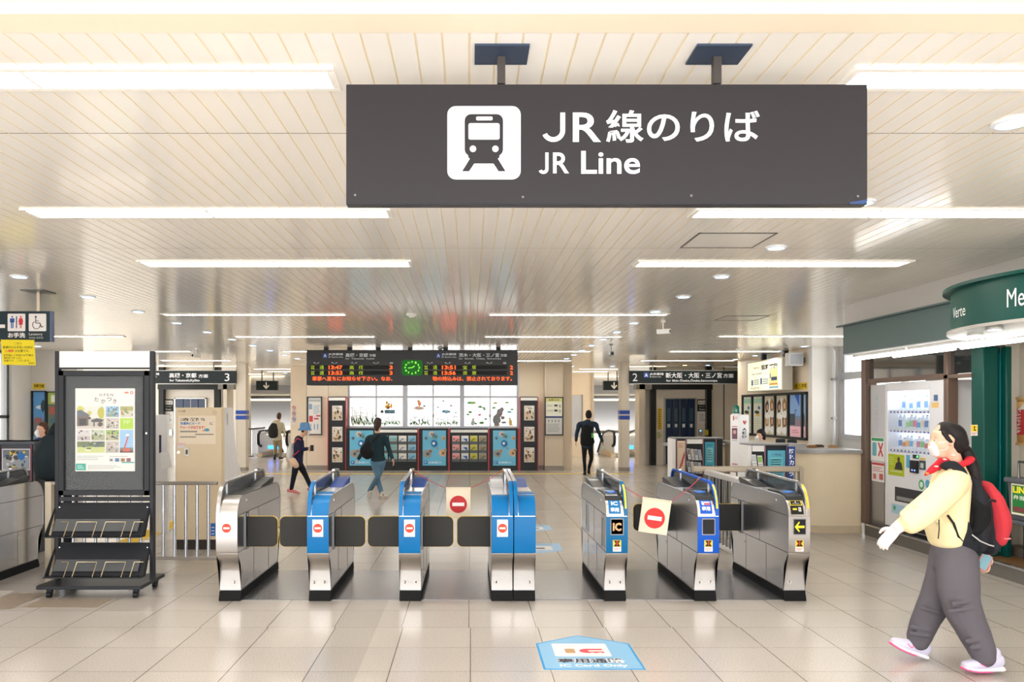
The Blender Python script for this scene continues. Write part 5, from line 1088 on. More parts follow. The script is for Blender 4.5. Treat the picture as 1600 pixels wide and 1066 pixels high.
# raised kerb and floor
MB(mat((104, 100, 94), rough=.45, noise=.08, nscale=6)).prism([(5.35, 4.0), (7.7, 4.0), (7.7, 11.0), (5.5, 11.0), (5.42, 10.97), (5.37, 10.9), (5.35, 10.8)], 'z', 0, .15).build('floor_shop_step', kind='structure')
MB(STEEL).box(5.335, 5.365, 4.0, 10.8, .135, .158).build('trim_9', kind='structure')
MB(mat((120, 84, 50), rough=.35, noise=.12, nscale=6, stretch=(8, 1, 1))).box(5.37, 5.72, 4.0, 8.5, .15, .155).build('trim_10', kind='structure')
BR = mat((112, 92, 80), rough=.4, metal=.3, noise=.03)
MB(BR).box(5.36, 5.52, 10.86, 10.98, .15, 2.72).box(5.38, 5.5, 9.02, 9.1, .15, 2.4).build('trim_11', kind='structure', bevel=.006)
o = thing('fascia', 'plain grey green shop fascia box above the vending machine', 'fascia', (4.65, 8.6, 2.37))
GG = mat((84, 104, 104), rough=.45, noise=.02); GDK = mat((8, 70, 62), rough=.35, noise=.02)
MB(GG).box(4.52, 5.36, 6.6, 9.7, 2.37, 2.7).build('panel', o); MB(mat((84, 104, 102), rough=.4)).box(4.47, 4.72, 6.6, 9.78, 2.70, 2.718).build('top_lip', o)
MB(mat((206, 206, 206), rough=.4)).box(4.53, 5.4, 6.6, 9.68, 2.355, 2.37).build('soffit', o)
for k, (x, y0_, y1_) in enumerate(((4.62, 8.45, 9.6), (4.62, 7.2, 8.4), (4.8, 7.9, 9.1), (4.8, 6.8, 7.85))):
    t = thing('fluorescent_lamp', ('far outer', 'near outer', 'far inner', 'near inner')[k]+' fluorescent tube under the grey green fascia', 'lamp', (x, y0_, 2.29), group='tubes under the fascia')
    MB(WHITE).box(x-.03, x+.03, y0_, y1_, 2.325, 2.355).build('batten', t); MB(glow((255, 252, 246), LIGHT*.7)).cyl((x, y0_+.03, 2.305), (x, y1_-.03, 2.305), .018, n=10).build('tube', t)
# glazed transom over the vending machine
fr = MB(BR); fr.box(5.38, 5.46, 9.1, 10.86, 2.05, 2.11); fr.box(5.38, 5.46, 9.1, 10.86, 2.66, 2.72); fr.box(5.38, 5.46, 8.6, 9.1, 2.05, 2.09)
fo = fr.build('window_4', kind='structure'); MB(mat((40, 44, 44), rough=.03, noise=0, spec=1.0, coat=1.0)).box(5.42, 5.43, 8.6, 10.86, 2.1, 2.68).build('window_glass', fo)
# round fascia
o = thing('round_fascia', 'dark green round shop fascia with white lettering above the shop corner', 'fascia', (5.30, 6.21, 2.35))
cc_ = (5.30, 6.21); Rr = 1.35
def pie(r, z0, z1, m, a0=90, a1=270, n=40):
    pts = [(cc_[0]+r*math.cos(math.radians(a0+(a1-a0)*i/n)), cc_[1]+r*math.sin(math.radians(a0+(a1-a0)*i/n))) for i in range(n+1)]
    return MB(m).prism(pts, 'z', z0, z1)
pie(Rr, 2.36, 2.685, GDK).build('drum', o, smooth=30); pie(Rr+.06, 2.685, 2.71, GDK).build('top_rim', o, smooth=30); pie(Rr+.03, 2.335, 2.36, mat((170, 166, 160), rough=.25), 90, 270).build('soffit', o, smooth=30)
MB(GDK).box(5.3, 5.9, cc_[1]-Rr, cc_[1]+Rr, 2.34, 2.7).build('back_box', o)
def drumtext(q, a0, a1, z0, z1, m):
    vs, fs = text_geo(q, 0, 4); xs = [a for a, _ in vs]; ys = [b for _, b in vs]; b = MB(m); out = []
    for a, c in vs:
        an = math.radians(a0+(a-min(xs))/(max(xs)-min(xs))*(a1-a0)); out.append((cc_[0]+(Rr+.004)*math.cos(an), cc_[1]+(Rr+.004)*math.sin(an), z0+(c-min(ys))/(max(ys)-min(ys))*(z1-z0)))
    b.add(out, fs); return b
def ang(px):   # drum angle seen at this photo column
    best = None
    for i in range(900, 2700):
        a = math.radians(i/10); x = cc_[0]+Rr*math.cos(a); y = cc_[1]+Rr*math.sin(a); p = CX+x/y*F
        vis = (x*(math.cos(a))+y*math.sin(a)) < 0
        if vis and (best is None or abs(p-px) < best[0]): best = (abs(p-px), i/10)
    return best[1]
SWM = mat((236, 240, 238), rough=.4, noise=0)
drumtext('Verte', ang(1490), ang(1509), 2.455, 2.545, SWM).build('lettering', o, smooth=0, fix=False)
a_m = ang(1574); drumtext('Menu', a_m, a_m+(ang(1599)-a_m)*2.0, 2.455, 2.59, SWM).build('lettering', o, smooth=0, fix=False)
for k, an in enumerate((150, 175, 200)):
    x, y = cc_[0]+(Rr-.18)*math.cos(math.radians(an)), cc_[1]+(Rr-.18)*math.sin(math.radians(an))
    t = thing('downlight', ('farthest', 'middle', 'nearest')[k]+' round downlight under the green round fascia', 'downlight', (x, y, 2.326), group='downlights under the round fascia', local=True)
    MB(RIM).lathe((0, 0, 0), [(.06, .01), (.06, .002), (.05, 0)]).build('rim', t); MB(glow((255, 244, 224), 5)).lathe((0, 0, -.002), [(.045, 0), (.045, .004)]).build('lamp', t)
# green corner posts
o = thing('corner_post', 'dark green fluted corner post between the vending machine recess and the shop', 'post', (5.5, 8.5, .15))
MB(GDK).box(5.40, 5.56, 8.42, 8.63, .15, 2.36).box(5.60, 5.66, 8.36, 8.46, .15, 2.36).box(5.56, 5.6, 8.45, 8.6, .15, 2.36).build('shaft', o, bevel=.012); MB(mat((20, 120, 124), rough=.3)).box(5.578, 5.584, 8.42, 8.45, .2, 2.3).build('glass_edge', o)
s = front(8.41); s.slab(1517, 681, 1527.5, 664, .003, ink((246, 244, 236))); s.rect(1517.5, 674.5, 1527, 664.5, (244, 206, 30), 1); s.poly([(1521, 666), (1524, 667), (1523, 670), (1525, 673.5), (1521.5, 673), (1522, 670)], (60, 50, 30), 2); s.lines(1518, 675.6, 1526.5, 680, 2, (204, 70, 70)); s.build('sticker', label='yellow camera warning sticker on the dark green corner post', cat='sticker')
# ---------- vending machine ----------
xm = 5.40; ya, yb_ = 9.12, 10.42
VW = mat((232, 232, 236), rough=.3, noise=.01, coat=.3, name='vending_white')
t = thing('vending_machine', 'white drinks vending machine standing on the step at the right', 'vending machine', (xm+.35, (ya+yb_)/2, .2))
def vy(px): return xm*F/(px-CX)
def vz(px, py): return H-(py-CY)*xm/(px-CX)
b = MB(VW); zt0, zb0 = .2, 2.04
wy0, wy1 = 9.42, 10.36     # display window
b.box(xm, xm+.7, ya, wy0, zt0, zb0); b.box(xm, xm+.7, wy1, yb_, zt0, zb0); b.box(xm, xm+.7, wy0, wy1, 1.93, zb0); b.box(xm, xm+.7, wy0, wy1, zt0, 1.16); b.box(xm+.35, xm+.7, wy0, wy1, 1.16, 1.93)
b.build('cabinet', t, bevel=.006)
MB(BLACK).box(xm+.03, xm+.68, ya+.03, yb_-.03, .155, .2).build('foot', t)
MB(glow((236, 244, 255), 1.3)).box(xm+.33, xm+.345, wy0, wy1, 1.17, 1.92).build('backlight', t)
MB(glow((236, 244, 255), 5)).box(xm+.03, xm+.07, wy0+.01, wy1-.01, 1.895, 1.92).build('lamp', t)
SHELF = [1.215, 1.46, 1.70]
for z in SHELF: MB(mat((206, 210, 226), rough=.4)).box(xm+.03, xm+.3, wy0, wy1, z-.03, z-.015).build('shelf', t)
MB(glass((240, 246, 255), .03)).box(xm+.004, xm+.008, wy0, wy1, 1.165, 1.925).build('glass', t)
bt_ = MB(mat((60, 70, 200), rough=.4, noise=0)); wt_ = MB(WHITE)
for z in SHELF:
    for k in range(11):
        y = wy0+.045+k*.084; wt_.box(xm+.012, xm+.03, y-.035, y+.035, z-.048, z-.008); bt_.box(xm+.008, xm+.012, y-.03, y+.0, z-.044, z-.024)
wt_.build('price_strip', t); bt_.build('button', t)
cols = [[(214, 222, 230), (120, 170, 210), (226, 226, 230), (180, 200, 220), (200, 160, 120), (90, 150, 200)], [(220, 230, 236), (120, 180, 110), (40, 130, 200), (30, 90, 170), (150, 200, 140), (210, 90, 120), (220, 210, 160)], [(240, 170, 60), (200, 60, 50), (230, 224, 210), (226, 130, 60), (90, 190, 70), (60, 160, 210), (30, 120, 190), (200, 90, 150)]]
rowname = ('bottom', 'middle', 'top')
for r, z in enumerate(SHELF):
    for k in range(11):
        y = wy0+.045+k*.084; c = cols[2-r][(k*3+r) % len(cols[2-r])]; h = .19 if r else .17; hh_ = h*(1 if (k+r) % 3 else .82)
        o = thing('drink_bottle', 'drink bottle number %d from the near end on the %s shelf of the vending machine' % (k+1, rowname[r]), 'bottle', (xm+.15, y, z-.0149), group='bottles in the vending machine', local=True)
        o['label'] = ('%s drink on the %s vending shelf, %s from the right' % (('orange', 'red', 'white', 'blue', 'green')[0] if 0 else 'coloured', rowname[r], ORD[k] if k else 'first'))
        MB(mat((222, 232, 240), rough=.1, noise=0)).lathe((0, 0, 0), [(.028, 0), (.031, .008), (.031, hh_*.68), (.026, hh_*.8), (.013, hh_*.9), (.013, hh_*.93)], n=12).build('body', o)
        MB(mat(c, rough=.4, noise=0)).lathe((0, 0, hh_*.2), [(.0318, 0), (.0318, hh_*.42)], n=12).build('label', o)
        MB(mat(c if k % 2 else (240, 240, 240), rough=.4, noise=0)).lathe((0, 0, hh_*.93), [(.015, 0), (.015, hh_*.07)], n=12).build('cap', o)
sv = sidewall(xm-.002, .0012)
def V(px0, py0, px1, py1): return -vy(px0), vz((px0+px1)/2, py1), -vy(px1), vz((px0+px1)/2, py0)
a = V(1388, 723, 1413, 760); sv = sidewall(xm-.001, .0012); sv.slab(a[0], 0.86, a[2], 1.13, .001, ink((180, 196, 20))); w = a[2]-a[0]
sv.circ(a[0]+w*.66, 1.07, .032, (90, 60, 50), 1, 14); sv.poly([(a[0]+w*.4, .94), (a[0]+w*.92, .94), (a[0]+w*.84, 1.03), (a[0]+w*.68, 1.05), (a[0]+w*.5, 1.02)], (60, 60, 66), 1.5); sv.lines(a[0]+w*.15, .90, a[0]+w*.85, .93, 1, (230, 230, 190)); sv.lines(a[0]+w*.08, .99, a[0]+w*.35, 1.1, 4, (214, 220, 120), seed=4); sv.build('advert', t)
q = MB(BLACK); y = vy(1430); q.box(xm-.03, xm+.01, y-.08, y+.07, .93, 1.08); q.box(xm-.032, xm-.03, y-.05, y-.03, .955, .97, glow((90, 120, 255), 4)); q.box(xm-.032, xm-.03, y+.005, y+.025, .955, .97, glow((90, 120, 255), 4)); q.build('card_reader', t, bevel=.01)
q = MB(mat((50, 54, 58))); y = vy(1431); q.box(xm-.006, xm+.01, y-.07, y+.06, 1.105, 1.15); q.box(xm-.008, xm-.006, y-.06, y-.03, 1.118, 1.14, glow((60, 240, 90), 3)); q.build('coin_display', t)
q = MB(mat((70, 74, 80))); y = vy(1442); q.box(xm-.01, xm+.01, y-.06, y+.06, .98, 1.09); q.box(xm-.014, xm-.01, y-.03, y+.03, 1.0, 1.06, mat((190, 196, 196))); q.box(xm-.004, xm, y-.05, y+.05, 1.10, 1.12, mat((230, 190, 60))); q.build('note_slot', t)
q = MB(mat((96, 176, 220), noise=0)); y = vy(1419); q.box(xm-.003, xm, y-.04, y+.04, .98, 1.14); q.box(xm-.003, xm, y-.04, y+.04, .9, .97, mat((236, 226, 210), noise=0)); q.build('instruction_label', t)
sv = sidewall(xm-.001, .0012); y = -vy(1440); sv.circ(y, .80, .06, (70, 170, 110), 1); sv.circ(y, .80, .035, (226, 240, 230), 2); sv.circ(y+.13, .82, .05, (90, 170, 210), 1); sv.build('logo_sticker', t)
q = MB(mat((140, 140, 140), rough=.3)); q.box(xm-.004, xm+.012, 9.30, 10.17, .54, .72, mat((60, 62, 66))); q.prism([(xm-.006, .56), (xm+.006, .56), (xm+.01, .70), (xm-.0, .70)], 'y', 9.34, 10.13); q.build('delivery_flap', t)
sv = sidewall(xm-.001, .0012); sv.rect(-10.25, .38, -9.9, .5, (170, 206, 226), 1); sv.circ(-10.18, .45, .03, (80, 180, 120), 2); sv.rect(-10.0, .3, -9.5, .33, (110, 170, 210), 1); sv.build('lower_sticker', t)
MB(BLACK).box(xm-.005, xm+.01, 9.2, 9.8, .21, .27).build('vent', t)
sv = sidewall(xm-.001, .0012); sv.rect(-9.32, 1.80, -9.24, 1.87, (80, 110, 150), 1); sv.rect(-9.36, 1.72, -9.22, 1.78, (240, 200, 120), 1); sv.build('price_notice', t)
# side unit with recycling notices
t = thing('recycling_unit', 'narrow pale cabinet with bottle recycling notices left of the vending machine', 'cabinet', (5.5, 10.64, .15))
MB(mat((206, 204, 206), rough=.35, noise=.02)).box(5.42, 6.0, 10.44, 10.84, 1.0, 2.03).build('upper_body', t, bevel=.005); MB(mat((112, 106, 106), rough=.4)).box(5.43, 6.0, 10.44, 10.84, .15, 1.0).build('lower_body', t, bevel=.005)
MB(mat((150, 144, 140), rough=.2)).box(5.424, 5.43, 10.49, 10.79, .22, .92).build('door', t)
sv = sidewall(5.418, .0012); sv.slab(-10.82, 1.02, -10.47, 1.33, .001, ink((240, 240, 238))); sv.rect(-10.80, 1.28, -10.49, 1.32, (70, 160, 100), 1); sv.rr(-10.78, 1.08, -10.67, 1.26, .02, (110, 180, 190), 1); sv.line(-10.62, 1.08, -10.51, 1.26, .03, (200, 50, 60), 1); sv.line(-10.62, 1.26, -10.51, 1.08, .03, (200, 50, 60), 1.4); sv.build('green_notice', t)
sv = sidewall(5.418, .0012); sv.slab(-10.80, .74, -10.47, 1.0, .001, ink((240, 234, 232))); sv.rect(-10.79, .96, -10.48, .99, (206, 60, 60), 1); sv.lines(-10.77, .87, -10.5, .94, 3, (200, 110, 110), k=1); sv.rect(-10.76, .77, -10.68, .84, (200, 110, 100), 1); sv.rect(-10.6, .77, -10.5, .85, (190, 100, 90), 1); sv.build('red_notice', t)
sv = sidewall(5.418, .0012)
for i in range(3): sv.ring(-10.67, 1.86-i*.1, .035, .008, ((120, 190, 170), (130, 200, 220), (150, 170, 190))[i], 1, 16)
sv.rect(-10.71, 1.4, -10.63, 1.6, (196, 200, 210), 1); sv.build('logo_column', t)
# cork board and its poster
t = thing('cork_board', 'wood framed cork board on the shop wall at the right edge', 'notice board', (5.88, 8.3, 1.33))
b = MB(mat((214, 172, 112), rough=.5, noise=.08, nscale=10)); yA, yB_ = 8.66, 7.6
b.box(5.86, 5.9, yB_, yA, 1.32, 1.345).box(5.86, 5.9, yB_, yA, 1.805, 1.83).box(5.86, 5.9, yA-.025, yA, 1.32, 1.83).box(5.86, 5.9, yB_, yB_+.025, 1.32, 1.83).build('frame', t)
MB(mat((196, 142, 78), rough=.8, noise=.2, nscale=60)).box(5.875, 5.9, yB_, yA, 1.33, 1.82).build('cork', t)
sv = sidewall(5.872, .001); sv.slab(-8.64, 1.43, -7.9, 1.78, .001, ink((200, 30, 40))); sv.poly([(-8.6, 1.70), (-8.5, 1.755), (-8.1, 1.775), (-7.9, 1.77), (-7.9, 1.78), (-8.6, 1.78)], (236, 190, 120), 1); sv.poly([(-8.6, 1.69), (-8.3, 1.72), (-8.0, 1.73), (-7.9, 1.72), (-7.9, 1.77), (-8.5, 1.755)], (240, 236, 226), 1.4)
for i, ch in enumerate('いかがですか?'): sv.text(ch, -8.61, 1.665-i*.036, -8.53, 1.69-i*.036+.004, (246, 240, 236), 2, .03)
for i, ch in enumerate('お弁当'): sv.text(ch, -8.33, 1.60-i*.075, -8.15, 1.66-i*.075, (246, 240, 236), 2, .03)
sv.build('poster', label='red poster with white Japanese lettering pinned on the cork board', cat='poster')
# sales cart
t = thing('sales_cart', 'grey wheeled sales cart with a green poster at the right edge', 'cart', (5.45, 7.3, .155))
CG = mat((88, 92, 98), rough=.45, noise=.03)
x0, x1, y0_, y1_ = 5.40, 6.0-.15, 6.6, 8.05
MB(CG).prism([(x0+.03, .60), (x1, .60), (x1, 1.0), (x0, 1.0)], 'y', y0_, y1_).build('tub', t, bevel=.01); MB(CG).box(x0-.025, x1+.01, y0_-.02, y1_+.02, .97, 1.02).box(x0-.01, x1, y0_, y1_, .56, .60).build('rim', t, bevel=.012)
MB(mat((26, 30, 36))).box(x0+.08, x1-.05, y0_+.1, y1_-.12, .22, .56).build('lower_box', t)
MB(mat((40, 160, 220), noise=0)).box(x0+.072, x0+.08, y1_-.3, y1_-.22, .28, .33).build('blue_label', t)
MB(STEELD).tube([(x0+.05, y1_-.1, 1.02), (x0+.05, y1_-.1, 1.18), (x0+.05, y0_+.1, 1.18), (x0+.05, y0_+.1, 1.02)], .012).build('handle', t)
for (x, y) in ((x0+.12, y0_+.15), (x0+.12, y1_-.18), (x1-.12, y0_+.15), (x1-.12, y1_-.18)): MB(RUBBER).cyl((x-.015, y, .19), (x+.015, y, .19), .035).build('wheel', t)
sv = sidewall(x0-.004, .001); sv.slab(-(y1_-.07), .66, -(y0_+.2), .965, .003, ink((236, 232, 210))); sv.rect(-(y1_-.085), .68, -(y0_+.22), .95, (20, 120, 50), 1); sv.text('LINE', -(y1_-.095), .875, -(y1_-.33), .94, (240, 230, 40), 2, .05); sv.text('弁当予約受付', -(y1_-.1), .81, -(y1_-.6), .855, (236, 240, 230), 2, .02); sv.lines(-(y1_-.3), .76, -(y0_+.4), .8, 2, (190, 220, 190)); sv.rect(-(y1_-.1), .69, -(y0_+.3), .74, (120, 60, 60), 2); sv.build('poster', t)
# ---------- poster stand on castors ----------
t = thing('poster_stand', 'tall charcoal poster stand on castors with brochure trays left of the gates', 'poster stand', (-3.42, 7.45, 0))
KM = mat((38, 40, 44), rough=.42, noise=.03, name='kiosk_charcoal'); KD = mat((30, 32, 36), rough=.4, noise=.02)
Yk = 7.45
xL, xR_ = X(88, Yk), X(241.5, Yk)
MB(KM).box(-3.89, -2.95, 7.16, 7.72, .085, .118).build('base_board', t, bevel=.004)
for x, y in ((-3.80, 7.22), (-3.02, 7.22), (-3.80, 7.66), (-3.02, 7.66)):
    c = MB(KD); c.cyl((x-.018, y, .03), (x+.018, y, .03), .03, n=16); c.box(x-.022, x+.022, y-.012, y+.03, .045, .085); c.cyl((x-.02, y, .03), (x-.026, y, .03), .012, m=CHROME); c.build('castor', t)
for a in (xL, xR_-.035): MB(KM).box(a, a+.035, Yk-.03, Yk+.03, .118, Z(549, Yk)).build('post', t, bevel=.003)
zt = Z(549, Yk)
MB(mat((242, 232, 228), rough=.5, noise=.01)).box(xL+.035, xR_-.035, Yk-.015, Yk+.01, Z(574.5, Yk), zt-.002).build('header_panel', t)
MB(KM).box(xL+.03, xR_-.03, Yk-.02, Yk+.02, Z(577, Yk), Z(574.5, Yk)).build('header_rail', t)
fr = MB(KM); a0, a1, z1, z0 = xL+.036, xR_-.036, Z(579.5, Yk), Z(774, Yk)
fr.box(a0, a1, Yk-.035, Yk+.03, z1-.05, z1).box(a0, a1, Yk-.035, Yk+.03, z0, z0+.05).box(a0, a0+.05, Yk-.035, Yk+.03, z0, z1).box(a1-.05, a1, Yk-.035, Yk+.03, z0, z1)
fr.box(a0+.05, a0+.058, Yk-.04, Yk, z0+.05, z1-.05, KD).box(a1-.058, a1-.05, Yk-.04, Yk, z0+.05, z1-.05, KD); fr.build('case_frame', t, bevel=.004)
MB(mat((33, 34, 36), rough=.7, noise=.03)).box(a0+.05, a1-.05, Yk+.005, Yk+.02, z0+.05, z1-.05).build('back_board', t)
MB(glass((200, 206, 210), .03, .03, 'case_glass')).box(a0+.05, a1-.05, Yk-.02, Yk-.017, z0+.05, z1-.05).build('case_glass', t)
MB(CHROME).cyl((a1-.025, Yk-.04, Z(677, Yk)), (a1-.025, Yk-.03, Z(677, Yk)), .008, n=12).build('lock', t)
MB(KM).box(xL+.035, xR_-.035, Yk-.02, Yk+.02, Z(783, Yk), Z(776.5, Yk)).build('cross_rail', t)
for k, (p0, p1, nm) in enumerate(((785.5, 838.5, 'upper'), (848, 901, 'lower'))):
    zt_, zb_ = Z(p0, Yk), Z(p1, 7.3)
    b = MB(KM); b.prism([(Yk-.005, zt_), (Yk+.01, zt_), (Yk-.135, zb_), (Yk-.155, zb_)], 'x', xL+.03, xR_-.03)
    b.prism([(Yk, zt_), (Yk-.15, zb_), (Yk-.22, zb_), (Yk-.22, zb_+.012)], 'x', xL+.0, xL+.006); b.prism([(Yk, zt_), (Yk-.15, zb_), (Yk-.22, zb_), (Yk-.22, zb_+.012)], 'x', xR_-.04, xR_-.034)
    b.box(xL, xR_-.034, Yk-.24, Yk-.13, zb_, zb_+.008); tr = b.build('brochure_tray', t)
    lp = MB(mat((84, 86, 88), rough=.4)); lp.prism([(Yk-.095, zt_-.14), (Yk-.10, zt_-.14), (Yk-.165, zb_+.05), (Yk-.16, zb_+.05)], 'x', xL+.05, xR_-.09); lp.build('backing_strip', tr)
    BRS = mat((204, 184, 140), rough=.3, metal=.7, noise=0)
    for u0, u1 in ((91, 105.5), (116, 150), (161, 195), (206, 223)):
        x0_, x1_ = X(u0, 7.25), X(u1, 7.25); zc = zb_+.135
        full = u0 > 100 and u1 < 200
        pts = [(x0_-.005, Yk-.235, zb_+.01), (x0_+.008, Yk-.165, zc), (x1_-.008, Yk-.165, zc), (x1_-.02, Yk-.235, zb_+.01)]
        if u0 < 100: pts = pts[1:]
        if u1 > 200: pts = pts[:3]
        MB(BRS).tube(pts, .0035, n=6).build('wire_holder', tr)
    sc = MB(CHROME)
    for x in (xL+.045, xR_-.055): sc.cyl((x, Yk-.03, zt_-.04), (x, Yk-.02, zt_-.04), .006, n=8)
    sc.build('screw', tr)
# its poster
s = front(Yk-.0); s.O = Vector((0, Yk-.004, 0)); p = lambda a, b, c, d: (118+(a-50)/7.11*1.0, 607+(b-50)/7.11, 118+(c-50)/7.11, 607+(d-50)/7.11)
s.slab(118, 736.5, 211, 607, .004, ink((240, 232, 226)))
def pp(a, b, c, d, pal, sd, n=14): q = p(a, b, c, d); s.pic(q[0], q[1], q[2], q[3], pal, sd, 1, n)
TP = [(226, 224, 214), (200, 190, 176), (206, 196, 90), (170, 170, 70), (96, 84, 80), (130, 120, 130), (70, 64, 66), (216, 206, 170)]
pp(70, 250, 375, 500, TP, 5, 6); q = p(70, 250, 375, 500); w_, h_ = q[2]-q[0], q[3]-q[1]
def sp(pts, c, k): s.poly([(q[0]+a*w_, q[1]+b*h_) for a, b in pts], c, k)
blob(s, q[0]+w_*.12, q[1]+h_*.12, w_*.14, h_*.14, (206, 200, 90), 3, 10, 2); blob(s, q[0]+w_*.88, q[1]+h_*.3, w_*.13, h_*.3, (196, 186, 60), 3, 10, 3); blob(s, q[0]+w_*.45, q[1]+h_*.3, w_*.1, h_*.1, (200, 190, 90), 3.1, 9, 4)
sp([(0, .2), (.15, .15), (.5, .42), (.0, .5)], (96, 96, 110), 4); sp([(.0, .45), (.42, .42), (.42, .85), (0, .9)], (110, 84, 74), 4.3); sp([(.08, .55), (.35, .55), (.35, .85), (.08, .85)], (60, 50, 50), 4.6); sp([(.5, .62), (.72, .52), (.98, .6), (.9, .7), (.55, .7)], (80, 76, 84), 4.8); sp([(.6, .7), (.65, .7), (.65, .92), (.6, .92)], (90, 70, 60), 5); sp([(.82, .7), (.87, .7), (.87, .94), (.82, .94)], (90, 70, 60), 5); sp([(0, .88), (1, .9), (1, 1), (0, 1)], (214, 200, 190), 5.2)
pp(390, 250, 535, 368, [(150, 190, 222), (140, 170, 180), (110, 130, 80), (90, 110, 90), (70, 90, 140), (160, 150, 90)], 2, 18); pp(548, 250, 693, 368, [(170, 170, 100), (214, 206, 190), (120, 130, 60), (190, 140, 80), (150, 160, 80)], 3, 18)
pp(390, 380, 535, 500, [(206, 190, 180), (196, 190, 176), (60, 60, 100), (130, 70, 80), (230, 220, 206), (70, 70, 90)], 4, 14); q = p(548, 382, 693, 503); s.rect(*q, (172, 206, 20), 1)
for i in range(4): s.rect(q[0]+6+i*2.6, q[1]+3, q[0]+6.9+i*2.6, q[1]+9-(i % 2)*2, (226, 240, 180), 2)
pp(70, 512, 218, 630, [(214, 206, 206), (190, 176, 176), (110, 50, 54), (60, 54, 60), (220, 190, 170)], 6, 9); pp(228, 512, 378, 630, [(196, 200, 170), (170, 170, 130), (100, 120, 70), (90, 84, 80), (214, 214, 210)], 7, 14); pp(390, 512, 535, 630, [(160, 180, 90), (190, 180, 140), (60, 80, 120), (90, 120, 60), (70, 70, 90)], 8, 12)
q = p(545, 512, 693, 765); s.rect(*q, (150, 190, 226), 1); s.rect(q[0], q[3]-8, q[2], q[3]-4, (110, 120, 130), 2); s.rect(q[0], q[3]-4, q[2], q[3], (96, 60, 56), 2); s.line(q[0]+7, q[3]-6, q[0]+13, q[1]+10, 2, (206, 60, 50), 3); s.circ(q[0]+12, q[1]+8, 3, (232, 232, 230), 3, 12, 2); s.rect(q[0]+5, q[3]-7, q[0]+16, q[3]-2, (206, 80, 40), 4)
pp(70, 640, 378, 765, [(110, 120, 70), (206, 210, 130), (80, 96, 60), (70, 80, 110), (230, 226, 210), (90, 100, 60)], 9, 14); pp(390, 640, 535, 765, [(196, 180, 170), (180, 170, 160), (110, 84, 76), (214, 206, 200), (120, 100, 96)], 10, 12)
a = p(315, 138, 470, 108); s.text('O P E N', a[0], a[1], a[2], a[3], (90, 80, 70), 1)
for ch, x0_, y0__, x1_, y1__ in (('た', 260, 198, 312, 150), ('か', 335, 218, 388, 168), ('つ', 398, 192, 455, 152), ('き', 470, 218, 508, 168)): a = p(x0_, y0__, x1_, y1__); s.text(ch, a[0], a[1], a[2], a[3], (80, 70, 60), 1)
a = p(598, 108, 642, 88); s.rect(*a, (226, 130, 100), 1); a = p(676, 98, 0, 0); s.ring(a[0], a[1], 2.4, 1.1, (206, 40, 40), 1)
a = p(70, 795, 380, 850); s.lines(a[0], a[1], a[2], a[3], 3, (170, 180, 180), 1, 3); a = p(55, 885, 168, 960); s.rect(*a, (30, 170, 150), 1); s.lines(a[0]+3, a[1]+2, a[2]-3, a[3]-2, 3, (190, 236, 226), 2, 2)
a = p(430, 800, 650, 812); s.lines(*a, 1, (120, 120, 120), 1, 8)
for i, (u, c) in enumerate(((425, (206, 200, 206)), (490, (90, 130, 190)), (553, (196, 140, 80)), (617, (170, 90, 110)))): a = p(u, 825, u+50, 865); s.rect(*a, c, 1); blob(s, (a[0]+a[2])/2, a[1]+3, 2.2, 1.6, (90, 80, 80), 2, 7, i)
a = p(565, 866, 705, 880); s.rect(*a, (40, 170, 160), 1); a = p(190, 900, 580, 950); s.lines(*a, 3, (170, 170, 170), 1, 5)
s.build('poster', label='white town poster with a grid of photographs inside the charcoal poster stand', cat='poster')
# ---------- fence left of the gates ----------
t = thing('railing', 'grey brown steel railing between the poster stand and the left end gate', 'railing', (-3.5, 8.6, 0)); Yf = 8.6
FB = mat((150, 142, 132), rough=.3, metal=.6, noise=.03)
xa, xb = -2.72, X(72, Yf)
MB(FB).box(xb, xa, Yf-.02, Yf+.03, Z(758, Yf), Z(752.5, Yf)).build('top_rail', t, bevel=.006); MB(FB).box(xb, xa, Yf-.015, Yf+.02, Z(875, Yf), Z(869.5, Yf)).build('bottom_rail', t, bevel=.004)
for k in range(15):
    x = X(325.6-17.6*k, Yf)
    if x < xb+.05: break
    MB(STEEL).cyl((x, Yf, Z(870, Yf)), (x, Yf, Z(757, Yf)), .0165, n=12).build('baluster', t)
for x in (xb,): MB(mat((200, 186, 160), rough=.35, metal=.4)).box(x, x+.07, Yf-.03, Yf+.04, 0, Z(752.5, Yf)).build('post', t, bevel=.004)
s = front(Yf-.035); s.slab(329, 838, 336.5, 818, .004, mat((20, 90, 170), noise=0))
for i in range(3): s.rect(330.4, 824+i*5, 335, 825+i*5, (226, 230, 236), 1)
s.build('tag', label='small blue tag hanging on the railing beside the left end gate', cat='tag')
# ---------- fare adjustment machine seen from behind ----------
Y = 9.7; t = thing('fare_machine', 'beige fare adjustment machine standing behind the railing', 'ticket machine', (X(310, Y), Y, 0)); BG = mat((226, 206, 172), rough=.5, noise=.02, name='beige_enamel')
x0, x1, zt = X(274, Y), X(346, Y), Z(637, Y)
MB(BG).box(x0, x1, Y, Y+.12, .12, zt).build('back_door', t, bevel=.004); MB(mat((60, 54, 48))).box(x0+.01, x1-.01, Y+.01, Y+.5, 0, .12).build('plinth', t)
MB(mat((226, 222, 220), rough=.45)).prism([(Y+.12, .1), (Y+.85, .1), (Y+.85, .85), (Y+.62, 1.1), (Y+.45, zt), (Y+.12, zt)], 'x', x1-.02, x1).build('side_panel', t); MB(mat((226, 222, 220), rough=.45)).prism([(Y+.12, .1), (Y+.85, .1), (Y+.85, .85), (Y+.62, 1.1), (Y+.45, zt), (Y+.12, zt)], 'x', x0, x1-.02).build('cabinet', t)
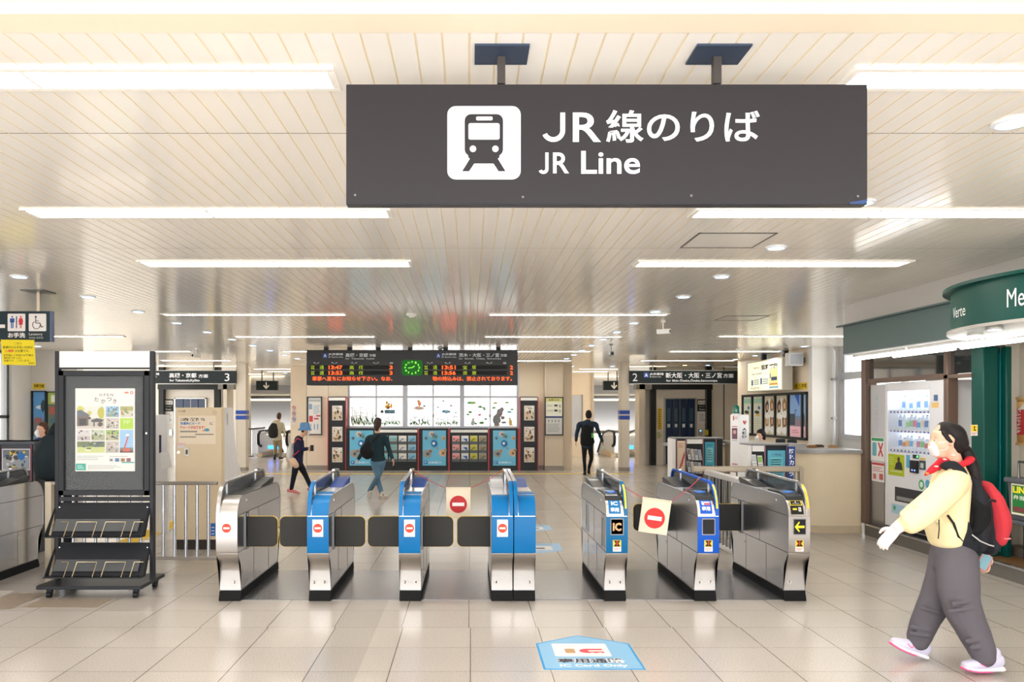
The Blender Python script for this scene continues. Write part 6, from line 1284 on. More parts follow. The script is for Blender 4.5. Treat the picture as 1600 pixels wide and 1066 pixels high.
s = front(Y-.002); s.rr(279, 694, 337, 650, .8, ink((240, 224, 200)), 1); s.text('この機械（精算機）でも', 281.5, 658.5, 320, 653, (60, 56, 50), 2, .03); s.text('交通系ICカード', 281.5, 664, 313, 659.6, (40, 120, 190), 2, .03); s.text('に', 328, 664, 333, 660, (60, 56, 50), 2, .02); s.text('チャージが出来ます！', 281.5, 670.5, 320, 665.6, (214, 60, 60), 2, .03)
s.lines(281.5, 672, 310, 677, 1, (120, 110, 100), seed=3); s.lines(305, 677, 335, 681, 1, (120, 110, 100), seed=4); s.lines(281.5, 681, 312, 685, 1, (120, 110, 100), seed=5); s.circ(323.5, 672, 4, (70, 160, 190), 2, 12, 2.4); s.poly([(315, 673.5), (320, 671), (320, 674)], (230, 120, 70), 3)
s.text('つり銭', 277, 644.5, 290, 641, (90, 84, 76), 1); s.rect(277, 696, 289.5, 692.3, (236, 190, 190), 2.5); s.rect(277, 700, 289, 696.2, (226, 222, 216), 2.4)
s.build('notice', t)
q = MB(CHROME); q.cyl((X(279.5, Y), Y-.012, Z(707, Y)), (X(279.5, Y), Y, Z(707, Y)), .015, n=14); q.box(X(288, Y), X(296, Y), Y-.006, Y, Z(713, Y), Z(700, Y), mat((150, 144, 134), metal=.5, rough=.3)); q.box(X(290.5, Y), X(293.5, Y), Y-.012, Y-.006, Z(710, Y), Z(703, Y), mat((90, 84, 76))); q.build('lock_handle', t)
q = MB(mat((214, 194, 160))); q.cyl((X(335, Y), Y-.006, Z(645, Y)), (X(335, Y), Y, Z(645, Y)), .03, n=20); q.build('vent_cap', t)
s = Sheet((x1+.002, 0, 0), (0, 1, 0), (0, 0, 1), .001); s.text('精算機', Y+.2, 1.5, Y+.26, 1.66, (150, 140, 140), 1); s.build('side_lettering', t)
# white partition just left of it
o = thing('partition', 'narrow white partition with a hanging paper left of the beige machine', 'partition', (X(250, 11), 11, 0))
MB(mat((226, 224, 222), rough=.5)).box(X(236, 11), X(262, 11), 11.0, 11.06, 0, Z(648, 11)).build('panel', o, bevel=.004); MB(mat((60, 56, 90))).box(X(249, 11), X(252, 11), 10.99, 11.0, Z(708, 11), Z(680, 11)).build('strip', o)
MB(mat((236, 234, 230))).prism([(X(253, 11), Z(733, 11)), (X(270, 11), Z(730, 11)), (X(266, 11), Z(707, 11)), (X(252, 11), Z(707, 11))], 'y', 10.97, 10.98).build('paper', o)
# ---------- far left ----------
Y = 17.5
def pA(s, a, b, c, d): s.rect(a, b, c, d, (90, 150, 206), 1); s.rect(a, b+(d-b)*.55, c, d, (110, 120, 130), 1.3); blob(s, a+(c-a)*.5, b+(d-b)*.3, 6, 3, (220, 230, 240), 1.6, 9, 2); blob(s, c-4, b+(d-b)*.28, 3.6, 10, (60, 84, 90), 2, 11, 3); s.rect(a+2, b+(d-b)*.5, c-6, b+(d-b)*.62, (150, 96, 96), 2); s.rect(a, d-12, c, d-5, (120, 150, 180), 2)
def pB(s, a, b, c, d): s.rect(a, b, c, d, (96, 110, 96), 1); s.rect(a, b, c, b+18, (160, 180, 80), 1.3); s.rect(a+5, b+4, a+13, b+15, (226, 224, 210), 2); s.rect(a+2, b+22, c-4, b+34, (170, 90, 70), 2); blob(s, a+12, b+44, 9, 6, (60, 100, 110), 2, 9, 4)
board(50.5, 73, 611, 694, Y, 'blue landscape poster in a dark frame on the far left wall', pA, 'framed posters on the left wall'); board(73.5, 100, 612, 694, Y, 'green and brown poster in a dark frame beside the blue landscape poster', pB, 'framed posters on the left wall')
s = front(Y-.01); s.slab(51, 608.5, 70, 599, .008, mat((230, 196, 40), noise=.01)); s.text('京都方面', 53, 606, 69, 600.5, (80, 66, 20), 1, .03); s.build('direction_sign', label='small yellow direction sign on the far left wall', cat='sign')
s = front(17.49); s.slab(41.5, 687, 46.5, 657, .004, ink((232, 226, 222)))
for v, c in ((661, (206, 60, 70)), (669, (150, 80, 110)), (677, (204, 50, 50))): s.ring(44, v, 2, .6, c, 2, 16); s.line(42.7, v-1.4, 45.3, v+1.4, .5, c, 3)
s.build('prohibition_sticker', label='vertical strip of round prohibition symbols on the far left wall', cat='sticker')
Y = 9.4; t = thing('information_stand', 'dark low stand holding a framed street photo behind the far left gate', 'display stand', (X(25, Y), Y, 0))
MB(mat((72, 76, 82), rough=.4)).box(X(-40, Y), X(55, Y), Y, Y+.4, 0, Z(690, Y)).build('body', t); MB(mat((84, 90, 98), rough=.4)).box(X(-42, Y), X(56.5, Y), Y-.03, Y+.42, Z(694.5, Y), Z(690, Y)).build('top_cap', t, bevel=.004)
MB(mat((120, 60, 76))).box(X(48.5, Y), X(51, Y), Y-.02, Y, .3, Z(695, Y)).box(X(-1, Y), X(1.5, Y), Y-.02, Y, .3, Z(695, Y)).build('divider', t)
s = front(Y-.01); s.slab(3, 735, 47.5, 701.5, .008, ink((214, 216, 220))); s.pic(4.5, 733.5, 46, 703, [(150, 156, 160), (110, 116, 122), (60, 64, 70), (40, 110, 170), (90, 84, 80), (200, 200, 200), (220, 190, 60), (60, 80, 100)], 6, 1, 22); blob(s, 34, 713, 6, 7, (30, 110, 180), 4, 11, 3); blob(s, 38, 707, 2.4, 2, (214, 180, 60), 5, 9, 3); s.build('framed_photo', t)
# ---------- direction stickers on the floor ----------
def floor_sheet(mp=None): return Sheet((0, 0, .001), (1, 0, 0), (0, 1, 0), .0004, mp)
LB = mat((132, 186, 222), rough=.4, noise=.03); EDGE = mat((10, 150, 215), rough=.4, noise=0)
s = floor_sheet(); out = [(.478, 5.221), (1.147, 5.221), (1.15, 5.806), (.803, 6.013), (.474, 5.806)]
s.b.add([s.at(u, v, 0) for u, v in out] + [s.at(u, v, -2) for u, v in out], [(0, 1, 2, 3, 4), (9, 8, 7, 6, 5)] + [(i, 5+i, 5+(i+1) % 5, (i+1) % 5) for i in range(5)], EDGE)
cxm = .812; s.poly([(cxm+(u-cxm)*.955, 5.24+(v-5.24)*.975 if v > 5.3 else 5.238) for u, v in out], LB, 1)
s.rr(.585, 5.50, .975, 5.80, .02, (244, 238, 232), 2)
s.rr(.665, 5.575, .735, 5.675, .012, (186, 146, 104), 3); s.line(.64, 5.73, .75, 5.73, .008, (190, 186, 186), 3)
s.poly([(.93, 5.675), (.82, 5.675)] + [(.82-.055*math.sin(a), 5.625+.05*math.cos(a)) for a in [PI*i/8 for i in range(1, 8)]] + [(.82, 5.575), (.935, 5.575), (.935, 5.61), (.83, 5.61), (.83, 5.64), (.93, 5.64)], (232, 80, 90), 3); s.circ(.85, 5.572, .014, (244, 238, 232), 4); s.circ(.905, 5.572, .014, (244, 238, 232), 4)
s.text('専用通路', .585, 5.352, 1.045, 5.458, (240, 240, 242), 3, .075); s.text('専用通路', .592, 5.357, 1.038, 5.453, (74, 72, 82), 4, .03)
s.text('IC Card Only', .595, 5.262, 1.045, 5.335, (232, 242, 250), 3, .035)
s.build('floor_sticker', label='light blue pentagon floor sticker reading IC Card Only in front of the gates', cat='floor sticker')
for lab, ya, yb_, a, c in (('pale blue arrow shaped floor sticker just behind the open ticket lane', 9.45, 10.15, .55, 1.12), ('second pale blue floor sticker further behind the open ticket lane', 11.15, 11.75, .62, 1.16)):
    s = floor_sheet(); h = yb_-ya; out = [(a, ya+h*.25), ((a+c)/2, ya), (c, ya+h*.25), (c, yb_), (a, yb_)]
    s.b.add([s.at(u, v, 0) for u, v in out] + [s.at(u, v, -2) for u, v in out], [(0, 1, 2, 3, 4), (9, 8, 7, 6, 5)] + [(i, 5+i, 5+(i+1) % 5, (i+1) % 5) for i in range(5)], mat((150, 190, 226), rough=.4, noise=.03))
    s.rr(a+.08, ya+h*.3, c-.12, ya+h*.68, .02, (238, 234, 230), 1); s.lines(a+.1, yb_-.14, c-.1, yb_-.05, 1, (120, 140, 170)); s.rect(a+.12, ya+h*.4, a+.2, ya+h*.58, (220, 110, 120), 2); s.rect(a+.25, ya+h*.4, a+.36, ya+h*.55, (110, 110, 120), 2)
    s.build('floor_sticker', label=lab, cat='floor sticker', group='stickers behind the lane')
# ---------- people ----------
class Blob:   # overlapping tapered volumes fused into one continuous skin
    def __init__(s): s.b = MB(WHITE)
    def chain(s, pts, r, n=14, hint=(0, 1, 0), caps=True):
        pts = [Vector(p) for p in pts]; rr = [q if isinstance(q, (tuple, list)) else (q, q) for q in r]
        # resample with rounded ends
        P_, R_2 = [], []
        if caps:
            d = (pts[0]-pts[1]).normalized(); m = min(rr[0])
            for a in (80, 55, 30): P_.append(pts[0]+d*m*math.sin(math.radians(a))); R_2.append((rr[0][0]*math.cos(math.radians(a)), rr[0][1]*math.cos(math.radians(a))))
        N = len(pts)
        for i in range(N):
            P_.append(pts[i]); R_2.append(rr[i])
            if i < N-1:
                for f in (.25, .5, .75):
                    p0 = pts[max(i-1, 0)]; p1 = pts[i]; p2 = pts[i+1]; p3 = pts[min(i+2, N-1)]
                    q = .5*((2*p1)+(-p0+p2)*f+(2*p0-5*p1+4*p2-p3)*f*f+(-p0+3*p1-3*p2+p3)*f**3); P_.append(q); g = f*f*(3-2*f)
                    R_2.append((rr[i][0]*(1-g)+rr[i+1][0]*g, rr[i][1]*(1-g)+rr[i+1][1]*g))
        if caps:
            d = (pts[-1]-pts[-2]).normalized(); m = min(rr[-1])
            for a in (30, 55, 80): P_.append(pts[-1]+d*m*math.sin(math.radians(a))); R_2.append((rr[-1][0]*math.cos(math.radians(a)), rr[-1][1]*math.cos(math.radians(a))))
        rings = []; h = Vector(hint).normalized()
        for i, p in enumerate(P_):
            t = (P_[min(i+1, len(P_)-1)]-P_[max(i-1, 0)]).normalized(); a = h-t*h.dot(t)
            if a.length < .05: a = t.orthogonal()
            a.normalize(); c = t.cross(a); ra, rb = R_2[i]
            rings.append([p+a*math.cos(2*PI*k/n)*ra+c*math.sin(2*PI*k/n)*rb for k in range(n)])
        vs = [v for g in rings for v in g]; fs = []
        for i in range(len(rings)-1):
            for k in range(n): fs.append((i*n+k, i*n+(k+1) % n, (i+1)*n+(k+1) % n, (i+1)*n+k))
        fs += [tuple(range(n))[::-1], tuple((len(rings)-1)*n+k for k in range(n))]
        s.b.add(vs, fs); return s
    def ell(s, c, r, rot=0, axis='Y'):
        q = MB(WHITE); q.ell((0, 0, 0), r); R = Matrix.Rotation(rot, 3, axis); s.b.add([R @ v + Vector(c) for v in q.v], q.f); return s
    def build(s, name, parent, m, voxel=.01, smooth=4, wrinkle=0, **kw):
        me = bpy.data.meshes.new(name); me.from_pydata([tuple(v) for v in s.b.v], [], s.b.f)
        bm = bmesh.new(); bm.from_mesh(me); bmesh.ops.recalc_face_normals(bm, faces=bm.faces); bm.to_mesh(me); bm.free()
        o = bpy.data.objects.new('shaping', me); COL.objects.link(o)
        a = o.modifiers.new('r', 'REMESH'); a.mode = 'VOXEL'; a.voxel_size = voxel
        if smooth: c = o.modifiers.new('s', 'SMOOTH'); c.factor = .6; c.iterations = smooth
        dg = bpy.context.evaluated_depsgraph_get(); me2 = bpy.data.meshes.new_from_object(o.evaluated_get(dg))
        bpy.data.objects.remove(o); bpy.data.meshes.remove(me)
        off = ROOT[parent.name]; me2.name = name; me2.materials.clear(); me2.materials.append(m)
        for v in me2.vertices: v.co -= off
        for p in me2.polygons: p.use_smooth = True
        r = bpy.data.objects.new(name, me2); COL.objects.link(r); r.parent = parent; ROOT[r.name] = off
        return tag(r, **kw)
def cloth(c, bump=.35, scale=7): return mat(c, rough=.85, noise=.05, nscale=scale, bump=bump)
SKIN = mat((222, 176, 150), rough=.55, noise=.03, name='skin'); HAIR = mat((30, 26, 26), rough=.55, noise=.2, nscale=60, stretch=(1, 1, .15), name='black_hair')
def hand(B, wrist, d, curl, side, sc=1.0, thumb=None):
    """palm and five fingers; d = pointing direction, curl = palm facing direction, side = towards the thumb"""
    wrist = Vector(wrist); d = Vector(d).normalized(); c = Vector(curl).normalized(); c = (c-d*c.dot(d)).normalized(); t = Vector(side); t = (t-d*t.dot(d)-c*t.dot(c)).normalized()
    L = .085*sc; B.chain([wrist-d*.02, wrist+d*L*.5, wrist+d*L], [(.024*sc, .018*sc), (.036*sc, .014*sc), (.036*sc, .012*sc)], 10, t)
    for i, (o, l) in enumerate(((.027, .062), (.009, .072), (-.009, .067), (-.026, .052))):
        p = wrist+d*L+t*o*sc; l *= sc; p1 = p+d*l*.42+c*l*.1; p2 = p1+d*l*.24+c*l*.24; p3 = p2+d*l*.06+c*l*.28
        B.chain([p-d*.012, p, p1, p2, p3], [.0088*sc, .0088*sc, .0082*sc, .0074*sc, .0064*sc], 8, t)
    p = wrist+d*L*.25+t*.026*sc; p1 = p+(d*.6+t*.75+c*.2).normalized()*.035*sc; p2 = p1+(d*.85+t*.2+c*.45).normalized()*.03*sc
    B.chain([p-t*.01, p, p1, p2], [.012*sc, .0115*sc, .010*sc, .0078*sc], 8, d)
def shoe(parent, ankle, toe_dir, up, m, sole, L=.25, name='shoe', k=1.0):
    """low shoe with its own sole; ankle above the heel"""
    d = Vector(toe_dir).normalized(); u = Vector(up).normalized(); u = (u-d*u.dot(d)).normalized(); s_ = d.cross(u)
    h = Vector(ankle)
    B = Blob(); B.chain([h-d*.045-u*.02, h+d*.04-u*.035, h+d*.12-u*.048, h+d*(L-.09)-u*.055], [(.036*k, .04), (.040*k, .042), (.044*k, .032), (.038*k, .022)], 12, s_); B.chain([h+u*.03, h-u*.02], [(.038, .042), (.036, .04)], 12, s_)
    o = B.build(name, parent, m, .007, 2)
    S = Blob(); S.chain([h-d*.06-u*.068, h+d*.04-u*.072, h+d*.12-u*.074, h+d*(L-.085)-u*.070], [(.036*k, .013), (.036*k, .012), (.046*k, .011), (.036*k, .011)], 12, s_); S.build('sole', o, sole, .006, 1)
    return o
def head(B, c, face, sc=1.0, skinonly=True):
    """head shape with nose, ears, chin; face = looking direction (horizontal)"""
    c = Vector(c); f = Vector(face).normalized(); r = Vector((f.y, -f.x, 0)).normalized(); u = Vector((0, 0, 1))
    B.chain([c-u*.075*sc+f*.035*sc, c-u*.03*sc+f*.022*sc, c+u*.03*sc+f*.0, c+u*.06*sc-f*.008*sc], [(.042*sc, .05*sc), (.062*sc, .078*sc), (.074*sc, .092*sc), (.066*sc, .08*sc)], 16, r)
    B.chain([c-u*.088*sc+f*.062*sc, c-u*.075*sc+f*.03*sc], [.02*sc, .035*sc], 10, r)
    B.chain([c+u*.012*sc+f*.084*sc, c-u*.018*sc+f*.102*sc, c-u*.027*sc+f*.092*sc], [.008*sc, .012*sc, .011*sc], 8, r)
    for k in (-1, 1):
        B.chain([c+r*k*.072*sc+u*.02*sc-f*.008*sc, c+r*k*.076*sc-u*.02*sc], [(.008*sc, .016*sc), (.007*sc, .011*sc)], 8, r)
    B.chain([c-u*.055*sc+f*.078*sc-r*.018*sc, c-u*.055*sc+f*.078*sc+r*.018*sc], [.007*sc, .007*sc], 8)
def eyes(parent, c, face, sc=1.0):
    c = Vector(c); f = Vector(face).normalized(); r = Vector((f.y, -f.x, 0)).normalized(); u = Vector((0, 0, 1))
    for k in (-1, 1):
        p = c+r*k*.030*sc+f*.0745*sc+u*.008*sc; e = MB(mat((226, 222, 216), rough=.3, noise=0)); e.ell(p, (.0095*sc, .0095*sc, .0062*sc), n=10, k=8); e.ell(p+f*.0055*sc, (.0052*sc,)*3, mat((30, 22, 18), rough=.2, noise=0), n=8, k=6); e.build('eye', parent)
        b = MB(HAIR); b.tube([p+u*.018*sc-r*.014*sc+f*.006*sc, p+u*.021*sc+f*.007*sc, p+u*.018*sc+r*.014*sc+f*.003*sc], .0018*sc, n=6); b.build('eyebrow', parent)
def figure(name, label, Y, J, face, C, vox=.011, r=1.0, lat=(1, 0, 0), grp=None, hair_r=1.08, handsc=.95, longhair=False, mask=False):
    """J: joints as (px, py, dY); lat: the person's left-right axis. The body is one surface; clothes are children."""
    def q(k): a = J[k]; return P(a[0], a[1], Y+(a[2] if len(a) > 2 else 0))
    base = q('hip'); t = thing(name, label, 'person', (base.x, base.y, 0), group=grp); lat = Vector(lat)
    B = Blob(); hd = q('head'); nk = q('neck'); ch = q('chest'); hp = q('hip')
    head(B, hd, face, r*.98); B.chain([hd-Vector((0, 0, .06)), nk], [.05*r, .055*r], 12)
    B.chain([nk-Vector((0, 0, .02)), ch+Vector((0, 0, .06)), ch-Vector((0, 0, .08)), hp+Vector((0, 0, .12)), hp], [(.06*r, .05*r), (.165*r, .09*r), (.145*r, .095*r), (.12*r, .085*r), (.15*r, .095*r)], 16, lat)
    fv = Vector(face).normalized()
    for s_ in 'LR':
        sh, el, wr = q('sh'+s_), q('el'+s_), q('wr'+s_); B.chain([sh, el, wr], [.043*r, .036*r, .024*r], 10)
        hd_ = (wr-el).normalized(); hand(B, wr+hd_*.01, hd_, -lat if (sh-ch).dot(lat) > 0 else lat, fv, handsc)
        kn, an = q('kn'+s_), q('an'+s_); hj = hp+lat*(.075*r if s_ == 'L' else -.075*r)*(1 if (q('shL')-q('shR')).dot(lat) > 0 else -1)
        B.chain([hj, (hj+kn)/2, kn, (kn+an)/2, an], [.06*r, .055*r, .04*r, .036*r, .03*r], 12, lat)
    B.build('body', t, SKIN, vox, 3)
    # trousers
    T = Blob(); T.chain([hp+Vector((0, 0, .10)), hp+Vector((0, 0, -.02))], [(.142*r, .10*r), (.155*r, .115*r)], 18, lat)
    for s_ in 'LR':
        kn, an = q('kn'+s_), q('an'+s_); hj = hp+lat*(.075*r if s_ == 'L' else -.075*r)*(1 if (q('shL')-q('shR')).dot(lat) > 0 else -1)
        w = C.get('leg', 1.0); T.chain([hj, (hj+kn)/2, kn, (kn+an)/2, an], [.088*r, .08*r*w, .062*r*w, .054*r*w, .047*r*w], 14, lat)
    T.build('trousers', t, cloth(C['trousers']), vox, 3)
    # jacket
    K = Blob(); hem = hp+Vector((0, 0, C.get('hem', .02))); jw = C.get('jw', 1.0)
    K.chain([nk-Vector((0, 0, .015)), ch+Vector((0, 0, .075)), ch-Vector((0, 0, .08)), (ch+hp)/2-Vector((0, 0, .05)), hem], [(.062*r, .058*r), (.178*r, .105*r), (.165*r*jw, .115*r), (.155*r*jw, .115*r*jw), (.172*r*jw, .13*r*jw)], 20, lat)
    for s_ in 'LR':
        sh, el, wr = q('sh'+s_), q('el'+s_), q('wr'+s_); K.chain([ch+Vector((0, 0, .06)), sh, (sh+el)/2, el, wr-(wr-el).normalized()*.01], [.09*r, .064*r, .056*r, .05*r, .04*r], 12)
    K.build('jacket', t, cloth(C['jacket']), vox, 3)
    # hair
    if C.get('hair'):
        Hh = Blob(); f = Vector(face).normalized(); rr = Vector((f.y, -f.x, 0)); u = Vector((0, 0, 1))
        Hh.chain([hd-f*.045*r-u*.045*r, hd-f*.03*r+u*.02*r, hd-f*.008*r+u*.065*r], [(.07*r*hair_r, .05*r), (.082*r*hair_r, .075*r), (.07*r*hair_r, .082*r)], 16, rr)
        if longhair: Hh.chain([hd-f*.06*r-u*.03*r, hd-f*.055*r-u*.10*r], [.06*r, .045*r], 12, rr)
        Hh.build('hair', t, mat(C['hair'], rough=.55, noise=.2, nscale=60), vox*.8, 2)
    for s_ in 'LR':
        kn, an = q('kn'+s_), q('an'+s_); sp = J.get('toe'+s_); td = Vector(sp) if sp else fv; shoe(t, an+Vector((0, 0, -.0)), td, (kn-an).normalized() if not sp else Vector((0, 0, 1)), mat(C['shoes'], rough=.6, noise=.05), mat(C.get('sole', (50, 50, 50)), rough=.7))
    eyes(t, hd, face, r)
    if mask:
        f = Vector(face).normalized(); M_ = Blob(); M_.chain([hd+f*.088*r-Vector((0, 0, .0)), hd+f*.10*r-Vector((0, 0, .04)), hd+f*.075*r-Vector((0, 0, .09))], [(.04*r, .014), (.058*r, .02), (.04*r, .02)], 12, Vector((f.y, -f.x, 0))); M_.build('face_mask', t, mat((236, 236, 238), rough=.7, noise=.01), .006, 2)
    return t, q
# woman in the teal jacket, seen from behind in mid stride
t, q = figure('person', 'person in a dark teal jacket and jeans seen from behind with a black sling bag', 15.2,
    dict(head=(590.5, 663), neck=(589, 677), chest=(589, 690), hip=(591, 722), shL=(576.5, 685), elL=(569, 703), wrL=(560, 717, .05), shR=(602, 685), elR=(608, 703), wrR=(613, 717, -.1), knL=(590, 745, -.1), anL=(577, 768, .25), knR=(590, 748, .1), anR=(597, 773.5, -.05), toeL=(-.25, .5, -.85), toeR=(.6, .8, 0)), (.35, 1, 0),
    dict(trousers=(84, 120, 144), jacket=(34, 54, 60), hair=(62, 50, 44), shoes=(196, 180, 166), sole=(220, 214, 206), leg=.95, hem=.03, jw=.9), r=.93, longhair=True)
b = Blob(); b.chain([P(577, 712, 14.98), P(571.5, 705, 14.98), P(575, 694, 15.0)], [(.10, .06), (.12, .065), (.06, .04)], 14, (1, 0, 0)); bag = b.build('sling_bag', t, cloth((26, 26, 28), .2), .01, 2)
MB(mat((30, 30, 32))).tube([P(576, 696, 15.0), P(585, 686, 15.03), P(593, 679, 15.1)], .022, n=8).build('strap', bag)
# person in the blue bucket hat
t, q = figure('person', 'person in a light blue bucket hat and navy coat carrying a white backpack', 16.0,
    dict(head=(477, 671), neck=(470, 683), chest=(467.5, 693), hip=(465, 722), shL=(466, 688, -.14), elL=(470, 702, -.17), wrL=(480, 702, -.1), shR=(468, 688, .14), elR=(472, 702, .15), wrR=(481, 701, .06), knL=(459, 745, -.08), anL=(455, 765, -.08), knR=(477, 742, .08), anR=(486, 762, .1), toeL=(1, 0, -.12), toeR=(1, 0, .1)), (1, -.15, -.2),
    dict(trousers=(28, 30, 40), jacket=(34, 38, 66), hair=(50, 38, 34), shoes=(206, 120, 116), sole=(226, 214, 208), hem=.0, jw=.95), r=.86, lat=(0, -1, 0), mask=True)
hc = q('head'); hb = MB(mat((96, 140, 186), rough=.9, noise=.05)); hb.lathe(hc+Vector((-.01, 0, -.02)), [(.135, .0), (.14, .012), (.10, .05), (.098, .09), (.09, .14), (.06, .155), (.01, .158)], n=24); hb.build('bucket_hat', t)
b = Blob(); b.chain([P(456, 697, 16.05), P(455, 708, 16.05), P(455.5, 716, 16.05)], [(.12, .06), (.14, .09), (.13, .08)], 14, (0, 1, 0)); bg = b.build('white_backpack', t, cloth((206, 204, 200), .2), .01, 2)
MB(mat((196, 60, 80), rough=.7)).tube([P(459, 693, 15.83), P(465, 685, 15.82), P(470, 688, 15.82)], .013, n=6).tube([P(458, 712, 15.85), P(464, 708, 15.84), P(469, 702, 15.83)], .012, n=6).build('red_strap', bg)
b = Blob(); b.chain([P(459, 722, 15.9), P(462, 727, 15.85)], [(.12, .08), (.08, .06)], 12, (0, 1, 0)); b.build('beige_shirt_hem', t, cloth((226, 190, 160)), .01, 2)
MB(BLACK).box(q('wrL').x+.06, q('wrL').x+.12, 15.9, 15.96, q('wrL').z-.04, q('wrL').z+.08).build('phone', t, bevel=.006)
# man in the pale shirt going to the stairs
t, q = figure('person', 'person in pale shirt and khaki trousers with a backpack heading to the left stairs', 26.8,
    dict(head=(436.5, 651), neck=(435, 658), chest=(432.5, 666), hip=(433, 686), shL=(426, 663), elL=(423, 673), wrL=(425, 682), shR=(441, 663), elR=(444, 673), wrR=(444, 682), knL=(430.5, 700), anL=(429.5, 711.5, .1), knR=(438, 701), anR=(438, 714), toeL=(-.2, .6, -.5), toeR=(.2, 1, 0)), (.3, 1, 0),
    dict(trousers=(150, 138, 110), jacket=(196, 194, 178), hair=(70, 58, 50), shoes=(70, 70, 74), jw=1.0), r=1.0, vox=.014, hair_r=1.0)
b = Blob(); b.chain([P(427, 681, 26.6), P(426.5, 672, 26.6), P(428, 664, 26.62)], [(.16, .09), (.17, .10), (.11, .06)], 14, (1, 0, 0)); b.build('backpack', t, cloth((44, 48, 50), .2), .014, 2)
# man in dark clothes near the right column
t, q = figure('person', 'person in dark navy clothes with a black backpack walking away near the right column', 20.8,
    dict(head=(919.5, 649), neck=(919, 656), chest=(918, 667), hip=(917.5, 694), shL=(905.5, 663), elL=(901, 678), wrL=(900, 689), shR=(930.5, 663), elR=(936.5, 678), wrR=(941.5, 690), knL=(913, 717), anL=(914, 738, .0), knR=(924, 716), anR=(920, 733, .25), toeL=(.05, 1, 0), toeR=(.1, .6, -.7)), (0, 1, 0),
    dict(trousers=(24, 26, 28), jacket=(44, 58, 72), hair=(34, 26, 26), shoes=(36, 38, 42), jw=1.0, hem=-.02, leg=.85), r=.98, vox=.012)
b = Blob(); b.chain([P(918, 692, 20.58), P(917, 682, 20.56), P(917.5, 668, 20.6)], [(.19, .09), (.17, .10), (.13, .07)], 14, (1, 0, 0)); bg = b.build('backpack', t, cloth((22, 24, 26), .2), .012, 2)
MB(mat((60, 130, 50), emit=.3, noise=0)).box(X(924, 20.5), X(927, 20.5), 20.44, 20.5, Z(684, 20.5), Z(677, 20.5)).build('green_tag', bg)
# two people behind the poster stand
t, q = figure('person', 'person with brown hair and a white mask in front of the far left posters', 12.5,
    dict(head=(66, 672), neck=(66, 684), chest=(65, 700), hip=(66, 745), shL=(55, 695), elL=(51, 720), wrL=(54, 742), shR=(78, 695), elR=(82, 720), wrR=(80, 742), knL=(62, 785), anL=(61, 841), knR=(71, 785), anR=(72, 841), toeL=(-.4, -1, 0), toeR=(-.2, -1, 0)), (-.55, -1, -.1),
    dict(trousers=(50, 54, 70), jacket=(40, 52, 80), hair=(84, 58, 48), shoes=(60, 60, 60)), r=.92, mask=True, longhair=True)
t, q = figure('person', 'person in a black hooded coat with a black backpack, half hidden by the poster stand', 9.3,
    dict(head=(112, 648), neck=(106, 670), chest=(98, 695), hip=(100, 762), shL=(76, 690, .0), elL=(72, 725, .1), wrL=(80, 750, .25), shR=(120, 690), elR=(125, 725), wrR=(122, 750, .3), knL=(93, 830), anL=(92, 911), knR=(108, 830), anR=(109, 911), toeL=(.2, 1, 0), toeR=(.2, 1, 0)), (.4, 1, -.2),
    dict(trousers=(34, 36, 40), jacket=(24, 34, 38), hair=(40, 34, 32), shoes=(40, 40, 42), jw=1.15), r=1.02, vox=.012)
b = Blob(); b.chain([P(76, 738, 9.1), P(74, 715, 9.08), P(80, 690, 9.12)], [(.15, .10), (.16, .13), (.12, .08)], 14, (1, 0, 0)); b.build('backpack', t, cloth((38, 48, 52), .2), .012, 3)
b = Blob(); b.chain([P(86, 686, 9.22), P(95, 672, 9.25), P(104, 664, 9.25)], [.10, .11, .09], 14); b.build('hood', t, cloth((24, 34, 38)), .012, 3)
# clerk behind the desk
Yc = 16.3; t = thing('person', 'seated office clerk with black hair and a white mask behind the desk', 'person', (X(1190, Yc), Yc, .42))
def cj(px, py, d=0): return P(px, py, Yc+d)
B = Blob(); hd = cj(1188.5, 681); fc = Vector((-1, -.35, -.1)); head(B, hd, fc, .95); B.chain([hd-Vector((0, 0, .06)), cj(1192, 694)], [.05, .055], 12)
B.chain([cj(1192, 694), cj(1194, 702), cj(1194, 716), cj(1194, 727)], [(.07, .06), (.17, .10), (.15, .10), (.16, .11)], 16)
for k in (-1, 1):
    B.chain([cj(1193+k*0, 702, k*.17), cj(1188, 714, k*.2), cj(1178, 714, k*.15)], [.045, .038, .026], 10); hand(B, cj(1177.5, 714, k*.14), (-1, 0, -.1), (0, 0, -1), (0, -k, 0), .9)
    B.chain([cj(1194, 727, k*.09), cj(1176, 727, k*.1), cj(1176, 757, k*.1)], [.08, .055, .04], 12)
B.build('body', t, SKIN, .012, 3)
K = Blob(); K.chain([cj(1192, 695), cj(1194, 702), cj(1194, 716), cj(1194, 726)], [(.075, .065), (.18, .115), (.17, .12), (.17, .12)], 16)
for k in (-1, 1): K.chain([cj(1193, 702, k*.16), cj(1188, 714, k*.2), cj(1180, 714, k*.15)], [.065, .055, .04], 12)
K.build('jacket', t, cloth((44, 78, 124)), .012, 3)
T = Blob()
for k in (-1, 1): T.chain([cj(1194, 727, k*.09), cj(1176, 727, k*.1), cj(1176, 756, k*.1)], [.095, .07, .055], 12)
T.build('trousers', t, cloth((40, 44, 60)), .012, 3)
f = fc.normalized(); Hh = Blob(); Hh.chain([hd-f*.05-Vector((0, 0, .05)), hd-f*.03+Vector((0, 0, .02)), hd-f*.0+Vector((0, 0, .065))], [(.075, .06), (.088, .08), (.076, .085)], 16); Hh.build('hair', t, HAIR, .009, 2)
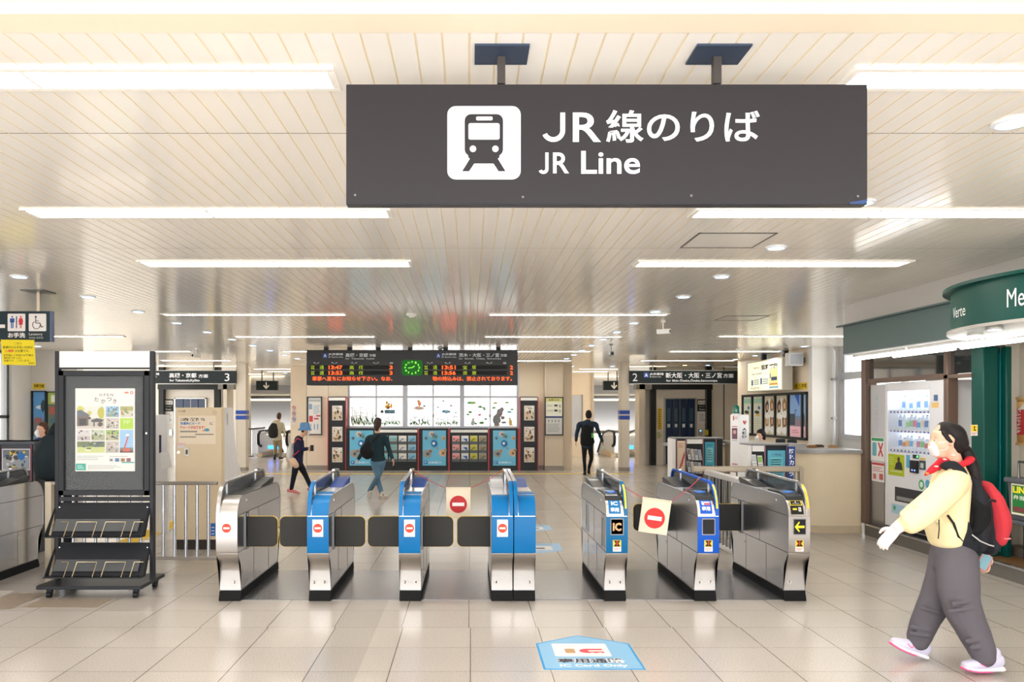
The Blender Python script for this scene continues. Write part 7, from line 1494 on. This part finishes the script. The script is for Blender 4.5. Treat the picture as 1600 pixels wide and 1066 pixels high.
M_ = Blob(); M_.chain([hd+f*.085, hd+f*.10-Vector((0, 0, .04)), hd+f*.07-Vector((0, 0, .09))], [(.04, .014), (.058, .02), (.04, .02)], 12, (f.y, -f.x, 0)); M_.build('face_mask', t, mat((236, 236, 238), rough=.7, noise=.01), .007, 2); eyes(t, hd, fc, .95)
c_ = thing('office_chair', 'black swivel office chair under the seated clerk behind the desk', 'chair', (X(1196, Yc), Yc, 0)); MB(BLACK).box(X(1196, Yc)-.2, X(1196, Yc)+.25, Yc-.22, Yc+.22, .36, .43).build('seat', c_, bevel=.03); MB(BLACK).box(X(1196, Yc)+.22, X(1196, Yc)+.27, Yc-.2, Yc+.2, .5, .88).build('backrest', c_, bevel=.02); MB(STEELD).cyl((X(1196, Yc), Yc, .03), (X(1196, Yc), Yc, .36), .03).box(X(1196, Yc)-.25, X(1196, Yc)+.25, Yc-.03, Yc+.03, .01, .05).box(X(1196, Yc)-.03, X(1196, Yc)+.03, Yc-.25, Yc+.25, .01, .05).box(X(1196, Yc)+.2, X(1196, Yc)+.25, Yc-.03, Yc+.03, .4, .6).build('base', c_)
# ---------- the woman striding past at the right ----------
YW = 5.3
def w(px, py, d=0.0): return P(px, py, YW+d)
t = thing('person', 'person in a cream sweatshirt and grey trousers striding left with a red and black backpack', 'person', (w(1480, 870).x, YW, 0))
FW = Vector((-1, .12, 0)).normalized(); LATW = Vector((-.12, -1, 0)).normalized(); U_ = Vector((0, 0, 1))
hd = w(1478, 690)
B = Blob(); head(B, hd, FW, 1.0); B.chain([hd-U_*.05-FW*.02, w(1492, 724), w(1496, 742)], [.052, .05, .07], 14)
B.chain([w(1494, 738), w(1491, 752), w(1486, 790), w(1482, 830), w(1490, 868)], [(.07, .06), (.16, .085), (.145, .10), (.12, .09), (.145, .105)], 20, LATW)
# left (near) arm swung forward, right (far) arm back
shN, elN, wrN = w(1484, 762, -.19), w(1437, 803, -.26), w(1402, 825, -.25)
shF, elF, wrF = w(1500, 760, .17), w(1538, 818, .22), w(1541, 866, .16)
B.chain([w(1490, 752), shN, elN, wrN], [.06, .048, .038, .025], 12); B.chain([w(1495, 752), shF, elF, wrF], [.06, .048, .038, .025], 12)
hand(B, wrF, Vector((-.05, -.1, -1)), Vector((-1, -.3, 0)), Vector((-.3, -1, 0)), .92)
dN = (wrN-elN).normalized(); hand(B, wrN+dN*.005, dN+Vector((0, 0, -.42)), Vector((.5, .75, -.6)), Vector((-.2, -.4, 1)), .85)
hpc = w(1490, 872)
knN, anN = w(1502, 946, -.12), w(1540, 1027, -.16)
knF, anF = w(1458, 940, .08), w(1436, 1004, .14)
B.chain([hpc+LATW*.08, knN, anN], [.085, .055, .036], 12, LATW); B.chain([hpc-LATW*.08, knF, anF], [.085, .055, .036], 12, LATW)
B.build('body', t, SKIN, .0055, 3)
# sweatshirt: loose, dropped shoulders, gathered hem and cuffs
SW_ = cloth((238, 222, 174), .5, 5)
K = Blob(); K.chain([w(1492, 736), w(1486, 750), w(1481, 785), w(1478, 820), w(1478, 836)], [(.075, .07), (.18, .10), (.18, .115), (.175, .12), (.16, .11)], 24, LATW)
K.chain([w(1480, 834), w(1481, 847)], [(.135, .10), (.135, .10)], 20, LATW, caps=False)
K.chain([w(1490, 750, -.06), shN+Vector((0, 0, .0)), w(1462, 783, -.25), elN+Vector((.0, 0, -.005)), w(1418, 817, -.26), w(1410, 820, -.25)], [.10, .092, .088, .088, .078, .045], 18)
K.chain([w(1412, 819, -.25), w(1405, 823, -.25)], [.042, .042], 14, caps=False)
K.chain([w(1493, 752, .06), shF, w(1520, 790, .22), elF, w(1541, 850, .18)], [.10, .088, .08, .075, .045], 16)
# soft folds where the sleeve meets the body
for a, b_, r_ in (((1470, 800, -.10), (1500, 812, -.08), .02), ((1462, 812, -.10), (1496, 826, -.08), .02), ((1472, 765, -.27), (1450, 778, -.31), .02), ((1452, 800, -.30), (1430, 792, -.31), .018), ((1428, 826, -.29), (1412, 812, -.30), .016)):
    K.chain([w(*a), w(*b_)], [r_, r_*.8], 10)
K.build('sweatshirt', t, SW_, .0075, 5)
# white glove on the leading hand
G = Blob(); hand(G, wrN+dN*.005, dN+Vector((0, 0, -.42)), Vector((.5, .75, -.6)), Vector((-.2, -.4, 1)), 1.12); G.chain([wrN-dN*.05, wrN+dN*.02], [.042, .036], 12, caps=False)
G.build('white_glove', t, cloth((240, 226, 224), .2, 20), .0045, 2)
# trousers
TR = cloth((96, 92, 98), .45, 5); T = Blob()
T.chain([w(1482, 843), w(1487, 862), w(1491, 880)], [(.125, .100), (.15, .122), (.155, .138)], 24, LATW)
T.chain([hpc+LATW*.06, w(1497, 912, -.11), w(1503, 948, -.13), w(1520, 985, -.145), w(1533, 1013, -.155), w(1537, 1026, -.16)], [(.11, .125), (.105, .128), (.095, .115), (.088, .098), (.08, .084), (.07, .072)], 22, LATW)
T.chain([hpc-LATW*.06, w(1472, 912, .07), w(1459, 944, .09), w(1445, 972, .12), w(1437, 993, .14), w(1435, 1001, .14)], [(.11, .12), (.10, .11), (.09, .10), (.084, .088), (.078, .08), (.07, .072)], 22, LATW)
for a, b_, r_ in (((1490, 944, -.24), (1522, 938, -.2), .018), ((1484, 955, -.22), (1520, 950, -.22), .016), ((1512, 1002, -.23), (1546, 998, -.2), .02), ((1518, 1012, -.22), (1550, 1010, -.2), .018), ((1440, 950, .02), (1468, 958, .0), .016), ((1426, 980, .06), (1452, 985, .05), .018), ((1424, 990, .06), (1450, 994, .05), .016)):
    T.chain([w(*a), w(*b_)], [r_, r_*.8], 10)
T.build('trousers', t, TR, .0075, 4)
# shoes
PK = mat((250, 90, 150), rough=.6, noise=.02); WS = mat((236, 232, 238), rough=.55, noise=.04); LV = mat((206, 202, 222), rough=.6, noise=.06)
def sneaker(an, d, up, zs):
    d = Vector(d).normalized(); u = Vector(up).normalized(); u = (u-d*u.dot(d)).normalized(); s_ = d.cross(u); h = an
    B = Blob(); B.chain([h-d*.05-u*.015, h+d*.03-u*.03, h+d*.10-u*.045, h+d*.155-u*.052], [(.036, .045), (.040, .046), (.044, .034), (.04, .026)], 14, s_); B.chain([h-d*.02+u*.035, h-d*.01-u*.02], [(.036, .042), (.036, .042)], 12, s_)
    o = B.build('sneaker', t, LV, .006, 2)
    S = Blob(); S.chain([h-d*.07-u*.066, h+d*.02-u*.072, h+d*.10-u*.074, h+d*.165-u*.066], [(.038, .018), (.038, .016), (.047, .014), (.04, .013)], 14, s_); S.build('midsole', o, WS, .005, 1)
    S = Blob(); S.chain([h+d*.0-u*.084, h+d*.10-u*.086, h+d*.175-u*.074], [(.036, .007), (.046, .007), (.038, .008)], 14, s_); S.build('pink_outsole', o, PK, .004, 1)
    S = MB(PK)
    side = s_ if s_.y < 0 else -s_
    S.tube([h+d*.03-u*.01+side*.041, h+d*.06-u*.045+side*.044, h+d*.09-u*.03+side*.042], .003, n=6); S.build('pink_trim', o)
sneaker(w(1548, 1028, -.16)+Vector((0, 0, .0)), (-1, 0, .04), (0.05, 0, 1), 0)
sneaker(w(1437, 1006, .14), (-1, .1, .42), (.4, 0, 1), 0)
# hair gathered in a pony tail, with the band
Hh = Blob(); Hh.chain([hd+FW*.046+U_*.066, hd+FW*.006+U_*.078, hd-FW*.045+U_*.045, hd-FW*.075-U_*.01], [(.046, .026), (.078, .058), (.086, .074), (.074, .064)], 20, LATW)
Hh.chain([hd-FW*.045+U_*.0, hd-FW*.062-U_*.045], [(.076, .05), (.06, .042)], 16, LATW)
Hh.chain([hd+FW*.035+U_*.055+LATW*.05, hd+FW*.018+U_*.02+LATW*.07, hd-FW*.0+U_*.0+LATW*.074], [.02, .014, .012], 10)
Hh.chain([hd+FW*.035+U_*.055-LATW*.05, hd+FW*.018+U_*.02-LATW*.07, hd-FW*.0+U_*.0-LATW*.074], [.02, .014, .012], 10)
Hh.chain([hd-FW*.085-U_*.03, w(1510, 706), w(1521, 735, -.03), w(1525, 770, -.05), w(1523, 782, -.05)], [(.032, .032), (.038, .038), (.042, .042), (.034, .034), (.012, .012)], 14)
Hh.build('hair', t, HAIR, .006, 3)
MB(mat((24, 24, 26))).tube([w(1506, 703)+Vector((.03*math.cos(a), .034*math.sin(a), .01*math.cos(a))) for a in [2*PI*i/12 for i in range(12)]], .008, closed=True, n=8).build('hair_band', t)
eyes(t, hd, FW, 1.0)
M_ = Blob(); M_.chain([hd+FW*.086-U_*.006, hd+FW*.082-U_*.04, hd+FW*.062-U_*.082], [(.032, .012), (.052, .024), (.040, .022)], 14, LATW); mo = M_.build('face_mask', t, mat((240, 238, 240), rough=.75, noise=.01), .005, 2)
for k in (-1, 1): MB(mat((240, 238, 240), rough=.7)).tube([hd+FW*.07-U_*.01+LATW*.05*k, hd-FW*.0+U_*.01+LATW*.08*k, hd+FW*.03-U_*.05+LATW*.066*k, hd+FW*.065-U_*.06+LATW*.05*k], .002, n=5).build('ear_loop', mo)
# red bandana
RDM = cloth((206, 24, 44), .4, 14); N_ = Blob()
ring = [w(1492, 724)+Vector((.085*math.cos(a), .09*math.sin(a), -.035*math.cos(a)*-1)) for a in [2*PI*i/14 for i in range(14)]]
for i in range(14): N_.chain([ring[i], ring[(i+1) % 14]], [(.02, .03), (.02, .03)], 8, (0, 0, 1))
N_.chain([w(1472, 722, -.05), w(1458, 733, -.08), w(1446, 742, -.07)], [(.02, .034), (.02, .026), (.010, .010)], 12, (0, 1, 0)); N_.chain([w(1476, 722, .0), w(1462, 730, -.0)], [(.05, .03), (.03, .02)], 12, (0, 1, 0))
no = N_.build('bandana', t, RDM, .006, 3)
bp = MB(mat((240, 234, 230), noise=0))
for (a, b_, c_) in ((1489, 711.5, -.085), (1476, 718, -.10), (1463, 729, -.105), (1481, 728, -.115)): bp.ell(w(a, b_, c_), (.008, .02, .005), n=8, k=6)
bp.ell(w(1449, 740, -.09), (.012, .01, .008), mat((226, 130, 40), noise=0), n=8, k=6); bp.build('pattern_spots', no)
# backpack
BKM = cloth((36, 37, 42), .25, 12); RB_ = cloth((186, 44, 54), .2, 10)
Kb = Blob(); Kb.chain([w(1512, 752, .0), w(1518, 780, .0), w(1520, 820, .0), w(1519, 850, .0)], [(.13, .05), (.155, .075), (.165, .085), (.15, .06)], 20, LATW)
Kb.chain([w(1528, 775, .0), w(1540, 800, 0), w(1545, 835, 0), w(1540, 856, 0)], [(.12, .05), (.12, .085), (.125, .085), (.14, .045)], 20, LATW)
Kb.chain([w(1499, 800, -.13), w(1508, 840, -.13), w(1520, 858, -.08)], [(.02, .035), (.02, .06), (.03, .05)], 12, LATW)
bk = Kb.build('backpack', t, BKM, .007, 4)
Rb = Blob(); Rb.chain([w(1539, 762, -.01), w(1546, 783, -.01), w(1553, 812, -.01), w(1551, 840, -.01)], [(.10, .045), (.145, .07), (.16, .08), (.15, .06)], 20, LATW)
Rb.build('red_pocket', bk, RB_, .007, 4)
MB(mat((206, 206, 206), rough=.4)).tube([w(1519, 836, -.165), w(1532, 846, -.165), w(1546, 852, -.15), w(1562, 856, -.08)], .004, n=6).build('reflective_piping', bk)
MB(BKM).tube([w(1537, 786, -.13), w(1548, 781, -.15), w(1560, 785, -.12), w(1570, 788, -.04)], .009, n=6).build('pocket_seam', bk)
mp = Blob(); mp.chain([w(1522, 786, -.12), w(1534, 800, -.13), w(1532, 822, -.13), w(1520, 832, -.12)], [(.03, .03), (.035, .055), (.035, .05), (.03, .03)], 12, LATW); mp.build('side_pocket', bk, cloth((20, 20, 22), .4, 40), .007, 2)
MB(BLACK).tube([w(1512, 748, .03), w(1520, 741, .03), w(1531, 743, .03), w(1534, 752, .03)], .012, n=8).build('grab_loop', bk)
MB(mat((226, 120, 130))).box(w(1549, 836).x-.02, w(1549, 836).x+.02, YW-.162, YW-.13, w(1549, 836).z-.004, w(1549, 836).z+.004).build('small_logo', bk)
st = Blob(); st.chain([w(1512, 762, -.11), w(1505, 742, -.15), w(1492, 728, -.16), w(1480, 727, -.15), w(1474, 731, -.13)], [(.010, .030)]*5, 12, LATW); st.chain([w(1512, 760, -.11), w(1504, 738, -.14), w(1496, 731, -.14)], [(.010, .026)]*3, 12, LATW); st.build('shoulder_strap', bk, BKM, .006, 2)
MB(BLACK).tube([w(1481, 806, -.20), w(1490, 818, -.17), w(1497, 838, -.16), w(1503, 845, -.14)], .008, n=8).build('lower_strap', bk)
MB(BLACK).tube([w(1467, 812, -.165), w(1467.5, 826, -.165), w(1466, 842, -.15)], .004, n=6).build('loose_strap', bk)
# phone held at her hip
o = thing('phone', 'pink edged phone with a light blue back held behind the hip of the striding person', 'phone', tuple(w(1537, 879, .08)))
b = MB(mat((206, 140, 150), rough=.3, noise=0)); c0 = w(1537, 879, .08); b.box(c0.x-.037, c0.x+.037, c0.y-.006, c0.y+.006, c0.z-.05, c0.z+.06); b.rot(.5, 'Y', c0); b.build('case', o, bevel=.004)
b = MB(mat((130, 176, 190), rough=.25, noise=.05)); b.box(c0.x-.031, c0.x+.031, c0.y-.0075, c0.y-.006, c0.z-.044, c0.z+.054); b.rot(.5, 'Y', c0); b.build('back', o)
# ---------- light, sky and camera ----------
wd = bpy.data.worlds.new('bright_day'); SC.world = wd; wd.use_nodes = True; nt = wd.node_tree
bg = nt.nodes['Background']; tc = nt.nodes.new('ShaderNodeTexCoord'); sp = nt.nodes.new('ShaderNodeSeparateXYZ'); cr = nt.nodes.new('ShaderNodeValToRGB')
nt.links.new(tc.outputs['Generated'], sp.inputs[0]); nt.links.new(sp.outputs[2], cr.inputs[0])
e = cr.color_ramp.elements; e[0].position = 0; e[0].color = (1.0, .975, .94, 1); e[1].position = .35; e[1].color = (.86, .92, 1, 1)
m_ = cr.color_ramp.elements.new(.06); m_.color = (1, 1, 1, 1)
nt.links.new(cr.outputs[0], bg.inputs[0]); bg.inputs['Strength'].default_value = SKY
cam = bpy.data.cameras.new('camera'); co = bpy.data.objects.new('camera', cam); COL.objects.link(co); SC.camera = co
co.location = (0, 0, H); co.rotation_euler = (PI/2, 0, 0); cam.sensor_width = 36; cam.lens = F/1600*36; cam.shift_x = (800-CX)/1600; cam.shift_y = (CY-533)/1600; cam.clip_end = 200
SC.view_settings.view_transform = 'Standard'; SC.view_settings.look = 'None'; SC.view_settings.exposure = EXPO; SC.view_settings.gamma = 1; SC.view_settings.use_curve_mapping = False
SC.cycles.use_denoising = True; SC.cycles.max_bounces = 10; SC.cycles.transparent_max_bounces = 12; SC.cycles.caustics_reflective = False; SC.cycles.caustics_refractive = False; SC.cycles.sample_clamp_indirect = 8
